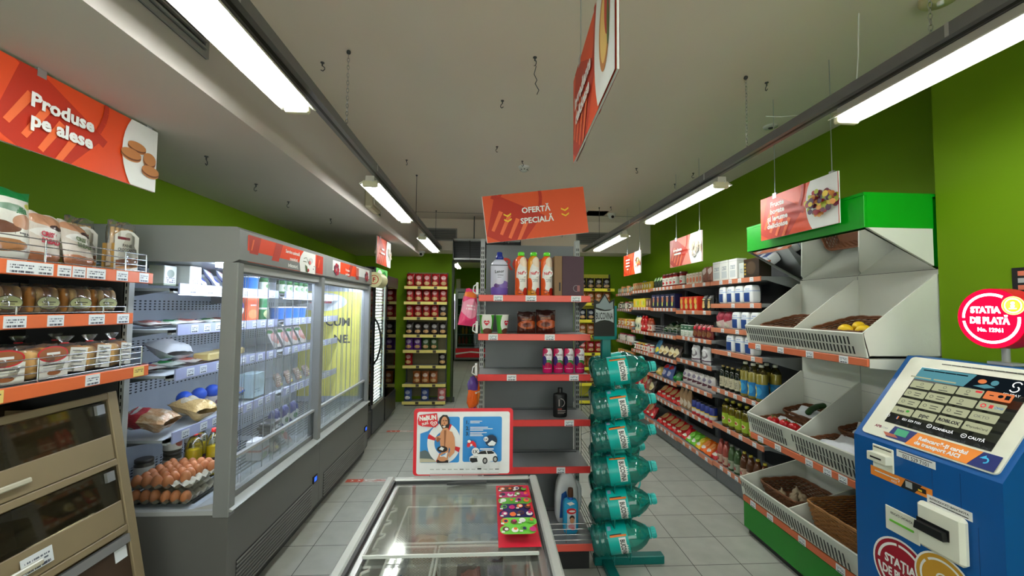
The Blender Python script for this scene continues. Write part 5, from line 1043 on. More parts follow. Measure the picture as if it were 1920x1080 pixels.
# ---------------------------------------------------------------- goods: builders
import re
def squad(mb, c, a, b, h, m, e=.5, n=20, k=10, top=1.0, M=None, f=None):
    """rounded block: half sizes a, b, height h from c upward"""
    vs = []; fs = []
    sg = lambda v, p: math.copysign(abs(v)**p, v)
    for i in range(k+1):
        ph = -PI/2+PI*i/k; cz, sz = sg(math.cos(ph), e), sg(math.sin(ph), e); t_ = (sz+1)/2; w_ = 1+(top-1)*t_
        for j in range(n):
            th = 2*PI*j/n; x, y, z = a*cz*sg(math.cos(th), e)*w_, b*cz*sg(math.sin(th), e)*w_, h*t_
            if f: x, y, z = f(x, y, z)
            vs.append((c[0]+x, c[1]+y, c[2]+z))
    for i in range(k):
        for j in range(n): fs.append((i*n+j, i*n+(j+1) % n, (i+1)*n+(j+1) % n, (i+1)*n+j))
    return mb.add(vs, fs, m, True, M)
def pouch_mesh(mb, w, h, d, m, seed=0, nx=10, nz=12, flat=.12, M=None, taper=0, crimp=True):
    rr = random.Random(seed); off = rr.uniform(0, 9)
    def pt(i, j, s):
        u = i/nx*2-1; v = j/nz; th = max(0, 1-abs(u)**3.2)**.7*max(0, min(1, (v+.02)/.16))**.6*max(0, min(1, (1-v)/.22))**.8
        n1 = noise.noise(Vector((u*1.9+off, v*3.1, s*2.0)))*.22*d+noise.noise(Vector((u*5+off, v*7, s)))*.08*d
        ww = w/2*(1-.05*math.sin(v*PI))*(1-taper*v)
        return (u*ww+noise.noise(Vector((v*4+off, u, 3)))*.02*w, s*(d/2*th)+n1*th*1.2, v*h*(1-.015*math.cos(u*6+off))+ (0))
    vs = []; fs = []
    for s in (-1, 1):
        o = len(vs)
        for j in range(nz+1):
            for i in range(nx+1): vs.append(pt(i, j, s))
        for j in range(nz):
            for i in range(nx):
                q = (o+j*(nx+1)+i, o+j*(nx+1)+i+1, o+(j+1)*(nx+1)+i+1, o+(j+1)*(nx+1)+i); fs.append(q if s < 0 else q[::-1])
    return mb.add(vs, fs, m, True, M)
PROTO = {}
def proto(key, name, parts, loose=False):
    """parts: list of (part name, mesh builder); with one entry the thing is that mesh alone"""
    if len(parts) == 1: o = parts[0][1].build(name)
    else:
        o = bpy.data.objects.new(name, None); COL.objects.link(o); o.empty_display_size = .03
        for pn, mb in parts: mb.build(pn, o)
    PROTO[key] = [o, 0]; return o
def place(key, loc, rz=0, label='', cat='', group=None, rot=None, s=None):
    o, used = PROTO[key]
    if used: o = copy_tree(o)
    PROTO[key][1] = 1
    o.location = (loc[0], loc[1], loc[2]+(.004 if cat in ('bread pack', 'crispbread bag', 'tortilla bag', 'ice cream', 'bun bag') else .0009)); o.rotation_euler = rot or (0, 0, rz)
    if s: o.scale = s if isinstance(s, tuple) else (s, s, s)
    tag(o, label, cat, group); return o
def P_pouch(key, name, w, h, d, m, seed=0, taper=0): mb = MB(); pouch_mesh(mb, w, h, d, m, seed, taper=taper); return proto(key, name, [(name, mb)])
def P_carton(key, name, w, h, d, m, side=None, b=.003):
    mb = MB(); mb.box(-w/2, w/2, -d/2, d/2, 0, h, m, b=b); return proto(key, name, [(name, mb)])
def P_bottle(key, name, r, h, body, capm_, label, neck=.32, nr=.32, lz=(.12, .55), sy=1, ch=.02, small=False, n=16, waist=0, fill=None):
    prof = [(r*.9, 0), (r, .012), (r*(1-waist), h*.3), (r, h*(1-neck-.04)), (r*.93, h*(1-neck+.04)), (r*nr*1.25, h*(.93)), (r*nr, h-ch)]
    mb = MB(); mb.lathe(prof, body, n, sy=sy)
    mc = MB(); mc.lathe([(r*nr*1.12, h-ch), (r*nr*1.15, h-ch+.001), (r*nr*1.15, h-.003), (r*nr*1.0, h)], capm_, max(10, n-4), sy=max(sy, .8) if sy < 1 else 1)
    ml = MB(); ml.lathe([(r*1.012, h*lz[0]), (r*1.012, h*lz[1])], label, n, cap=False, sy=sy)
    parts = [('body', mb), ('cap', mc), ('label', ml)]
    if fill: mf = MB(); mf.lathe([(r*.86, .006), (r*.95, .02), (r*.95, h*fill), (0, h*fill)], FILLM[key], n, sy=sy); parts.append(('liquid', mf))
    return proto(key, name, parts)
FILLM = {}
def P_jar(key, name, r, h, body, lid, label, n=16, lz=(.12, .7)):
    mb = MB(); mb.lathe([(r*.92, 0), (r, .008), (r, h*.76), (r*.85, h*.84), (r*.85, h*.86)], body, n)
    mc = MB(); mc.lathe([(r*.95, h*.85), (r*.97, h*.855), (r*.97, h*.985), (r*.9, h)], lid, n)
    ml = MB(); ml.lathe([(r*1.012, h*lz[0]), (r*1.012, h*lz[1])], label, n, cap=False)
    return proto(key, name, [('body', mb), ('lid', mc), ('label', ml)])
def P_can(key, name, r, h, body, n=18):
    mb = MB(); mb.lathe([(r*.88, 0), (r, .006), (r, h-.010), (r*.84, h-.001)], body, n, cap=False); mt = MB(); mt.lathe([(r*.84, h-.001), (r*.86, h), (r*.8, h-.002), (r*.78, h-.006), (0, h-.006)], chrome, n, cap=False); mt.lathe([(0, 0.001), (r*.88, 0.0)], chrome, n, cap=False)
    return proto(key, name, [('body', mb), ('rim', mt)])
# ---------------------------------------------------------------- goods on the display end
G0, GY = GZ[0], 2.715
lenb = pack('lavender softener print', (206, 206, 224), spots=[(.5, .12, .6, .14, (110, 80, 170)), (.75, .30, .3, .10, (130, 104, 180)), (.35, .27, .16, .06, (90, 50, 120)), (.5, .38, .25, .08, (205, 200, 220))], text=[(.55, .56, .35, .04, 2, (60, 60, 90)), (.5, .50, .22, .022, 1, (20, 20, 40))], rough=.3)
mb = MB(); mb.lathe([(.050, 0), (.057, .01), (.057, .19), (.053, .212), (.035, .232), (.02, .240)], lenb, 24, sy=.6); mc = MB(); mc.lathe([(.022, .238), (.026, .242), (.026, .255), (.02, .262), (.018, .285), (.012, .288)], mat('softener cap blue', (26, 46, 140), .25), 18)
for i in range(10): a = i*PI/5; mc.box(.025*math.cos(a)-.002, .025*math.cos(a)+.002, .025*math.sin(a)-.002, .025*math.sin(a)+.002, .243, .254, mat('softener cap blue', (26, 46, 140), .25))
ml = MB(); p = Pl(ml, (0, -.0348, 0), (1, 0, 0), (0, 0, 1), 0); p.text('Lenor', .0, .158, .020, ink, .02, w=.06, rot=.08); p.rect(-.056, .196, .056, .200, ink)
proto('lenor', 'fabric_softener', [('body', mb), ('cap', mc), ('lettering', ml)])
place('lenor', (.068, GY, G0), 0, 'white and purple softener bottle with blue cap on the top shelf', 'softener bottle', 'bottles on the top shelf of the display end')
for k_, c2 in (('nuf1', (236, 96, 30)), ('nuf2', (226, 150, 30))):
    nb = pack('cleaner print '+k_, c2, spots=[(.72, .48, .62, .38, (232, 228, 222)), (.80, .84, .44, .13, (238, 214, 190)), (.15, .28, .22, .16, (222, 84, 30)), (.85, .10, .2, .10, (190, 40, 30))], text=[(.62, .47, .4, .03, 1, (70, 70, 70)), (.62, .38, .45, .08, 4, (130, 130, 130)), (.45, .10, .5, .12, 3, (70, 20, 24))], rough=.25)
    mb = MB(); mb.lathe([(.037, 0), (.0405, .008), (.0395, .09), (.0405, .17), (.040, .225), (.034, .248), (.021, .262), (.018, .268)], nb, 24, sy=.72); mc = MB(); mc.lathe([(.021, .265), (.0225, .267), (.0225, .284), (.018, .290)], mat('lime cap', (96, 210, 40), .3), 18)
    ml = MB(); p = Pl(ml, (0, -.0298, 0), (1, 0, 0), (0, 0, 1), 0); p.ell(.006, .148, .031, .027, white); p.text('Nufăr', .006, .15, .020, mat('nufar red', (206, 30, 50), .4), .04, w=.056, rot=.1)
    proto(k_, 'floor_cleaner', [('body', mb), ('cap', mc), ('lettering', ml)])
for x, k_, s_ in ((.212, 'nuf1', 'beside the softener'), (.296, 'nuf2', 'in the middle of the three'), (.384, 'nuf1', 'beside the maroon box')): place(k_, (x, GY, G0), 0, ('yellow-topped' if k_ == 'nuf2' else 'orange')+' floor cleaner bottle with lime green cap '+s_, 'cleaner bottle', 'bottles on the top shelf of the display end')
mb = MB(); mb.box(0, .145, -.045, .045, 0, .262, mat('maroon card', (62, 26, 44), .45), b=.002); mb.box(-.05, 0, -.045, .10, 0, .262, mat('kraft card', (134, 104, 72), .6), b=.002); p = Pl(mb, (0, -.045, 0), (1, 0, 0), (0, 0, 1), 0); p.ring(.095, .05, .02, .002, lgray); p.rect(.10, .03, .118, .07, mat('box rose', (150, 90, 90), .5)); p = Pl(mb, (-.05, -.045, 0), (1, 0, 0), (0, 0, 1), 0); p.text('#aaaa', .035, .06, .018, ink, .03, rot=PI/2)
tag(mb.build('gift_box'), 'dark maroon and kraft box standing beside the cleaner bottles', 'box'); o = bpy.data.objects['gift_box']; o.location = (.478, GY-.01, G0+.001)
tubm = pack('snack tub print', (72, 160, 50), spots=[(.5, .62, .33, .62, (236, 236, 232)), (.55, .12, .3, .16, (96, 50, 36))], rough=.35)
mb = MB(); mb.lathe([(.034, 0), (.036, .006), (.0485, .112), (.051, .118), (.051, .122)], tubm, 24, sy=.72, cap=False); mt = MB(); mt.lathe([(.0515, .119), (.0515, .122), (0, .1225)], white, 24, sy=.72, cap=False)
ml = MB(); T = frame_at((0, -.0312, .07), (1, 0, 0), (0, -.10, 1)); p = Pl(ml, (0, -.0352, .055), (1, 0, 0), (0, -.09, 1), .0005); hr = mat('heart red', (200, 20, 50), .4)
p.poly([(x*.021, .012+y*.021) for x, y in hrt], hr); p.text('#aa', 0, .016, .009, white, .05, w=.024); ml.build  # heart emblem
proto('tub', 'snack_tub', [('body', mb), ('lid', mt), ('emblem', ml)])
place('tub', (-.012, 2.70, GZ[1]), 0, 'green and white snack tub with red heart at the shelf edge', 'snack tub', 'snack tubs'); place('tub', (.09, 2.70, GZ[1]), .75, 'green and white snack tub turned so its heart is half hidden', 'snack tub', 'snack tubs')
bp_ = pack('brown pouch print', (70, 24, 14), spots=[(.55, .40, .5, .2, (168, 70, 24)), (.5, .38, .24, .10, (96, 36, 20))], bands=[(.78, 1, (40, 16, 14))], text=[(.5, .66, .5, .06, 1, (190, 120, 70))], rough=.18, bump=.5)
P_pouch('bpouch', 'coffee_pouch', .125, .142, .05, bp_, 3); P_pouch('bpouch2', 'coffee_pouch', .13, .155, .055, bp_, 8)
place('bpouch', (.25, 2.72, GZ[1]), .1, 'dark brown shiny pouch leaning beside the taller brown pouch', 'coffee pouch', 'brown pouches'); place('bpouch2', (.378, 2.715, GZ[1]), -.08, 'taller dark brown shiny pouch with orange picture', 'coffee pouch', 'brown pouches')
canm = pack('can print', (196, 22, 96), spots=[(.55, .72, .42, .32, (228, 224, 228)), (.5, .42, .42, .13, (70, 130, 70)), (.15, .5, .2, .2, (60, 40, 110)), (.12, .9, .35, .12, (190, 40, 90)), (.5, .34, .3, .1, (170, 30, 70))], text=[(.5, .20, .7, .03, 1, (240, 220, 230)), (.52, .62, .3, .06, 2, (90, 90, 150))], rough=.25)
mb = MB(); mb.lathe([(.028, 0), (.0325, .007), (.0325, .148), (.027, .160)], canm, 22, cap=False); mt = MB(); mt.lathe([(.027, .160), (.028, .162), (.025, .161), (.024, .156), (0, .156)], chrome, 22, cap=False); mt.ball((0, -.008, .158), .006, chrome, 8, 4, sz=.2)
ml = MB(); vs, fs, W_ = glyphs('PERONI', .03); k = 1.45/W_; ml.add([(.0328*math.sin(x*k-.72), -.0328*math.cos(x*k-.72), .112+y*.018) for x, y in vs], fs, mat('can letter', (120, 40, 70), .4))
proto('can', 'drink_can', [('body', mb), ('lid', mt), ('lettering', ml)])
for i, x in enumerate((.390, .462, .532, .603)): place('can', (x, 2.70, GZ[2]), .04*(i % 2), 'tall pink and white drink can, %s' % ['first of four from the empty side', 'second of four from the empty side', 'third of four, beside the end can', 'end can nearest the water bottles'][i], 'drink can', 'four pink drink cans')
mb = MB(); mb.lathe([(.042, 0), (.047, .008), (.0475, .14), (.044, .150), (.02, .157)], black, 24, sy=.55); mc = MB(); mc.lathe([(.016, .157), (.016, .186), (.014, .188)], black, 16); ml = MB(); p = Pl(ml, (0, -.0262, 0), (1, 0, 0), (0, 0, 1), 0); si = mat('silver print', (150, 140, 140), .35, .3)
p.ring(-.002, .095, .026, .004, si, -75, 90); p.text('#aaaa', -.012, .095, .011, si, .03, w=.045, rot=-PI/2); p.rect(-.022, .052, .006, .058, mat('print rust', (150, 60, 50), .4)); p.rect(-.022, .044, .03, .048, si); p.rect(-.022, .034, .03, .037, si); p.rect(-.022, .027, .02, .03, si); proto('sham', 'shampoo_bottle', [('body', mb), ('cap', mc), ('lettering', ml)])
place('sham', (.475, 2.70, GZ[3]), .05, 'black shampoo bottle alone on the fourth shelf of the display end', 'shampoo bottle')
jw = mat('jug white', (226, 228, 230), .35); mb = MB(); squad(mb, (-.01, 0, 0), .075, .05, .33, jw, .42, 24, 16, f=lambda x, y, z: (x*(1-.45*max(0, (z-.2)/.13)**1.5), y*(1-.4*max(0, (z-.2)/.13)), z)); mb.tube([(.03, 0, .26), (.06, 0, .255), (.078, 0, .22), (.080, 0, .13), (.07, 0, .08), (.05, 0, .06)], .014, jw, 10)
mc = MB(); mc.lathe([(.026, .30), (.027, .31), (.026, .345), (.022, .35)], jw, 18, M=Matrix.Translation((-.01, 0, 0))); ml = MB(); ml.prism([(-.062, .05), (-.02, .05), (.0, .12), (-.02, .22), (-.05, .20)], mat('jug label blue', (40, 100, 180), .4), frame_at((0, -.049, 0), (1, 0, 0), (0, 0, 1)), .002); proto('jug', 'detergent_jug', [('body', mb), ('cap', mc), ('label', ml)])
place('jug', (.535, 2.74, .165), 0, 'big white detergent jug with moulded handle at the bottom of the display end', 'detergent jug')
dw = mat('detergent aqua', (40, 160, 210), .25); mb = MB(); squad(mb, (0, 0, 0), .052, .032, .215, dw, .5, 24, 14, f=lambda x, y, z: (x*(1-.10*math.sin(z/.215*PI)), y, z)); mb.lathe([(.022, .205), (.016, .228)], mat('detergent neck blue', (20, 90, 180), .3), 14); mc = MB(); mc.lathe([(.017, .225), (.019, .228), (.018, .262), (.015, .276)], mat('brown cap', (86, 52, 34), .35), 14)
ml = MB(); p = Pl(ml, (0, -.0325, 0), (1, 0, 0), (0, 0, 1), .0006); p.rect(-.026, .04, .028, .165, mat('pale label', (205, 214, 224), .4), .006); p.ell(.0, .15, .03, .018, mat('label red', (214, 40, 50), .4)); p.ell(.004, .15, .02, .006, white); p.ell(.004, .11, .016, .016, hair); p.ell(.004, .095, .014, .018, skin); p.ell(0, .06, .02, .014, mat('label pink', (220, 150, 160), .4)); p.ell(.01, .045, .014, .007, mat('label red', (214, 40, 50), .4)); p.poly([(-.03, .20), (-.01, .185), (.02, .195), (.0, .208)], white); proto('deter', 'laundry_liquid', [('body', mb), ('cap', mc), ('label', ml)])
place('deter', (.525, 2.60, .165), 0, 'blue liquid detergent bottle with brown cap in front of the white jug', 'detergent bottle')
pk_ = pack('pink pouch print', (236, 60, 120), spots=[(.45, .45, .36, .26, (240, 150, 180)), (.5, .82, .4, .08, (236, 120, 50))], text=[(.45, .5, .45, .16, 2, (250, 220, 230))], rough=.2, bump=.5)
P_pouch('pinkb', 'sweets_bag', .15, .24, .075, pk_, 5, taper=.45); place('pinkb', (GX0-.075, 2.66, 1.448), .5, 'bright pink bag of sweets hanging on the edge of the display end', 'sweets bag', rot=(0, .12, .7))
ok_ = pack('orange pouch print', (236, 100, 30), spots=[(.3, .8, .4, .25, (90, 60, 140)), (.7, .3, .3, .2, (245, 140, 60))], rough=.2, bump=.5, text=[(.5, .5, .5, .1, 1, (240, 230, 220))]); P_pouch('orb', 'sweets_bag', .12, .20, .06, ok_, 9, taper=.2)
place('orb', (GX0-.030, 2.66, .93), 0, 'upper orange and purple bag hanging beside the empty shelves', 'sweets bag', 'orange hanging bags', rot=(0, 0, 1.15)); place('orb', (GX0-.028, 2.655, .74), 0, 'lower orange and purple bag hanging beside the empty shelves', 'sweets bag', 'orange hanging bags', rot=(0, 0, 1.3))
for i, (z_, w_) in enumerate(((.94, 'above'), (.745, 'below'))): pass
# ---------------------------------------------------------------- goods in the wall bays
LVL = ['top', 'second', 'third', 'fourth', 'fifth', 'sixth', 'bottom']
def row(b, lv, y0, key, n, pitch, desc, cat, rear=0, dx=.0, rz=0, lean=0, start=0, s=None, dxr=.11, jit=.0):
    z = LEV[b][lv]; rr = random.Random(hash_(b+key)+lv)
    for r_ in range(rear+1):
        for i in range(n):
            y = y0+i*pitch+rr.uniform(-jit, jit); x = WXF+.05+dx+r_*dxr
            lab = '%s, %s from the produce stand, %s%s shelf of %s bay' % (desc, ORD[start+i], 'rear row, ' if r_ else '', LVL[lv], bayname[b])
            for u_, v_ in ((' from the produce stand', ' from the stand'), ('large ', ''), (' shelf of %s bay' % bayname[b], ' shelf, %s bay' % bayname[b]), ('rear row, ', 'rear ')):
                if len(re.findall(r"[A-Za-z0-9][A-Za-z0-9'-]*", lab)) > 16: lab = lab.replace(u_, v_)
            rot = (-lean if lean else 0, 0, -PI/2+rz+rr.uniform(-.06, .06))
            place(key, (x, y, z+(.004 if lean else 0)), 0, lab, cat, '%s on the %s shelf, %s bay' % (cat, LVL[lv], bayname[b]), rot=rot, s=s)
def hash_(s): return sum((i+1)*ord(c) for i, c in enumerate(s))
KR = lambda *a, **k: pack(*a, **k)
P_carton('sugar', 'sugar_carton', .12, .175, .09, KR('sugar carton print', (226, 226, 222), rects=[(.5, .28, .7, .34, (196, 202, 204))], spots=[(.5, .25, .3, .10, (110, 150, 165))], bands=[(.88, .9, (190, 190, 186))], text=[(.5, .62, .6, .2, 3, (90, 110, 130))]))
P_carton('goldbox', 'gift_carton', .20, .15, .10, KR('gold box print', (40, 28, 22), spots=[(.5, .5, .3, .35, (74, 56, 40))], bands=[(.9, 1, (60, 40, 20))], text=[(.1, .5, .12, .7, 4, (206, 170, 60))]))
P_carton('gcart', 'tea_carton', .08, .13, .07, KR('pale carton print', (196, 200, 196), text=[(.5, .5, .6, .3, 3, (120, 130, 140))]))
row('A', 0, 3.13, 'goldbox', 1, .1, 'black and gold carton', 'carton'); row('A', 0, 3.275, 'gcart', 1, .1, 'small pale grey carton', 'carton', start=1); row('A', 0, 3.385, 'sugar', 3, .125, 'tall white sugar carton', 'sugar carton', start=2)
sj = KR('salt jug print', (224, 226, 228), rects=[(.42, .34, .62, .50, (30, 62, 128))], spots=[(.42, .36, .18, .10, (120, 140, 150))], bands=[(.66, .69, (120, 150, 206))], text=[(.5, .80, .5, .08, 1, (70, 110, 190))])
mb = MB(); squad(mb, (0, 0, 0), .056, .042, .15, sj, .35, 20, 10, f=lambda x, y, z: (x*(1-.12*(z > .12)), y, z)); proto('salt', 'salt_canister', [('salt_canister', mb)])
row('A', 1, 3.20, 'salt', 4, .122, 'white salt canister with blue panel', 'salt canister'); row('A', 2, 3.12, 'salt', 3, .125, 'white flour canister with blue panel', 'salt canister'); row('A', 3, 3.20, 'salt', 3, .13, 'white canister with blue panel', 'salt canister')
P_pouch('flour', 'flour_bag', .10, .15, .07, KR('flour bag print', (206, 180, 176), spots=[(.5, .75, .6, .35, (150, 30, 56)), (.5, .2, .3, .14, (214, 206, 190))], rough=.5, bump=.3), 2)
row('A', 2, 3.52, 'flour', 2, .115, 'pink and white flour bag', 'flour bag', start=3)
dkg = mat('dark green glass', (16, 22, 12), .12); oilp = clear('oil bottle plastic', (232, 226, 180), .10, rough=.05)
P_bottle('vin', 'vinegar_bottle', .031, .21, dkg, mat('gold cap', (150, 130, 70), .35), KR('cream wine label', (196, 188, 160), text=[(.5, .5, .7, .6, 4, (60, 50, 40))]), neck=.36, nr=.36, lz=(.12, .55))
sun = KR('sunflower label', (30, 120, 180), spots=[(.35, .45, .2, .42, (245, 205, 60)), (.35, .45, .09, .2, (70, 40, 20)), (.7, .5, .2, .3, (60, 150, 200))])
FILLM['oil'] = mat('sunflower oil', (214, 204, 140), .2); P_bottle('oil', 'oil_bottle', .043, .285, oilp, mat('clear cap', (210, 210, 190), .3), sun, neck=.28, nr=.36, lz=(.1, .48), fill=.74, waist=.05)
row('A', 4, 3.10, 'oil', 3, .10, 'large sunflower oil bottle with blue label', 'oil bottle', rear=1); row('A', 4, 3.40, 'vin', 4, .075, 'dark glass bottle with cream label', 'vinegar bottle', start=3, rear=0)
FILLM['goil'] = mat('yellow green oil', (140, 132, 40), .2); P_bottle('goil', 'oil_bottle', .041, .24, oilp, mat('yellow cap', (190, 180, 60), .3), KR('lime label', (150, 176, 40), spots=[(.5, .5, .3, .2, (214, 205, 150)), (.5, .5, .2, .1, (180, 50, 50))]), neck=.28, nr=.34, lz=(.12, .5), fill=.76)
row('A', 5, 3.10, 'goil', 6, .095, 'oil bottle with lime green label', 'oil bottle')
for k_, c_, cp, lb in (('rose', (150, 70, 60), (150, 60, 50), (190, 160, 140)), ('greenb', (60, 84, 50), (120, 120, 110), (150, 160, 140)), ('brownb', (84, 50, 30), (196, 176, 60), (200, 170, 150))):
    P_bottle(k_, 'syrup_bottle', .034, .215, mat('syrup glass '+k_, c_, .12), mat('syrup cap '+k_, cp, .35), KR('syrup label '+k_, lb, spots=[(.5, .4, .2, .2, (150, 40, 40))], text=[(.5, .7, .6, .2, 2, (80, 80, 70))]), neck=.38, nr=.36, lz=(.08, .4))
row('A', 6, 3.08, 'brownb', 4, .085, 'brown bottle with yellow cap', 'syrup bottle'); row('A', 6, 3.42, 'greenb', 2, .085, 'green glass bottle with pale label', 'syrup bottle', start=4); row('A', 6, 3.59, 'rose', 2, .08, 'rose coloured bottle with red cap', 'syrup bottle', start=6)
P_pouch('brbag', 'grain_bag', .09, .155, .06, KR('brown grain bag', (150, 96, 78), spots=[(.5, .7, .34, .22, (220, 200, 190))], text=[(.5, .3, .6, .15, 2, (90, 40, 30))], rough=.5, bump=.3), 6)
P_carton('spice', 'spice_packet', .055, .115, .04, KR('spice packet print', (214, 200, 180), spots=[(.5, .4, .4, .25, (206, 110, 70))], text=[(.5, .8, .7, .15, 2, (150, 60, 40))]))
jr = mat('red jam', (130, 26, 24), .15); P_jar('jam', 'preserve_jar', .042, .15, jr, mat('dark red lid', (90, 20, 20), .35), KR('white jar label', (226, 222, 212), spots=[(.5, .3, .3, .2, (190, 40, 40))], text=[(.5, .7, .6, .25, 3, (90, 60, 60))]))
row('B', 0, 3.79, 'brbag', 2, .10, 'brown and white grain bag', 'grain bag'); row('B', 0, 3.97, 'spice', 5, .066, 'cream and orange spice packet', 'spice packet', start=2); row('B', 0, 4.36, 'jam', 1, .1, 'large red preserve jar with dark lid', 'preserve jar', start=7)
P_carton('redbox', 'biscuit_box', .085, .145, .08, KR('red box print', (196, 44, 24), spots=[(.4, .66, .32, .2, (232, 180, 80)), (.5, .3, .3, .2, (206, 190, 110))], text=[(.5, .9, .6, .06, 1, (240, 220, 180))]))
P_pouch('blkbag', 'coffee_bag', .085, .15, .06, KR('black gold bag', (24, 20, 20), spots=[(.5, .4, .3, .24, (206, 170, 110))], text=[(.5, .75, .6, .1, 1, (220, 200, 140))], rough=.25, bump=.3), 11)
row('B', 1, 3.80, 'blkbag', 2, .10, 'black and gold coffee bag', 'coffee bag'); row('B', 1, 4.03, 'redbox', 4, .10, 'red box with yellow picture', 'biscuit box', start=2)
gcm = KR('green white tin print', (222, 226, 218), bands=[(.55, .95, (30, 84, 56))], text=[(.5, .3, .7, .3, 3, (110, 150, 100)), (.5, .78, .6, .1, 1, (220, 220, 210))]); P_can('gtin', 'pudding_tin', .036, .125, gcm)
P_pouch('rpouch', 'cocoa_pouch', .085, .14, .06, KR('red brown pouch', (110, 30, 30), spots=[(.5, .35, .4, .22, (120, 70, 40)), (.5, .75, .3, .12, (200, 40, 60))], rough=.25, bump=.4), 12)
row('B', 2, 3.82, 'rpouch', 4, .088, 'red and brown cocoa pouch', 'cocoa pouch'); row('B', 2, 4.19, 'gtin', 3, .085, 'green and white tin', 'tin', start=4)
P_pouch('swirl', 'pasta_bag', .13, .17, .07, KR('white swirl bag', (206, 204, 206), spots=[(.5, .55, .36, .22, (120, 110, 116)), (.46, .6, .30, .16, (210, 208, 208))], bands=[(.18, .24, (70, 30, 60))], rough=.4, bump=.3), 14)
row('B', 3, 3.90, 'swirl', 2, .20, 'white bag with dark swirl', 'pasta bag'); P_pouch('swirl2', 'rice_bag', .095, .15, .07, KR('white maroon bag', (206, 200, 198), spots=[(.5, .4, .4, .1, (80, 20, 44)), (.5, .7, .34, .14, (120, 110, 130))], rough=.4, bump=.3), 15)
row('B', 4, 3.80, 'swirl2', 6, .10, 'white and maroon rice bag', 'rice bag', rear=0)
P_pouch('tallbag', 'noodle_bag', .09, .21, .05, KR('tan noodle bag', (150, 116, 80), spots=[(.5, .3, .4, .2, (196, 180, 160))], rough=.3, bump=.4), 16, taper=.3)
cyl = KR('blue yellow tin', (30, 44, 120), bands=[(0, .2, (190, 40, 50)), (.2, .42, (214, 210, 206)), (.42, .5, (226, 190, 60))]); P_can('btin', 'cocoa_tin', .038, .14, cyl)
row('B', 5, 3.80, 'btin', 5, .082, 'blue cocoa tin with yellow stripe', 'cocoa tin'); row('B', 5, 4.24, 'tallbag', 3, .085, 'tall tan noodle bag', 'noodle bag', start=5)
for k_, c_, s_ in (('bred', (196, 24, 34), 1), ('bgreen', (110, 190, 50), 2), ('byel', (236, 190, 40), 3), ('borg', (240, 110, 30), 4)):
    P_pouch(k_, 'candy_bag', .10, .17, .06, KR('candy print '+k_, c_, spots=[(.5, .55, .36, .26, tuple(min(255, v+50) for v in c_)), (.5, .25, .3, .12, (225, 215, 200))], rough=.25, bump=.5), 20+s_)
for i, (k_, d_) in enumerate((('bred', 'red candy bag'), ('borg', 'orange candy bag'), ('borg', 'orange candy bag'), ('byel', 'yellow candy bag'), ('bgreen', 'lime green candy bag'), ('bgreen', 'lime green candy bag'), ('bred', 'red candy bag'))): row('B', 6, 3.80+i*.098, k_, 1, .1, d_, 'candy bag', start=i, lean=.9, dx=-.01, s=.93)
# third bay
row('C', 0, 4.52, 'jam', 4, .095, 'red preserve jar with dark lid', 'preserve jar'); P_pouch('greenbag', 'tea_bag', .07, .13, .05, KR('green black bag', (40, 60, 36), spots=[(.5, .8, .4, .2, (170, 206, 150)), (.5, .3, .3, .2, (30, 20, 20))], rough=.3, bump=.3), 17); row('C', 0, 4.92, 'greenbag', 3, .085, 'green topped tea bag', 'tea bag', start=4)
P_carton('navy', 'navy_box', .12, .165, .09, KR('navy box print', (26, 28, 66), spots=[(.5, .6, .2, .25, (190, 120, 90)), (.45, .3, .14, .16, (190, 200, 90))], text=[(.5, .85, .6, .08, 1, (200, 190, 210))])); row('C', 1, 4.55, 'navy', 5, .132, 'navy blue box with small figures', 'box')
P_bottle('cider', 'sparkling_bottle', .035, .24, dkg, mat('red foil', (150, 30, 30), .3), KR('red orange label', (206, 90, 50), spots=[(.5, .5, .3, .3, (226, 200, 170))]), neck=.4, nr=.36, lz=(.1, .4))
t = thing('wire_tray', 'wire tray on the third shelf, holding leaning bottles', 'wire tray', (WXF+.02, 4.47, LEV['C'][2]+.003)); mb = MB()
for z in (.0, .03, .06, .09): mb.tube([(.40, 0, z), (0, 0, z), (0, .68, z), (.40, .68, z)], .0025, graym, 5)
for y in (0, .17, .34, .51, .68): mb.rod((0, y, 0), (0, y, .09), .0025, graym, 5)
mb.build('frame', t)
P_bottle('sauce', 'sauce_bottle', .03, .23, mat('sauce green', (40, 70, 44), .15), mat('sauce cap', (190, 200, 190), .3), KR('sauce label', (190, 200, 170), spots=[(.5, .5, .3, .3, (90, 120, 60))]), neck=.3, nr=.4)
for i in range(4): place('sauce', (WXF+.10, 4.56+i*.14, LEV['C'][2]+.035), 0, 'green sauce bottle lying in the wire tray, %s from the produce stand' % ORD[i], 'sauce bottle', 'bottles in the wire tray', rot=(-1.1, 0, -PI/2+.3*(i % 2)))
P_pouch('cream', 'pastry_bag', .13, .16, .07, KR('cream pastry bag', (70, 56, 50), spots=[(.5, .42, .42, .34, (224, 210, 170)), (.5, .30, .3, .10, (190, 160, 100))], rough=.3, bump=.4), 31); P_pouch('blueb', 'wafer_bag', .11, .18, .05, KR('blue yellow bag', (70, 130, 170), spots=[(.6, .3, .3, .2, (220, 200, 60))], rough=.3, bump=.4), 32)
row('C', 3, 4.55, 'cream', 4, .135, 'cream bag with dark corners', 'pastry bag', lean=.35, jit=.008); row('C', 3, 5.09, 'blueb', 1, .1, 'light blue and yellow wafer bag', 'wafer bag', lean=.3, start=4)
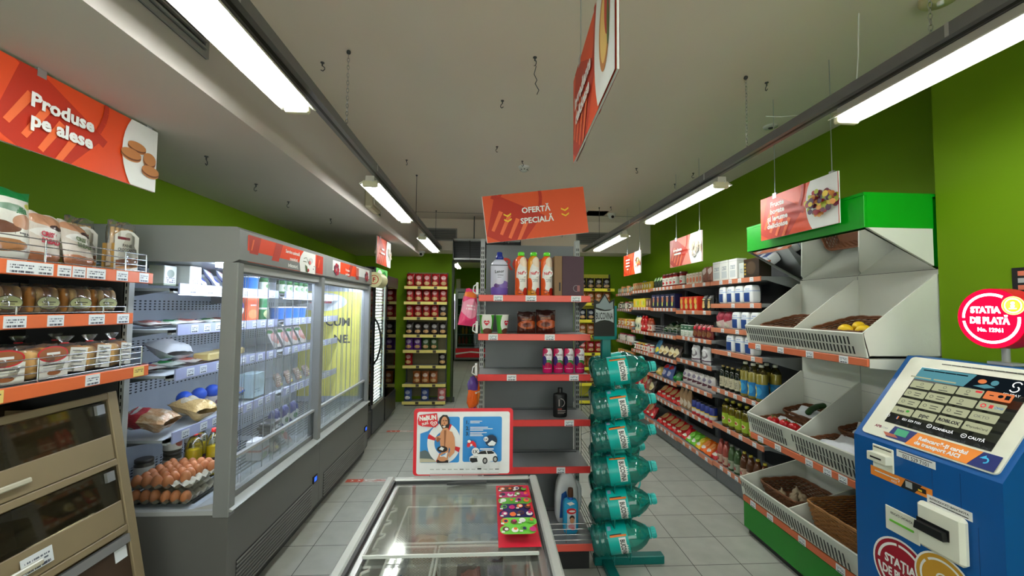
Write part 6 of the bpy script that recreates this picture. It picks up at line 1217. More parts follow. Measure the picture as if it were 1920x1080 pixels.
P_pouch('grnb', 'pasta_bag', .13, .13, .08, KR('green pasta bag', (20, 120, 44), spots=[(.5, .6, .4, .3, (30, 90, 40)), (.4, .3, .2, .14, (60, 170, 80))], rough=.2, bump=.5), 33); P_pouch('blurd', 'pasta_bag', .12, .16, .07, KR('blue red pasta bag', (70, 90, 150), spots=[(.5, .8, .4, .16, (180, 30, 40)), (.5, .35, .3, .2, (150, 150, 170))], rough=.25, bump=.5), 34); P_pouch('yelb', 'pasta_bag', .13, .11, .07, KR('yellow pasta bag', (206, 176, 90), rough=.25, bump=.5, spots=[(.5, .5, .3, .3, (220, 200, 140))]), 35)
row('C', 4, 4.56, 'grnb', 1, .1, 'shiny green pasta bag', 'pasta bag', lean=.6); row('C', 4, 4.72, 'blurd', 2, .13, 'blue and red pasta bag', 'pasta bag', start=1, lean=.3); row('C', 4, 5.04, 'yelb', 1, .1, 'yellow pasta bag', 'pasta bag', start=3, lean=.6)
P_pouch('redw', 'noodle_packet', .12, .19, .05, KR('red noodle bag', (190, 26, 30), spots=[(.5, .62, .4, .3, (196, 150, 100)), (.5, .22, .3, .08, (226, 210, 190))], rough=.25, bump=.5), 36)
row('C', 5, 4.54, 'redw', 5, .13, 'red and tan noodle packet', 'noodle packet', lean=.85); row('C', 6, 4.54, 'redw', 5, .13, 'red and tan noodle packet', 'noodle packet', lean=.95)
# fourth and fifth bays
P_can('ytin', 'yellow_tin', .038, .105, KR('yellow tin print', (222, 184, 40), spots=[(.5, .5, .3, .3, (230, 220, 190))], text=[(.5, .8, .5, .1, 1, (120, 70, 30))])); P_can('otin', 'orange_tin', .038, .11, KR('orange tin print', (206, 130, 70), spots=[(.5, .45, .35, .3, (206, 190, 150))])); P_can('gytin', 'grey_tin', .036, .085, KR('grey tin print', (120, 124, 112), spots=[(.5, .5, .35, .3, (190, 186, 160)), (.3, .7, .2, .1, (60, 110, 110))]))
row('D', 0, 5.23, 'ytin', 4, .085, 'yellow food tin', 'food tin'); row('D', 0, 5.57, 'otin', 4, .085, 'orange food tin', 'food tin', start=4)
P_carton('ybox', 'tea_box', .20, .12, .09, KR('yellow tea box', (226, 206, 60), spots=[(.2, .5, .13, .3, (236, 180, 40)), (.8, .5, .12, .3, (170, 196, 50)), (.5, .5, .14, .3, (214, 200, 150))])); P_carton('bnbox', 'tea_box', .07, .11, .07, KR('brown tea box', (110, 76, 66), spots=[(.5, .5, .3, .3, (200, 170, 150))]))
row('D', 1, 5.23, 'bnbox', 2, .085, 'small brown tea box', 'tea box'); row('D', 1, 5.47, 'ybox', 2, .22, 'wide yellow tea box', 'tea box', start=2)
P_bottle('mayo', 'mayonnaise_bottle', .042, .20, mat('mayonnaise cream', (222, 216, 170), .3), mat('mayo cap', (60, 80, 100), .35), KR('mayo label', (200, 200, 176), spots=[(.5, .5, .3, .3, (50, 90, 70))]), neck=.3, nr=.4); P_bottle('ketch', 'ketchup_bottle', .042, .21, mat('ketchup red', (160, 16, 18), .25), mat('red cap', (190, 30, 30), .35), KR('ketchup label', (190, 30, 30), spots=[(.5, .5, .3, .2, (220, 200, 180))]), neck=.35, nr=.35); P_bottle('hot', 'hot_sauce_bottle', .036, .18, mat('hot sauce brown', (130, 50, 30), .25), mat('orange cap', (206, 90, 50), .35), KR('hot label', (226, 190, 170), spots=[(.5, .5, .3, .3, (190, 50, 40))]), neck=.4, nr=.34)
row('D', 2, 5.22, 'hot', 2, .085, 'small brown sauce bottle', 'sauce bottle'); row('D', 2, 5.42, 'ketch', 2, .095, 'red ketchup bottle', 'ketchup bottle', start=2); row('D', 2, 5.63, 'mayo', 2, .10, 'cream mayonnaise bottle', 'mayonnaise bottle', start=4)
jm = [('jpk', (190, 60, 60), (200, 200, 190)), ('jwh', (206, 196, 190), (150, 40, 60)), ('jgr', (60, 80, 40), (206, 206, 200)), ('jor', (206, 110, 50), (190, 170, 60)), ('jdk', (70, 26, 36), (180, 150, 90))]
for k_, c_, l_ in jm: P_jar(k_, 'pickle_jar', .036, .11, mat('jar content '+k_, c_, .2), mat('jar lid '+k_, l_, .35), KR('jar label '+k_, (220, 212, 200), spots=[(.5, .5, .3, .3, c_)]))
dsc = {'jpk': 'pink pickle jar', 'jwh': 'white cream jar', 'jgr': 'green pickle jar', 'jor': 'orange vegetable jar', 'jdk': 'dark beetroot jar', 'gytin': 'grey food tin', 'otin': 'orange food tin', 'ytin': 'yellow food tin', 'redw': 'red noodle packet', 'bred': 'red candy bag', 'cream': 'cream pastry bag', 'spice': 'small spice packet', 'brbag': 'brown grain bag', 'jam': 'red preserve jar'}
def mixrow(b, lv, keys, y0, pitch, lean=0):
    for i, k_ in enumerate(keys): row(b, lv, y0+i*pitch, k_, 1, pitch, dsc[k_], dsc[k_].split()[-1]+(' ' if False else ''), start=i, lean=lean)
mixrow('D', 3, ['jpk', 'jwh', 'jpk', 'jor', 'jdk', 'jor', 'jpk', 'jgr'], 5.22, .083); mixrow('D', 4, ['jdk', 'jpk', 'jwh', 'jwh', 'jpk', 'jdk', 'jor', 'jwh'], 5.22, .083)
mixrow('D', 5, ['cream', 'brbag', 'redw', 'bred', 'redw'], 5.26, .135, .3); mixrow('D', 6, ['bred', 'redw', 'redw', 'bred', 'cream'], 5.26, .135, .5)
for lv, ks in enumerate((['gytin', 'gytin', 'otin', 'gytin', 'gytin', 'otin', 'gytin', 'gytin'], ['gytin', 'jdk', 'gytin', 'jwh', 'gytin', 'gytin', 'jdk', 'gytin'], ['jor', 'otin', 'jor', 'ytin', 'otin', 'jor', 'otin', 'jor'], ['jwh', 'jwh', 'jwh', 'gytin', 'jwh', 'jwh', 'jwh', 'gytin'], ['otin', 'jdk', 'otin', 'jor', 'jdk', 'otin', 'jor', 'otin'], ['jor', 'otin', 'jor', 'otin', 'jor', 'otin', 'jor', 'otin'])): mixrow('E', lv, ks, 5.94, .083)
# ---------------------------------------------------------------- crisp bags on the far racks
crs = {'cred': ((150, 20, 24), 'red crisp bag'), 'cblk': ((34, 26, 24), 'black crisp bag'), 'cpur': ((80, 30, 120), 'purple crisp bag'), 'cgrn': ((50, 80, 40), 'green crisp bag'), 'cbrn': ((150, 84, 40), 'brown snack bag'), 'cblu': ((60, 80, 140), 'blue bread bag'), 'cpnk': ((200, 110, 110), 'pink bread bag'), 'cnvy': ((26, 30, 44), 'navy crisp bag')}
for i, (k_, (c_, d_)) in enumerate(crs.items()): P_pouch(k_, 'crisp_bag', .125, .205, .07, KR('crisp print '+k_, c_, spots=[(.5, .66, .3, .16, tuple(min(255, int(v*.5+120)) for v in c_)), (.5, .25, .34, .14, (190, 150, 100) if k_ not in ('cblu', 'cpnk') else (225, 222, 220))], text=[(.5, .64, .4, .05, 1, (240, 235, 225))], rough=.2, bump=.6), 40+i)
def rackrow(z, x0, dx, keys, shelfname, ra, h=1):
    for i, k_ in enumerate(keys):
        if k_: place(k_, (x0+i*dx, 6.72, z+.006), 0, '%s, %s from the %s, %s of the %s' % (crs[k_][1], ORD[i], 'wall' if x0 < 0 else 'doorway', shelfname, ra), 'crisp bag' if 'crisp' in crs[k_][1] else 'bag', 'bags on the %s' % ra, rot=(-.05, 0, ((i*5) % 3-1)*.10), s=(1.02, 1, h*1.04))
zl = (1.881, 1.634, 1.388, 1.11, .866, .622, .33, .056); LN = ['top shelf', 'second shelf', 'third shelf', 'fourth shelf', 'fifth shelf', 'sixth shelf', 'seventh shelf', 'bottom shelf']
rows_ = [['cred']*5, ['cred']*5, ['cred']*4+['cblk'], ['cblk']*5, ['cpur', 'cpur', 'cgrn', 'cgrn', None], ['cred', None, None, None, 'cblk'], [None, 'cbrn', 'cbrn', 'cbrn', None], ['cblu', None, 'cblu', None, 'cpnk']]
for z, ks, ln in zip(zl, rows_, LN): rackrow(z, -1.275, .134, ks, ln, 'rack by the doorway', h=.92 if z < 1.2 else 1)
zr = (1.879, 1.644, 1.367, 1.12, .832, .60, .344)
for z, ks, ln in zip(zr, [['cblk']*4, ['cbrn']*4, ['cnvy']*4, ['cbrn']*4, ['cred']*4, ['cbrn']*4, ['cbrn']*4], LN): rackrow(z, 1.55, .135, ks, ln, 'yellow rack', h=.85)
# ---------------------------------------------------------------- eggs and goods in the cold cabinets
def cargo(key, x, y, z, label, cat, rot=(0, 0, PI/2), s=None, group='goods in the first cold cabinet'): return place(key, (x, y, z), 0, label, cat, group, rot=rot, s=s)
pulp = mat('grey egg pulp', (186, 180, 162), .9, var=.08, scale=30)
def egg_tray(x, y, z, label, rz):
    t = thing('egg_tray', label, 'egg tray', (x, y, z), rz, group='egg trays'); mb = MB(); n = 6; p_ = .048
    vs = []; fs = []; N = 24
    for i in range(N+1):
        for j in range(N+1):
            u, v = i/N*n, j/N*n; e_ = .5 if i in (0, N) or j in (0, N) else 1
            vs.append((u*p_-n*p_/2, v*p_-n*p_/2, .022-.016*math.cos(2*PI*u)*.5*1.0-.016*math.cos(2*PI*v)*.5))
    for i in range(N):
        for j in range(N): a = i*(N+1)+j; fs.append((a, a+N+1, a+N+2, a+1))
    mb.add([(a, b, .044-c) for a, b, c in vs], [f[::-1] for f in fs], pulp, True)
    mb.add([(a, b, .040-c) for a, b, c in vs], fs, pulp, True)
    mb.build('tray_cups', t); return t
em = mat('brown eggshell', (196, 124, 80), .45, var=.12, scale=6); mb = MB(); mb.lathe([(max(1e-5, .0225*math.sin(PI*i/12)*(1+.12*math.cos(PI*i/12))), .029-.029*math.cos(PI*i/12)) for i in range(13)], em, 16, cap=False); proto('egg', 'egg', [('egg', mb)])
ET = ((-1.625, 2.315, .640, .02), (-1.615, 2.30, .573, -.02))
for (x, y, z, rz), nm in zip(ET, ('upper', 'lower')):
    egg_tray(x, y, z, '%s grey cardboard egg tray in the first cold cabinet' % nm, rz); c_, s_ = math.cos(rz), math.sin(rz)
    for i in range(6):
        for j in range(6):
            if nm == 'lower' and j > 0: continue
            if nm == 'upper' and ((i == 5 and j < 4) or (i == 4 and j < 1)): continue
            if nm == 'upper' and i == 5 and j == 5: continue
            u, v = (i-2.5)*.048, (j-2.5)*.048; place('egg', (x+u*c_-v*s_, y+u*s_+v*c_, z+.012), 0, 'brown egg in the %s tray, %s row from the aisle, %s from the glass end' % (nm, ORD[5-i], ORD[j]), 'egg', 'brown eggs in the %s tray' % nm, rot=(.1*((i*3+j) % 3-1), .12*((i+j*2) % 3-1), i), s=1.05)
FILLM['yoil'] = mat('bright yellow oil', (236, 206, 30), .15); P_bottle('yoil', 'oil_bottle', .042, .265, clear('clear pet', (240, 238, 215), .1), mat('red oil cap', (214, 40, 40), .3), KR('oil label dark', (70, 40, 40), spots=[(.5, .6, .35, .2, (206, 60, 60)), (.5, .3, .2, .2, (200, 180, 140))]), neck=.30, nr=.34, lz=(.14, .40), fill=.62)
cargo('yoil', -1.69, 2.51, .57, 'yellow oil bottle with red cap standing behind the eggs', 'oil bottle', group='yellow oil bottles'); cargo('yoil', -1.62, 2.575, .57, 'yellow oil bottle with red cap next to the corner post', 'oil bottle', group='yellow oil bottles'); cargo('yoil', -1.73, 2.62, .57, 'yellow oil bottle with red cap, rearmost behind the eggs', 'oil bottle', group='yellow oil bottles')
P_jar('cream_jar', 'cream_jar', .045, .13, mat('cream jar dark', (70, 66, 56), .3), mat('dark lid', (60, 56, 50), .4), KR('cream jar label', (196, 190, 176), spots=[(.5, .5, .3, .3, (120, 60, 50))]))
for i, (x, y, z) in enumerate(((-1.93, 2.47, .569), (-1.86, 2.58, .569), (-1.84, 2.72, .569), (-1.86, 2.58, .70), (-1.84, 2.72, .70), (-1.75, 2.95, .569))): cargo('cream_jar', x, y, z, 'dark jar with cream label behind the eggs, '+['beside the back wall', 'middle of the lower layer', 'end of the lower layer', 'stacked first on top', 'stacked second on top', 'alone further in'][i], 'jar')
P_carton('milk', 'dairy_carton', .085, .105, .08, KR('milk carton print', (216, 218, 214), spots=[(.5, .6, .3, .2, (120, 130, 120))], bands=[(.0, .1, (150, 160, 140))], text=[(.5, .3, .7, .3, 3, (90, 80, 110))]))
P_pouch('bwp', 'dairy_pack', .11, .15, .035, KR('blue white pack', (216, 220, 232), spots=[(.5, .35, .35, .22, (60, 80, 190)), (.5, .8, .3, .1, (190, 60, 90))], text=[(.5, .62, .6, .1, 2, (60, 70, 160))], rough=.25, bump=.3), 51)
P_pouch('flatp', 'sliced_meat_pack', .14, .19, .03, KR('meat pack print', (206, 196, 190), spots=[(.5, .45, .4, .3, (190, 110, 100)), (.3, .8, .3, .1, (60, 120, 60))], rough=.2, bump=.3), 52)
P_pouch('flatg', 'herb_pack', .13, .18, .03, KR('green pack print', (206, 210, 200), spots=[(.5, .5, .4, .2, (40, 140, 70)), (.3, .8, .25, .1, (50, 60, 160))], rough=.2, bump=.3), 53)
P_carton('cheese', 'cheese_block', .20, .045, .10, mat('yellow cheese wrap', (214, 190, 126), .35), b=.008)
S4, S3, S2, S1 = 1.667, 1.455, 1.225, .905
cargo('milk', -1.72, 2.26, S4, 'grey-white carton at the glass end of the top cold shelf', 'dairy carton'); cargo('milk', -1.67, 2.37, S4, 'white carton with lettering, second on the top cold shelf', 'dairy carton', s=1.07)
for i in range(4): cargo('bwp', -1.66+.01*i, 2.50+i*.10, S4+.003, 'blue and white dairy pack leaning on the top cold shelf, %s in' % ORD[i], 'dairy pack', rot=(-.6, 0, PI/2+.5), s=.9)
bl_ = mat('blue tub', (40, 110, 190), .35); mb = MB(); mb.lathe([(.048, 0), (.056, .09), (.058, .095)], bl_, 18); ml = MB(); ml.lathe([(.06, .092), (.06, .10), (0, .102)], white, 18, cap=False); proto('btub', 'cream_tub', [('body', mb), ('lid', ml)])
cargo('btub', -1.68, 2.98, S4, 'blue cream tub behind the strips on the top cold shelf', 'cream tub'); P_jar('pjar', 'pickle_jar', .036, .10, mat('pickle green', (60, 110, 60), .2), mat('green lid', (60, 120, 70), .35), KR('pickle label', (206, 210, 190), spots=[(.5, .5, .3, .3, (80, 130, 60))])); cargo('pjar', -1.66, 3.12, S4, 'small green jar beside the blue cream tub', 'jar')
for i in range(5): cargo('flatg' if i % 2 else 'flatp', -1.74+.01*(i % 2), 2.30+i*.15, S3+.004, 'flat %s pack lying on the second cold shelf, %s in' % (('green', 'meat')[i % 2 == 0], ORD[i]), 'cold pack', rot=(-1.5, 0, PI/2+.2*(i % 3-1)), s=.88)
P_pouch('nvb', 'coffee_bag', .12, .165, .07, KR('navy white bag', (36, 44, 120), spots=[(.5, .3, .45, .3, (206, 210, 200)), (.4, .3, .2, .12, (90, 130, 80))], rough=.3, bump=.3), 54); P_carton('orbx', 'orange_carton', .14, .165, .08, KR('orange carton print', (214, 90, 50), spots=[(.5, .3, .4, .2, (220, 140, 90))], text=[(.5, .7, .5, .1, 1, (230, 220, 220))])); P_can('grt', 'green_tin', .036, .165, KR('green tin print', (30, 110, 60), spots=[(.5, .3, .4, .2, (200, 206, 150))], bands=[(.5, .58, (200, 210, 200))]))
cargo('nvb', -1.70, 2.85, S3, 'navy and white bag behind the strips', 'bag'); cargo('orbx', -1.70, 3.00, S3, 'bright orange carton behind the strips', 'carton'); cargo('grt', -1.67, 3.14, S3, 'tall green tin behind the strips', 'tin')
for i in range(3): cargo('flatp' if i != 1 else 'flatg', -1.73, 2.27+i*.16, S2+.004, 'flat pack lying on the third cold shelf, %s in' % ORD[i], 'cold pack', rot=(-1.5, 0, PI/2-.2+.2*i), s=.88)
P_pouch('crump', 'paper_bag', .22, .15, .09, mat('crumpled white paper', (222, 222, 226), .7, bump=.5, scale=30), 57); cargo('crump', -1.78, 2.50, S2+.06, 'crumpled white paper bag on the third cold shelf', 'paper bag', rot=(-1.2, .1, PI/2))
cargo('cheese', -1.75, 2.72, S2, 'yellow cheese block at the corner post', 'cheese block', group='cheese blocks'); cargo('cheese', -1.78, 2.94, S2, 'yellow cheese block, second from the corner post', 'cheese block', group='cheese blocks')
P_pouch('pastab', 'pastry_pack', .17, .24, .09, KR('clear pastry bag', (206, 160, 120), spots=[(.4, .6, .45, .16, (206, 70, 80)), (.45, .66, .3, .05, (230, 225, 220))], rough=.15, bump=.8, speck=((230, 200, 170), 5)), 58); cargo('pastab', -1.64, 2.27, S1+.058, 'clear pastry bag with red label lying at the glass end', 'pastry pack', rot=(-1.45, .0, PI/2+.15))
P_pouch('rollb', 'bread_roll_pack', .15, .20, .10, KR('roll bag', (226, 190, 130), spots=[(.6, .6, .3, .14, (206, 50, 50)), (.5, .6, .4, .2, (226, 214, 190))], rough=.15, bump=.6), 59); cargo('rollb', -1.63, 2.52, S1+.045, 'clear bag of pale rolls with red print', 'bread roll pack', rot=(-1.4, .1, PI/2-.2))
blu = mat('blue net', (44, 90, 206), .4, bump=.5, scale=60); mb = MB(); mb.lathe([(.046, 0), (.05, .01), (.05, .06), (.044, .07)], KR('fish tin print', (190, 180, 176), spots=[(.5, .5, .3, .3, (110, 80, 90))]), 16); mt = MB(); mt.ball((0, 0, .10), .042, blu, 12, 8); proto('nett', 'netted_pot', [('body', mb), ('net', mt)])
for i in range(4): cargo('nett', -1.82+.01*i, 2.60+i*.11, S1, 'small pot topped by bright blue net, %s in' % ORD[i], 'pot')
P_pouch('bnet', 'blue_bag', .26, .2, .09, KR('blue clear bag', (70, 110, 220), spots=[(.5, .25, .5, .2, (190, 176, 170))], rough=.15, bump=.8), 60); cargo('bnet', -1.72, 3.0, S1+.045, 'bright blue shiny bag behind the strips', 'bag', rot=(-1.3, 0, PI/2), s=.62)
P_carton('ltb', 'pale_blue_box', .16, .17, .1, KR('pale blue box', (190, 214, 220), text=[(.4, .3, .5, .2, 2, (120, 150, 160))])); P_pouch('saus', 'sausage_pack', .14, .16, .05, KR('sausage pack', (150, 120, 106), spots=[(.5, .15, .2, .1, (226, 206, 60))], text=[(.5, .5, .8, .6, 4, (214, 200, 190))], rough=.2, bump=.5), 61)
cargo('ltb', -1.72, 3.12, S1, 'pale blue box behind the strips', 'box')
P_carton('wtub', 'white_tub', .11, .12, .09, KR('white red tub', (222, 222, 222), bands=[(.45, .55, (190, 80, 60))], spots=[(.5, .2, .3, .15, (120, 150, 90))])); cargo('wtub', -1.50, 2.42+.40, .569, 'white tub with red stripe on the floor of the cold cabinet', 'tub')
mb = MB()
for k in range(7): squad(mb, (.012*((k*5) % 3-1), .01*((k*7) % 3-1), k*.028), .07, .05, .026, mat('black tray', (26, 26, 28), .3), .3, 16, 6)
for k in range(3): mb.box(-.06+.04*k, -.03+.04*k, -.052, -.050, .12+.02*k, .15+.02*k, white)
proto('btray', 'black_tray_stack', [('black_tray_stack', mb)]); cargo('btray', -1.52, 3.00, .569, 'stack of black food trays on the floor of the cold cabinet', 'tray stack'); cargo('saus', -1.44, 2.95, .575, 'small sausage pack with white lines leaning by the low glass', 'sausage pack', rot=(-.9, 0, PI/2), s=.7); cargo('flatp', -1.42, 3.10, .58, 'pink meat pack leaning by the low glass', 'meat pack', rot=(-.7, 0, PI/2), s=.6)
g2 = 'goods in the second cold cabinet'
for i in range(4): cargo('saus', -1.68, 3.46+i*.17, S1+.003, 'sausage pack on the lowest shelf of the second cabinet, %s in' % ORD[i], 'sausage pack', rot=(-.4, 0, PI/2), group=g2)
for i in range(4): cargo('flatp', -1.70, 3.44+i*.16, S2+.004, 'pale meat pack standing on the third shelf, second cabinet, %s in' % ORD[i], 'meat pack', rot=(-.5, 0, PI/2), group=g2)
for i in range(5): cargo('pjar', -1.68, 3.42+i*.10, S4, 'green jar on the top shelf of the second cabinet, %s in' % ORD[i], 'jar', group=g2)
for i in range(3): cargo('nvb', -1.70, 3.42+i*.15, .569, 'navy and white bag on the second cabinet floor, %s in' % ORD[i], 'bag', group=g2)
for i in range(4): cargo('btub', -1.72, 3.45+i*.13, S3, 'blue cream tub on the second shelf, second cabinet, %s in' % ORD[i], 'cream tub', group=g2)
# ---------------------------------------------------------------- bread
crust = mat('bread crust', (186, 124, 62), .6, var=.15, scale=14, bump=.2); crumb = mat('pale bread', (222, 176, 112), .6, var=.1, scale=14); film = clear('bread bag film', (244, 242, 236), .10, haze=.05, rough=.12)
def P_bread(key, w, h, d, n, lab, tie=True, labm=None, stick=False):
    mb = MB()
    for i in range(n):
        cx = -w/2+w*(i+.5)/n
        if stick: squad(mb, (cx, 0, .004), w/n*.52, d*.40, h*.9, crumb if i % 2 else crust, .6, 12, 8)
        else: squad(mb, (cx, 0, .004), w/n*.54, d*.45, h*(.86+.05*(i % 2)), crust if i % 3 else crumb, .55, 12, 8)
    mf = MB(); pouch_mesh(mf, w*1.12, h*1.02, d*1.1, film, hash_(key), nx=12, nz=10)
    parts = [('loaf', mb), ('bag', mf)]
    if tie:
        mn = MB(); mn.lathe([(.03, h*.96), (.010, h*1.03), (.012, h*1.06), (.034, h*1.25), (.03, h*1.27)], film, 10, sy=.5, cap=False); parts.append(('bag_neck', mn))
        mt = MB(); mt.lathe([(.0125, h*1.02), (.0145, h*1.035), (.0125, h*1.05)], rd, 10, sy=.8); parts.append(('tie', mt))
    if labm: ml = MB(); T = frame_at((0, -d*.56, 0), (1, 0, 0), (0, 0, 1)); lab(ml, T); parts.append(('label', ml))
    return proto(key, 'packaged_bread', parts)
lw = mat('bread label white', (226, 224, 216), .5); lg_ = mat('bread label sage', (176, 178, 120), .5); lr_ = mat('bread label red', (200, 40, 50), .45)
def lab_oval(mb, T):
    mb.M = T; p = Pl(mb, (0, 0, 0), (1, 0, 0), (0, 1, 0), 0); p.ell(0, .045, .045, .026, mat('bread label dark', (80, 70, 40), .5)); p.ell(0, .045, .042, .0235, lg_); p.rect(-.026, .046, .026, .05, mat('bread label dark', (80, 70, 40), .5)); p.rect(-.018, .038, .018, .041, mat('bread label dark', (80, 70, 40), .5)); mb.box(-.001, .001, .044, .046, -.003, 0, lg_)
def lab_toast(mb, T):
    mb.M = T; p = Pl(mb, (0, 0, 0), (1, 0, 0), (0, 1, 0), 0); p.poly([(-.055, .005), (.055, .005), (.06, .075), (-.06, .075)], lw); p.ell(0, .09, .058, .03, lr_); p.ell(0, .09, .052, .025, mat('toast picture', (150, 90, 50), .5)); p.text('#aaaa', 0, .092, .016, white, .04, w=.05); p.rect(-.04, .05, .04, .054, ink); p.rect(-.04, .04, .03, .043, lgray); p.ell(0, .02, .025, .009, mat('toast picture', (150, 90, 50), .5)); mb.box(-.001, .001, .04, .042, -.003, 0, lw)
def lab_white(mb, T):
    mb.M = T @ Matrix.Rotation(-.12, 4, 'Z'); p = Pl(mb, (0, 0, 0), (1, 0, 0), (0, 1, 0), 0); p.rect(-.032, .01, .032, .105, lw)
    for k in range(5): p.rect(-.024, .09-k*.015, .024-.01*(k % 2), .094-k*.015, mat('grey print', (120, 120, 124), .5))
    mb.box(-.001, .001, .04, .042, -.003, 0, lw)
P_bread('stick', .115, .115, .07, 4, lab_oval, False, 1, True); P_bread('toast', .135, .125, .10, 3, lab_toast, False, 1); P_bread('loafw', .11, .12, .09, 2, lab_white, True, 1)
BB = 'bread packs on the bread shelving'
for i, y in enumerate((1.42, 1.55, 1.68, 1.81, 1.93)): place('stick', (-1.735, y, BZ[1][0]), PI/2, 'clear pack of long rolls with oval sage label, %s from the cold cabinet' % ORD[4-i], 'bread pack', BB+' middle', rot=(0, 0, PI/2+.05*(i % 3-1)))
for i, y in enumerate((1.50, 1.65)): place('toast', (-1.69, y, BZ[2][0]), PI/2, 'sliced toast pack with round red label, %s' % ['cut by the picture edge', 'next to the tied loaves'][i], 'bread pack', BB+' lower', rot=(-.05, 0, PI/2-.05+.1*i))
for i, y in enumerate((1.765, 1.87, 1.975)): place('loafw', (-1.705, y, BZ[2][0]), PI/2, 'bagged loaf with red tie and white label, %s from the cold cabinet' % ORD[2-i], 'bread pack', BB+' lower', rot=(-.04, 0, PI/2+.12*(i-1)))
for i, y in enumerate((1.62, 1.76, 1.90)): place('loafw', (-1.88, y, BZ[2][0]), PI/2, 'bagged loaf with red tie in the rear row, %s from the cold cabinet' % ORD[2-i], 'bread pack', BB+' lower', rot=(0, 0, PI/2+.2*(i-1)))
# top shelf: big bags and crisp bread cartons
big = KR('white tortilla bag', (226, 224, 216), bands=[(.86, 1, (20, 120, 60))], spots=[(.3, .45, .34, .08, (110, 70, 50)), (.35, .22, .4, .09, (170, 120, 80)), (.72, .55, .2, .10, (190, 140, 110)), (.5, .72, .28, .05, (120, 150, 130)), (.85, .78, .07, .04, (200, 200, 90))], text=[(.75, .4, .3, .04, 1, (60, 60, 60))], rough=.3, bump=.2)
mb = MB(); pouch_mesh(mb, .20, .26, .07, big, 71); ml = MB(); p = Pl(ml, (0, -.036, 0), (1, 0, 0), (0, 0, 1), 0); p.text('bella', .02, .185, .022, mat('leaf letters', (30, 110, 60), .5), .03, w=.08); p.text('BAHLI', .03, .10, .012, ink, .03); proto('bigbag', 'tortilla_bag', [('body', mb), ('lettering', ml)])
place('bigbag', (-1.70, 1.52, BZ[0][0]), 0, 'large white bag with green top on the top bread shelf', 'tortilla bag', rot=(-.05, 0, PI/2+.1))
cb_ = KR('crisp bread bag', (206, 196, 186), spots=[(.5, .85, .5, .12, (190, 140, 110)), (.5, .6, .42, .1, (226, 224, 220)), (.7, .74, .2, .05, (70, 50, 50))], bands=[(.0, .22, (170, 110, 80))], rough=.2, bump=.3)
for k_, tx_, cc in (('cb1', ['CRISP', 'BREAD'], (190, 30, 60)), ('cb2', ['CRISP', 'BREAD'], (90, 110, 70))):
    mb = MB(); pouch_mesh(mb, .15, .20, .06, cb_, 72); ml = MB(); p = Pl(ml, (0, -.032, 0), (1, 0, 0), (0, 0, 1), 0); p.text(tx_[0], -.01, .118, .018, mat('crisp letters '+k_, cc, .5), .04, w=.07); p.text(tx_[1], .0, .092, .018, mat('crisp letters '+k_, cc, .5), .04, w=.08); proto(k_, 'crispbread_bag', [('body', mb), ('lettering', ml)])
place('cb1', (-1.715, 1.66, BZ[0][0]), 0, 'crisp bread bag with crimson lettering beside the tortilla bag', 'crispbread bag', rot=(-.05, .06, PI/2+.15)); place('cb2', (-1.71, 1.805, BZ[0][0]), 0, 'crisp bread bag with green lettering, middle of the top bread shelf', 'crispbread bag', rot=(-.25, .12, PI/2+.2))
mb = MB(); mb.box(-.055, .055, -.028, .028, 0, .13, mat('pasta carton gold', (196, 150, 80), .5)); mb.prism([(-.055, 0), (.055, 0), (.055, .17), (.03, .19), (0, .197), (-.03, .19), (-.055, .17)], lw, frame_at((0, -.028, 0), (1, 0, 0), (0, 0, 1)), .003)
for i in range(5): mb.rod((-.04+.02*i, 0, .02), (-.042+.021*i, 0, .205), .008, crumb, 8)
ml = MB(); p = Pl(ml, (0, -.031, 0), (1, 0, 0), (0, 0, 1), 0); p.rect(-.045, .150, .012, .162, mat('carton wine', (120, 20, 40), .5)); p.text('PANE', 0, .125, .013, ink, .02); p.text('CROCCANTE', 0, .105, .013, ink, .02, w=.085); p.poly([(-.05, .03), (.05, .05), (.05, .075), (-.05, .055)], mat('toast picture', (150, 90, 50), .5)); p.poly([(-.05, .01), (.05, .03), (.05, .045), (-.05, .025)], crust)
mf = MB(); pouch_mesh(mf, .13, .235, .075, film, 77); proto('pane', 'breadstick_pack', [('carton', mb), ('lettering', ml), ('bag', mf)])
place('pane', (-1.80, 1.89, BZ[0][0]), 0, 'breadstick pack half hidden behind the crisp bread bags', 'breadstick pack', rot=(0, 0, PI/2)); place('pane', (-1.69, 1.97, BZ[0][0]), 0, 'breadstick pack with white card at the cold cabinet end', 'breadstick pack', rot=(0, 0, PI/2-.1))
P_pouch('bunb', 'bun_bag', .20, .16, .11, KR('bun bag print', (206, 160, 60), spots=[(.3, .5, .26, .5, (150, 30, 30)), (.7, .5, .3, .4, (220, 180, 80)), (.55, .8, .3, .12, (226, 220, 210))], rough=.15, bump=.7), 78)
for i, (y, z, n_) in enumerate(((1.25, .66, 'red and yellow bun bag in the second bin'), (1.50, .66, 'yellow bun bag in the middle of the second bin'), (1.42, .95, 'yellow bun bag in the upper bin'))): place('bunb', (-1.70, y, z), 0, n_, 'bun bag', 'bun bags in the bins', rot=(-1.0, .1, PI/2+.2*i))
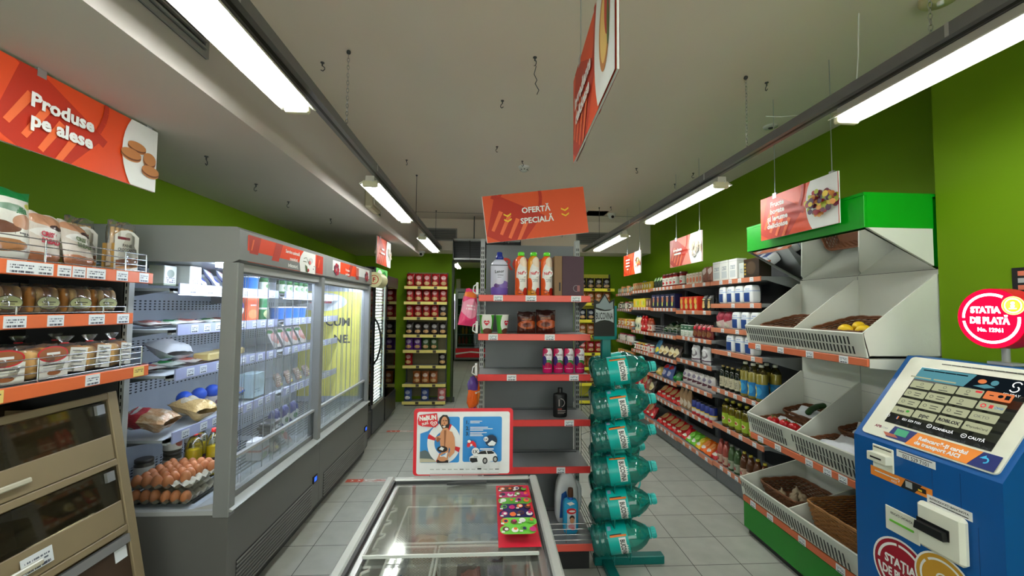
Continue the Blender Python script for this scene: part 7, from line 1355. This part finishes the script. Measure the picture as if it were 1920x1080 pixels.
# ---------------------------------------------------------------- baskets and produce
wick = mat('dark wicker', (104, 62, 34), .6, var=.2, scale=60); wick2 = mat('honey wicker', (158, 108, 60), .6, var=.2, scale=60)
def P_basket(key, w, l, h, m, sh):
    mb = MB(); K = 64; R0 = max(3, int(h/.011))
    def rp(t_, f):
        a, b = w/2*f, l/2*f; r_ = .25; per = [(-a, -b), (a, -b), (a, b), (-a, b)]; s_ = t_*4; i = int(s_) % 4; u = s_-int(s_); p0, p1 = per[i], per[(i+1) % 4]
        x, y = p0[0]+(p1[0]-p0[0])*u, p0[1]+(p1[1]-p0[1])*u
        k_ = (abs(x)/a)**8+(abs(y)/b)**8; k_ = k_**(-1/8) if k_ > 0 else 1; return x*min(1, k_), y*min(1, k_)
    for r_ in range(R0):
        z = .006+r_*h/R0; f = .84+.16*r_/R0; pts = []
        for i in range(K+1): x, y = rp((i % K)/K, f); o_ = .0035*(1 if (i+r_) % 2 else -1); d = math.hypot(x, y); pts.append((x*(1+o_/d), y*(1+o_/d), z))
        mb.tube(pts, .0058, m, 4)
    mb.box(-w/2*.86, w/2*.86, -l/2*.86, l/2*.86, .002, .007, m)
    mr = MB()
    for q in range(2):
        pts = [(*rp((i % K)/K, 1.0), h+.004+.004*math.sin(i*.8+q*PI)) for i in range(K+1)]; mr.tube(pts, .0062, m, 5)
    return proto(key, sh, [('weave', mb), ('rim', mr)])
P_basket('bk', .30, .36, .085, wick, 'wicker_basket'); P_basket('bk2', .37, .42, .16, wick2, 'wicker_basket'); P_basket('bk3', .20, .38, .07, wick, 'wicker_basket')
BK = 'wicker baskets on the produce stand'
def bask(key, x, y, z, lab, tilt=-.16): return place(key, (x, y, z), 0, lab, 'wicker basket', BK, rot=(0, tilt, 0))
T1, T2_, T3 = 1.347, .712, .274
bask('bk', 2.08, 2.64, T1+.062, 'dark wicker basket in the far bin of the top tray', -.26); bask('bk', 2.08, 2.18, T1+.062, 'dark wicker basket holding lemons in the top tray', -.26)
bask('bk3', 1.996, 2.64, T2_+.035, 'dark wicker basket with tomatoes in the middle tray', -.12); bask('bk3', 2.188, 2.64, T2_+.10, 'dark wicker basket with a cucumber at the rear of the middle tray', -.2); bask('bk3', 1.996, 2.18, T2_+.035, 'dark wicker basket lined with white paper beside the kiosk', -.12); bask('bk3', 2.188, 2.18, T2_+.10, 'dark wicker basket at the rear of the middle tray beside the kiosk', -.2)
bask('bk', 2.06, 2.66, T3+.022, 'dark wicker basket with garlic in the bottom tray', -.05); bask('bk2', 2.065, 2.175, T3+.018, 'large honey coloured wicker basket in the bottom tray', -.03)
lem = mat('lemon peel', (238, 196, 30), .4, bump=.15, scale=60); mb = MB(); mb.lathe([(.001, 0), (.008, .004), (.02, .014), (.029, .03), (.031, .042), (.029, .056), (.02, .070), (.009, .078), (.001, .083)], lem, 16, cap=False); proto('lemon', 'lemon', [('lemon', mb)])
for i, (x, y, z, r_) in enumerate(((2.00, 2.25, 1.462, .2), (2.00, 2.14, 1.462, 1.2), (2.06, 2.19, 1.478, 2.2), (2.09, 2.08, 1.482, .8))): place('lemon', (x, y, z), 0, 'yellow lemon in the top basket, '+['nearest the doorway side', 'nearest the front edge', 'on top of the others', 'nearest the kiosk side'][i], 'lemon', 'lemons in the top basket', rot=(PI/2, 0, r_))
tom = mat('tomato skin', (176, 20, 26), .2); mb = MB(); mb.ball((0, 0, .032), .038, tom, 18, 10, sz=.84); mg = MB()
for i in range(5): a = i*2*PI/5; mg.add([(0, 0, .0645), (.018*math.cos(a-.25), .018*math.sin(a-.25), .064), (.026*math.cos(a), .026*math.sin(a), .062), (.018*math.cos(a+.25), .018*math.sin(a+.25), .064)], [(0, 1, 2, 3)], mat('tomato leaf', (60, 100, 30), .5))
mg.rod((0, 0, .062), (.004, 0, .074), .0025, mat('tomato leaf', (60, 100, 30), .5), 6); proto('tomato', 'tomato', [('body', mb), ('stalk', mg)])
for i, (x, y) in enumerate(((1.955, 2.74), (1.965, 2.65), (1.96, 2.565))): place('tomato', (x, y, T2_+.070), 0, 'red tomato at the front of the middle tray, '+['far end of the three', 'middle of the three', 'end nearest the divider'][i], 'tomato', 'tomatoes on white paper', rot=(.2, -.2, i))
def paper(name, x, y, z, w, l, lab, rot=(0, -.1, .2)):
    mb = MB(); N = 8; vs = [((i/N-.5)*w, (j/N-.5)*l, .012*math.sin(i*1.1+j*.7)+.01*noise.noise(Vector((i*.6, j*.5, x*9)))) for i in range(N+1) for j in range(N+1)]
    mb.add(vs, [(i*(N+1)+j, (i+1)*(N+1)+j, (i+1)*(N+1)+j+1, i*(N+1)+j+1) for i in range(N) for j in range(N)], mat('white lining paper', (214, 216, 222), .8), True); o = mb.build('lining_paper'); o.location = (x, y, z); o.rotation_euler = rot; tag(o, lab, 'paper', 'white lining papers')
paper('p', 2.00, 2.64, T2_+.085, .16, .30, 'white paper under the tomatoes', (0, -.25, .15)); paper('p', 2.17, 2.64, T2_+.165, .14, .26, 'white paper under the cucumber', (0, -.25, .3)); paper('p', 1.99, 2.20, T2_+.10, .17, .30, 'white paper in the front basket beside the kiosk', (0, -.3, -.2)); paper('p', 2.17, 2.20, T2_+.175, .12, .2, 'white paper in the rear basket beside the kiosk', (0, -.4, .5))
mb = MB(); mb.tube([(0, 0, 0), (.05, .01, .004), (.1, .012, .004), (.15, 0, 0)], .019, mat('cucumber skin', (30, 66, 24), .35), 12); mb.ball((0, 0, 0), .0188, mat('cucumber skin', (30, 66, 24), .35), 12, 8); mb.ball((.15, 0, 0), .0188, mat('cucumber skin', (30, 66, 24), .35), 12, 8); o = mb.build('cucumber'); o.location = (2.11, 2.62, T2_+.185); o.rotation_euler = (0, -.22, .3); tag(o, 'dark green cucumber on white paper in the rear basket', 'cucumber')
gar = mat('garlic skin', (196, 176, 146), .6, var=.15, scale=30); mb = MB(); mb.lathe([(.008, 0), (.024, .008), (.028, .02), (.022, .034), (.008, .044), (.004, .06)], gar, 12); proto('garlic', 'garlic_bulb', [('garlic_bulb', mb)])
for i, (x, y) in enumerate(((1.99, 2.72), (2.0, 2.64), (2.04, 2.69), (2.06, 2.60), (2.10, 2.66), (1.99, 2.57), (2.11, 2.74))): place('garlic', (x, y, T3+.035), 0, 'pale garlic bulb in the bottom basket, %s of the heap counted from the front' % ORD[i], 'garlic', 'garlic bulbs in the bottom basket', rot=(.5*(i % 3), .4*(i % 2), i))
FILLM['hj'] = mat('honey', (120, 70, 20), .2); P_jar('hj', 'preserve_jar', .042, .14, mat('honey brown', (110, 66, 30), .15), mat('yellow lid', (232, 220, 20), .35), KR('honey label', (150, 120, 90), text=[(.5, .5, .6, .3, 3, (60, 40, 20))])); place('hj', (1.935, 2.015, T2_+.075), 0, 'jar with bright yellow lid standing beside the kiosk', 'jar')
# ---------------------------------------------------------------- ice creams
ice = {'icb': ((24, 110, 190), (226, 230, 234)), 'icd': ((44, 20, 18), (150, 60, 40)), 'icg': ((80, 84, 40), (60, 26, 20)), 'icr': ((120, 44, 30), (40, 20, 20))}
for i, (k_, (c_, c2)) in enumerate(ice.items()): P_pouch(k_, 'ice_cream_wrapper', .075, .17, .035, KR('ice print '+k_, c_, spots=[(.55, .5, .35, .26, c2)], text=[(.5, .6, .5, .12, 2, (230, 225, 215))], rough=.2, bump=.5), 80+i)
IG = 'wrapped ice creams in the freezer'
def icecream(key, x, y, z, lab, rot, s=None): return place(key, (x, y+.10, z+.03), 0, lab, 'ice cream', IG, rot=rot, s=s)
def P_mag():
    mb = MB(); pouch_mesh(mb, .16, .09, .04, KR('magnum print', (110, 104, 56), spots=[(.25, .5, .35, .5, (60, 24, 24)), (.7, .6, .3, .3, (140, 134, 80))], rough=.15, bump=.5), 91); ml = MB(); p = Pl(ml, (.03, -.023, 0), (1, 0, 0), (0, 0, 1), 0); p.text('M', .0, .055, .026, hair, .02); proto('mag', 'ice_cream_wrapper', [('body', mb), ('lettering', ml)])
P_mag()
for i, (x, y, l_) in enumerate(((-.295, 1.15, 'blue-cornered ice cream wrapper at the far end of the narrow basket'), (-.235, 1.06, 'blue ice cream wrapper in the middle of the narrow basket'), (-.195, 1.13, 'small blue ice cream wrapper by the basket divider'), (-.28, .95, 'blue ice cream wrapper nearest in the narrow basket'))): icecream('icb', x, y, .53, l_, (-.35, .08*(i-1), .3*(i-1)), s=(.95, 1, 1.15))
mb = MB(); pouch_mesh(mb, .085, .20, .05, KR('white stripe wrapper', (226, 226, 224), bands=[(.0, .1, (30, 100, 180))], spots=[(.95, .5, .16, .5, (40, 30, 50))], rough=.2, bump=.4), 93); ml = MB(); p = Pl(ml, (.02, -.027, 0), (1, 0, 0), (0, 0, 1), 0); p.text('Corne', .005, .12, .022, ink, .03, rot=PI/2, w=.07); proto('wht', 'ice_cream_wrapper', [('body', mb), ('lettering', ml)])
icecream('wht', -.265, 1.09, .56, 'white ice cream wrapper with dark edge lying in the narrow basket', (-.9, 0, .15))
mb = MB(); mb.lathe([(.002, 0), (.036, .15), (.040, .155), (.036, .162)], KR('cone print', (56, 26, 22), bands=[(.4, .5, (180, 70, 50))], text=[(.5, .7, .6, .2, 2, (230, 225, 215))], rough=.25), 18); ml = MB(); ml.ball((0, 0, .162), .037, clear('cone dome', (236, 238, 238), .12, haze=.06), 16, 10, sz=1.1); mc = MB(); mc.ball((0, 0, .158), .031, mat('vanilla swirl', (224, 214, 190), .5), 14, 8, sz=.9); mc.tube([(.02, -.015, .18), (0, -.02, .188), (-.02, -.01, .18)], .003, ink, 5); proto('cone', 'ice_cream_cone', [('cone', mb), ('dome', ml), ('ice', mc)])
for i, (x, y, r_) in enumerate(((-.105, 1.06, 0), (-.01, 1.05, .6), (-.115, .95, .3), (.0, .95, 1), (.08, .93, 2))): icecream('cone', x, y, .535, 'ice cream cone with clear dome in the wide basket, %s' % ['beside the divider', 'middle of the far row', 'near row beside the divider', 'near row, middle', 'near row, outer side'][i], (-.25, .05, r_))
for i, (x, y, k_, ry) in enumerate(((-.075, 1.17, 'icd', .1), (-.02, 1.15, 'icr', -.1), (.02, 1.18, 'icd', .15), (.05, 1.12, 'icd', -.25), (-.135, 1.13, 'icr', 0))): icecream(k_, x, y, .56, 'dark brown ice cream wrapper standing in the wide basket, %s' % ['at the tall tip', 'second from the divider', 'behind the clear cones', 'beside the olive wrapper', 'against the divider'][i], (-.12, ry, .3*i), s=(.8, 1, 1.15))
icecream('mag', .075, 1.09, .67, 'olive green and brown ice cream wrapper with the letter M', (-.75, .18, .1)); icecream('mag', .07, 1.0, .62, 'second olive green ice cream wrapper, lying below the first', (-.9, .1, -.1))
P_pouch('froz', 'frozen_food_bag', .2, .26, .08, KR('frozen bag print', (196, 190, 170), spots=[(.5, .5, .4, .3, (160, 140, 110))], rough=.3, bump=.4), 95)  # pale bags added to lighten the dark rear of the freezer
for i, (x, y) in enumerate(((-.22, 1.42), (-.08, 1.42), (.06, 1.42))): place('froz', (x, y, .64), 0, 'pale frozen food bag under the rear lid, '+['at the wavy wire side', 'in the middle', 'below the price sheet'][i], 'frozen food bag', 'added frozen bags under the lid', rot=(-1.25, .05*i, .12*i-.1), s=(.62, .8, .78))
for k_, v in list(PROTO.items()):
    if not v[1]:
        for c_ in list(v[0].children): bpy.data.objects.remove(c_)
        bpy.data.objects.remove(v[0])
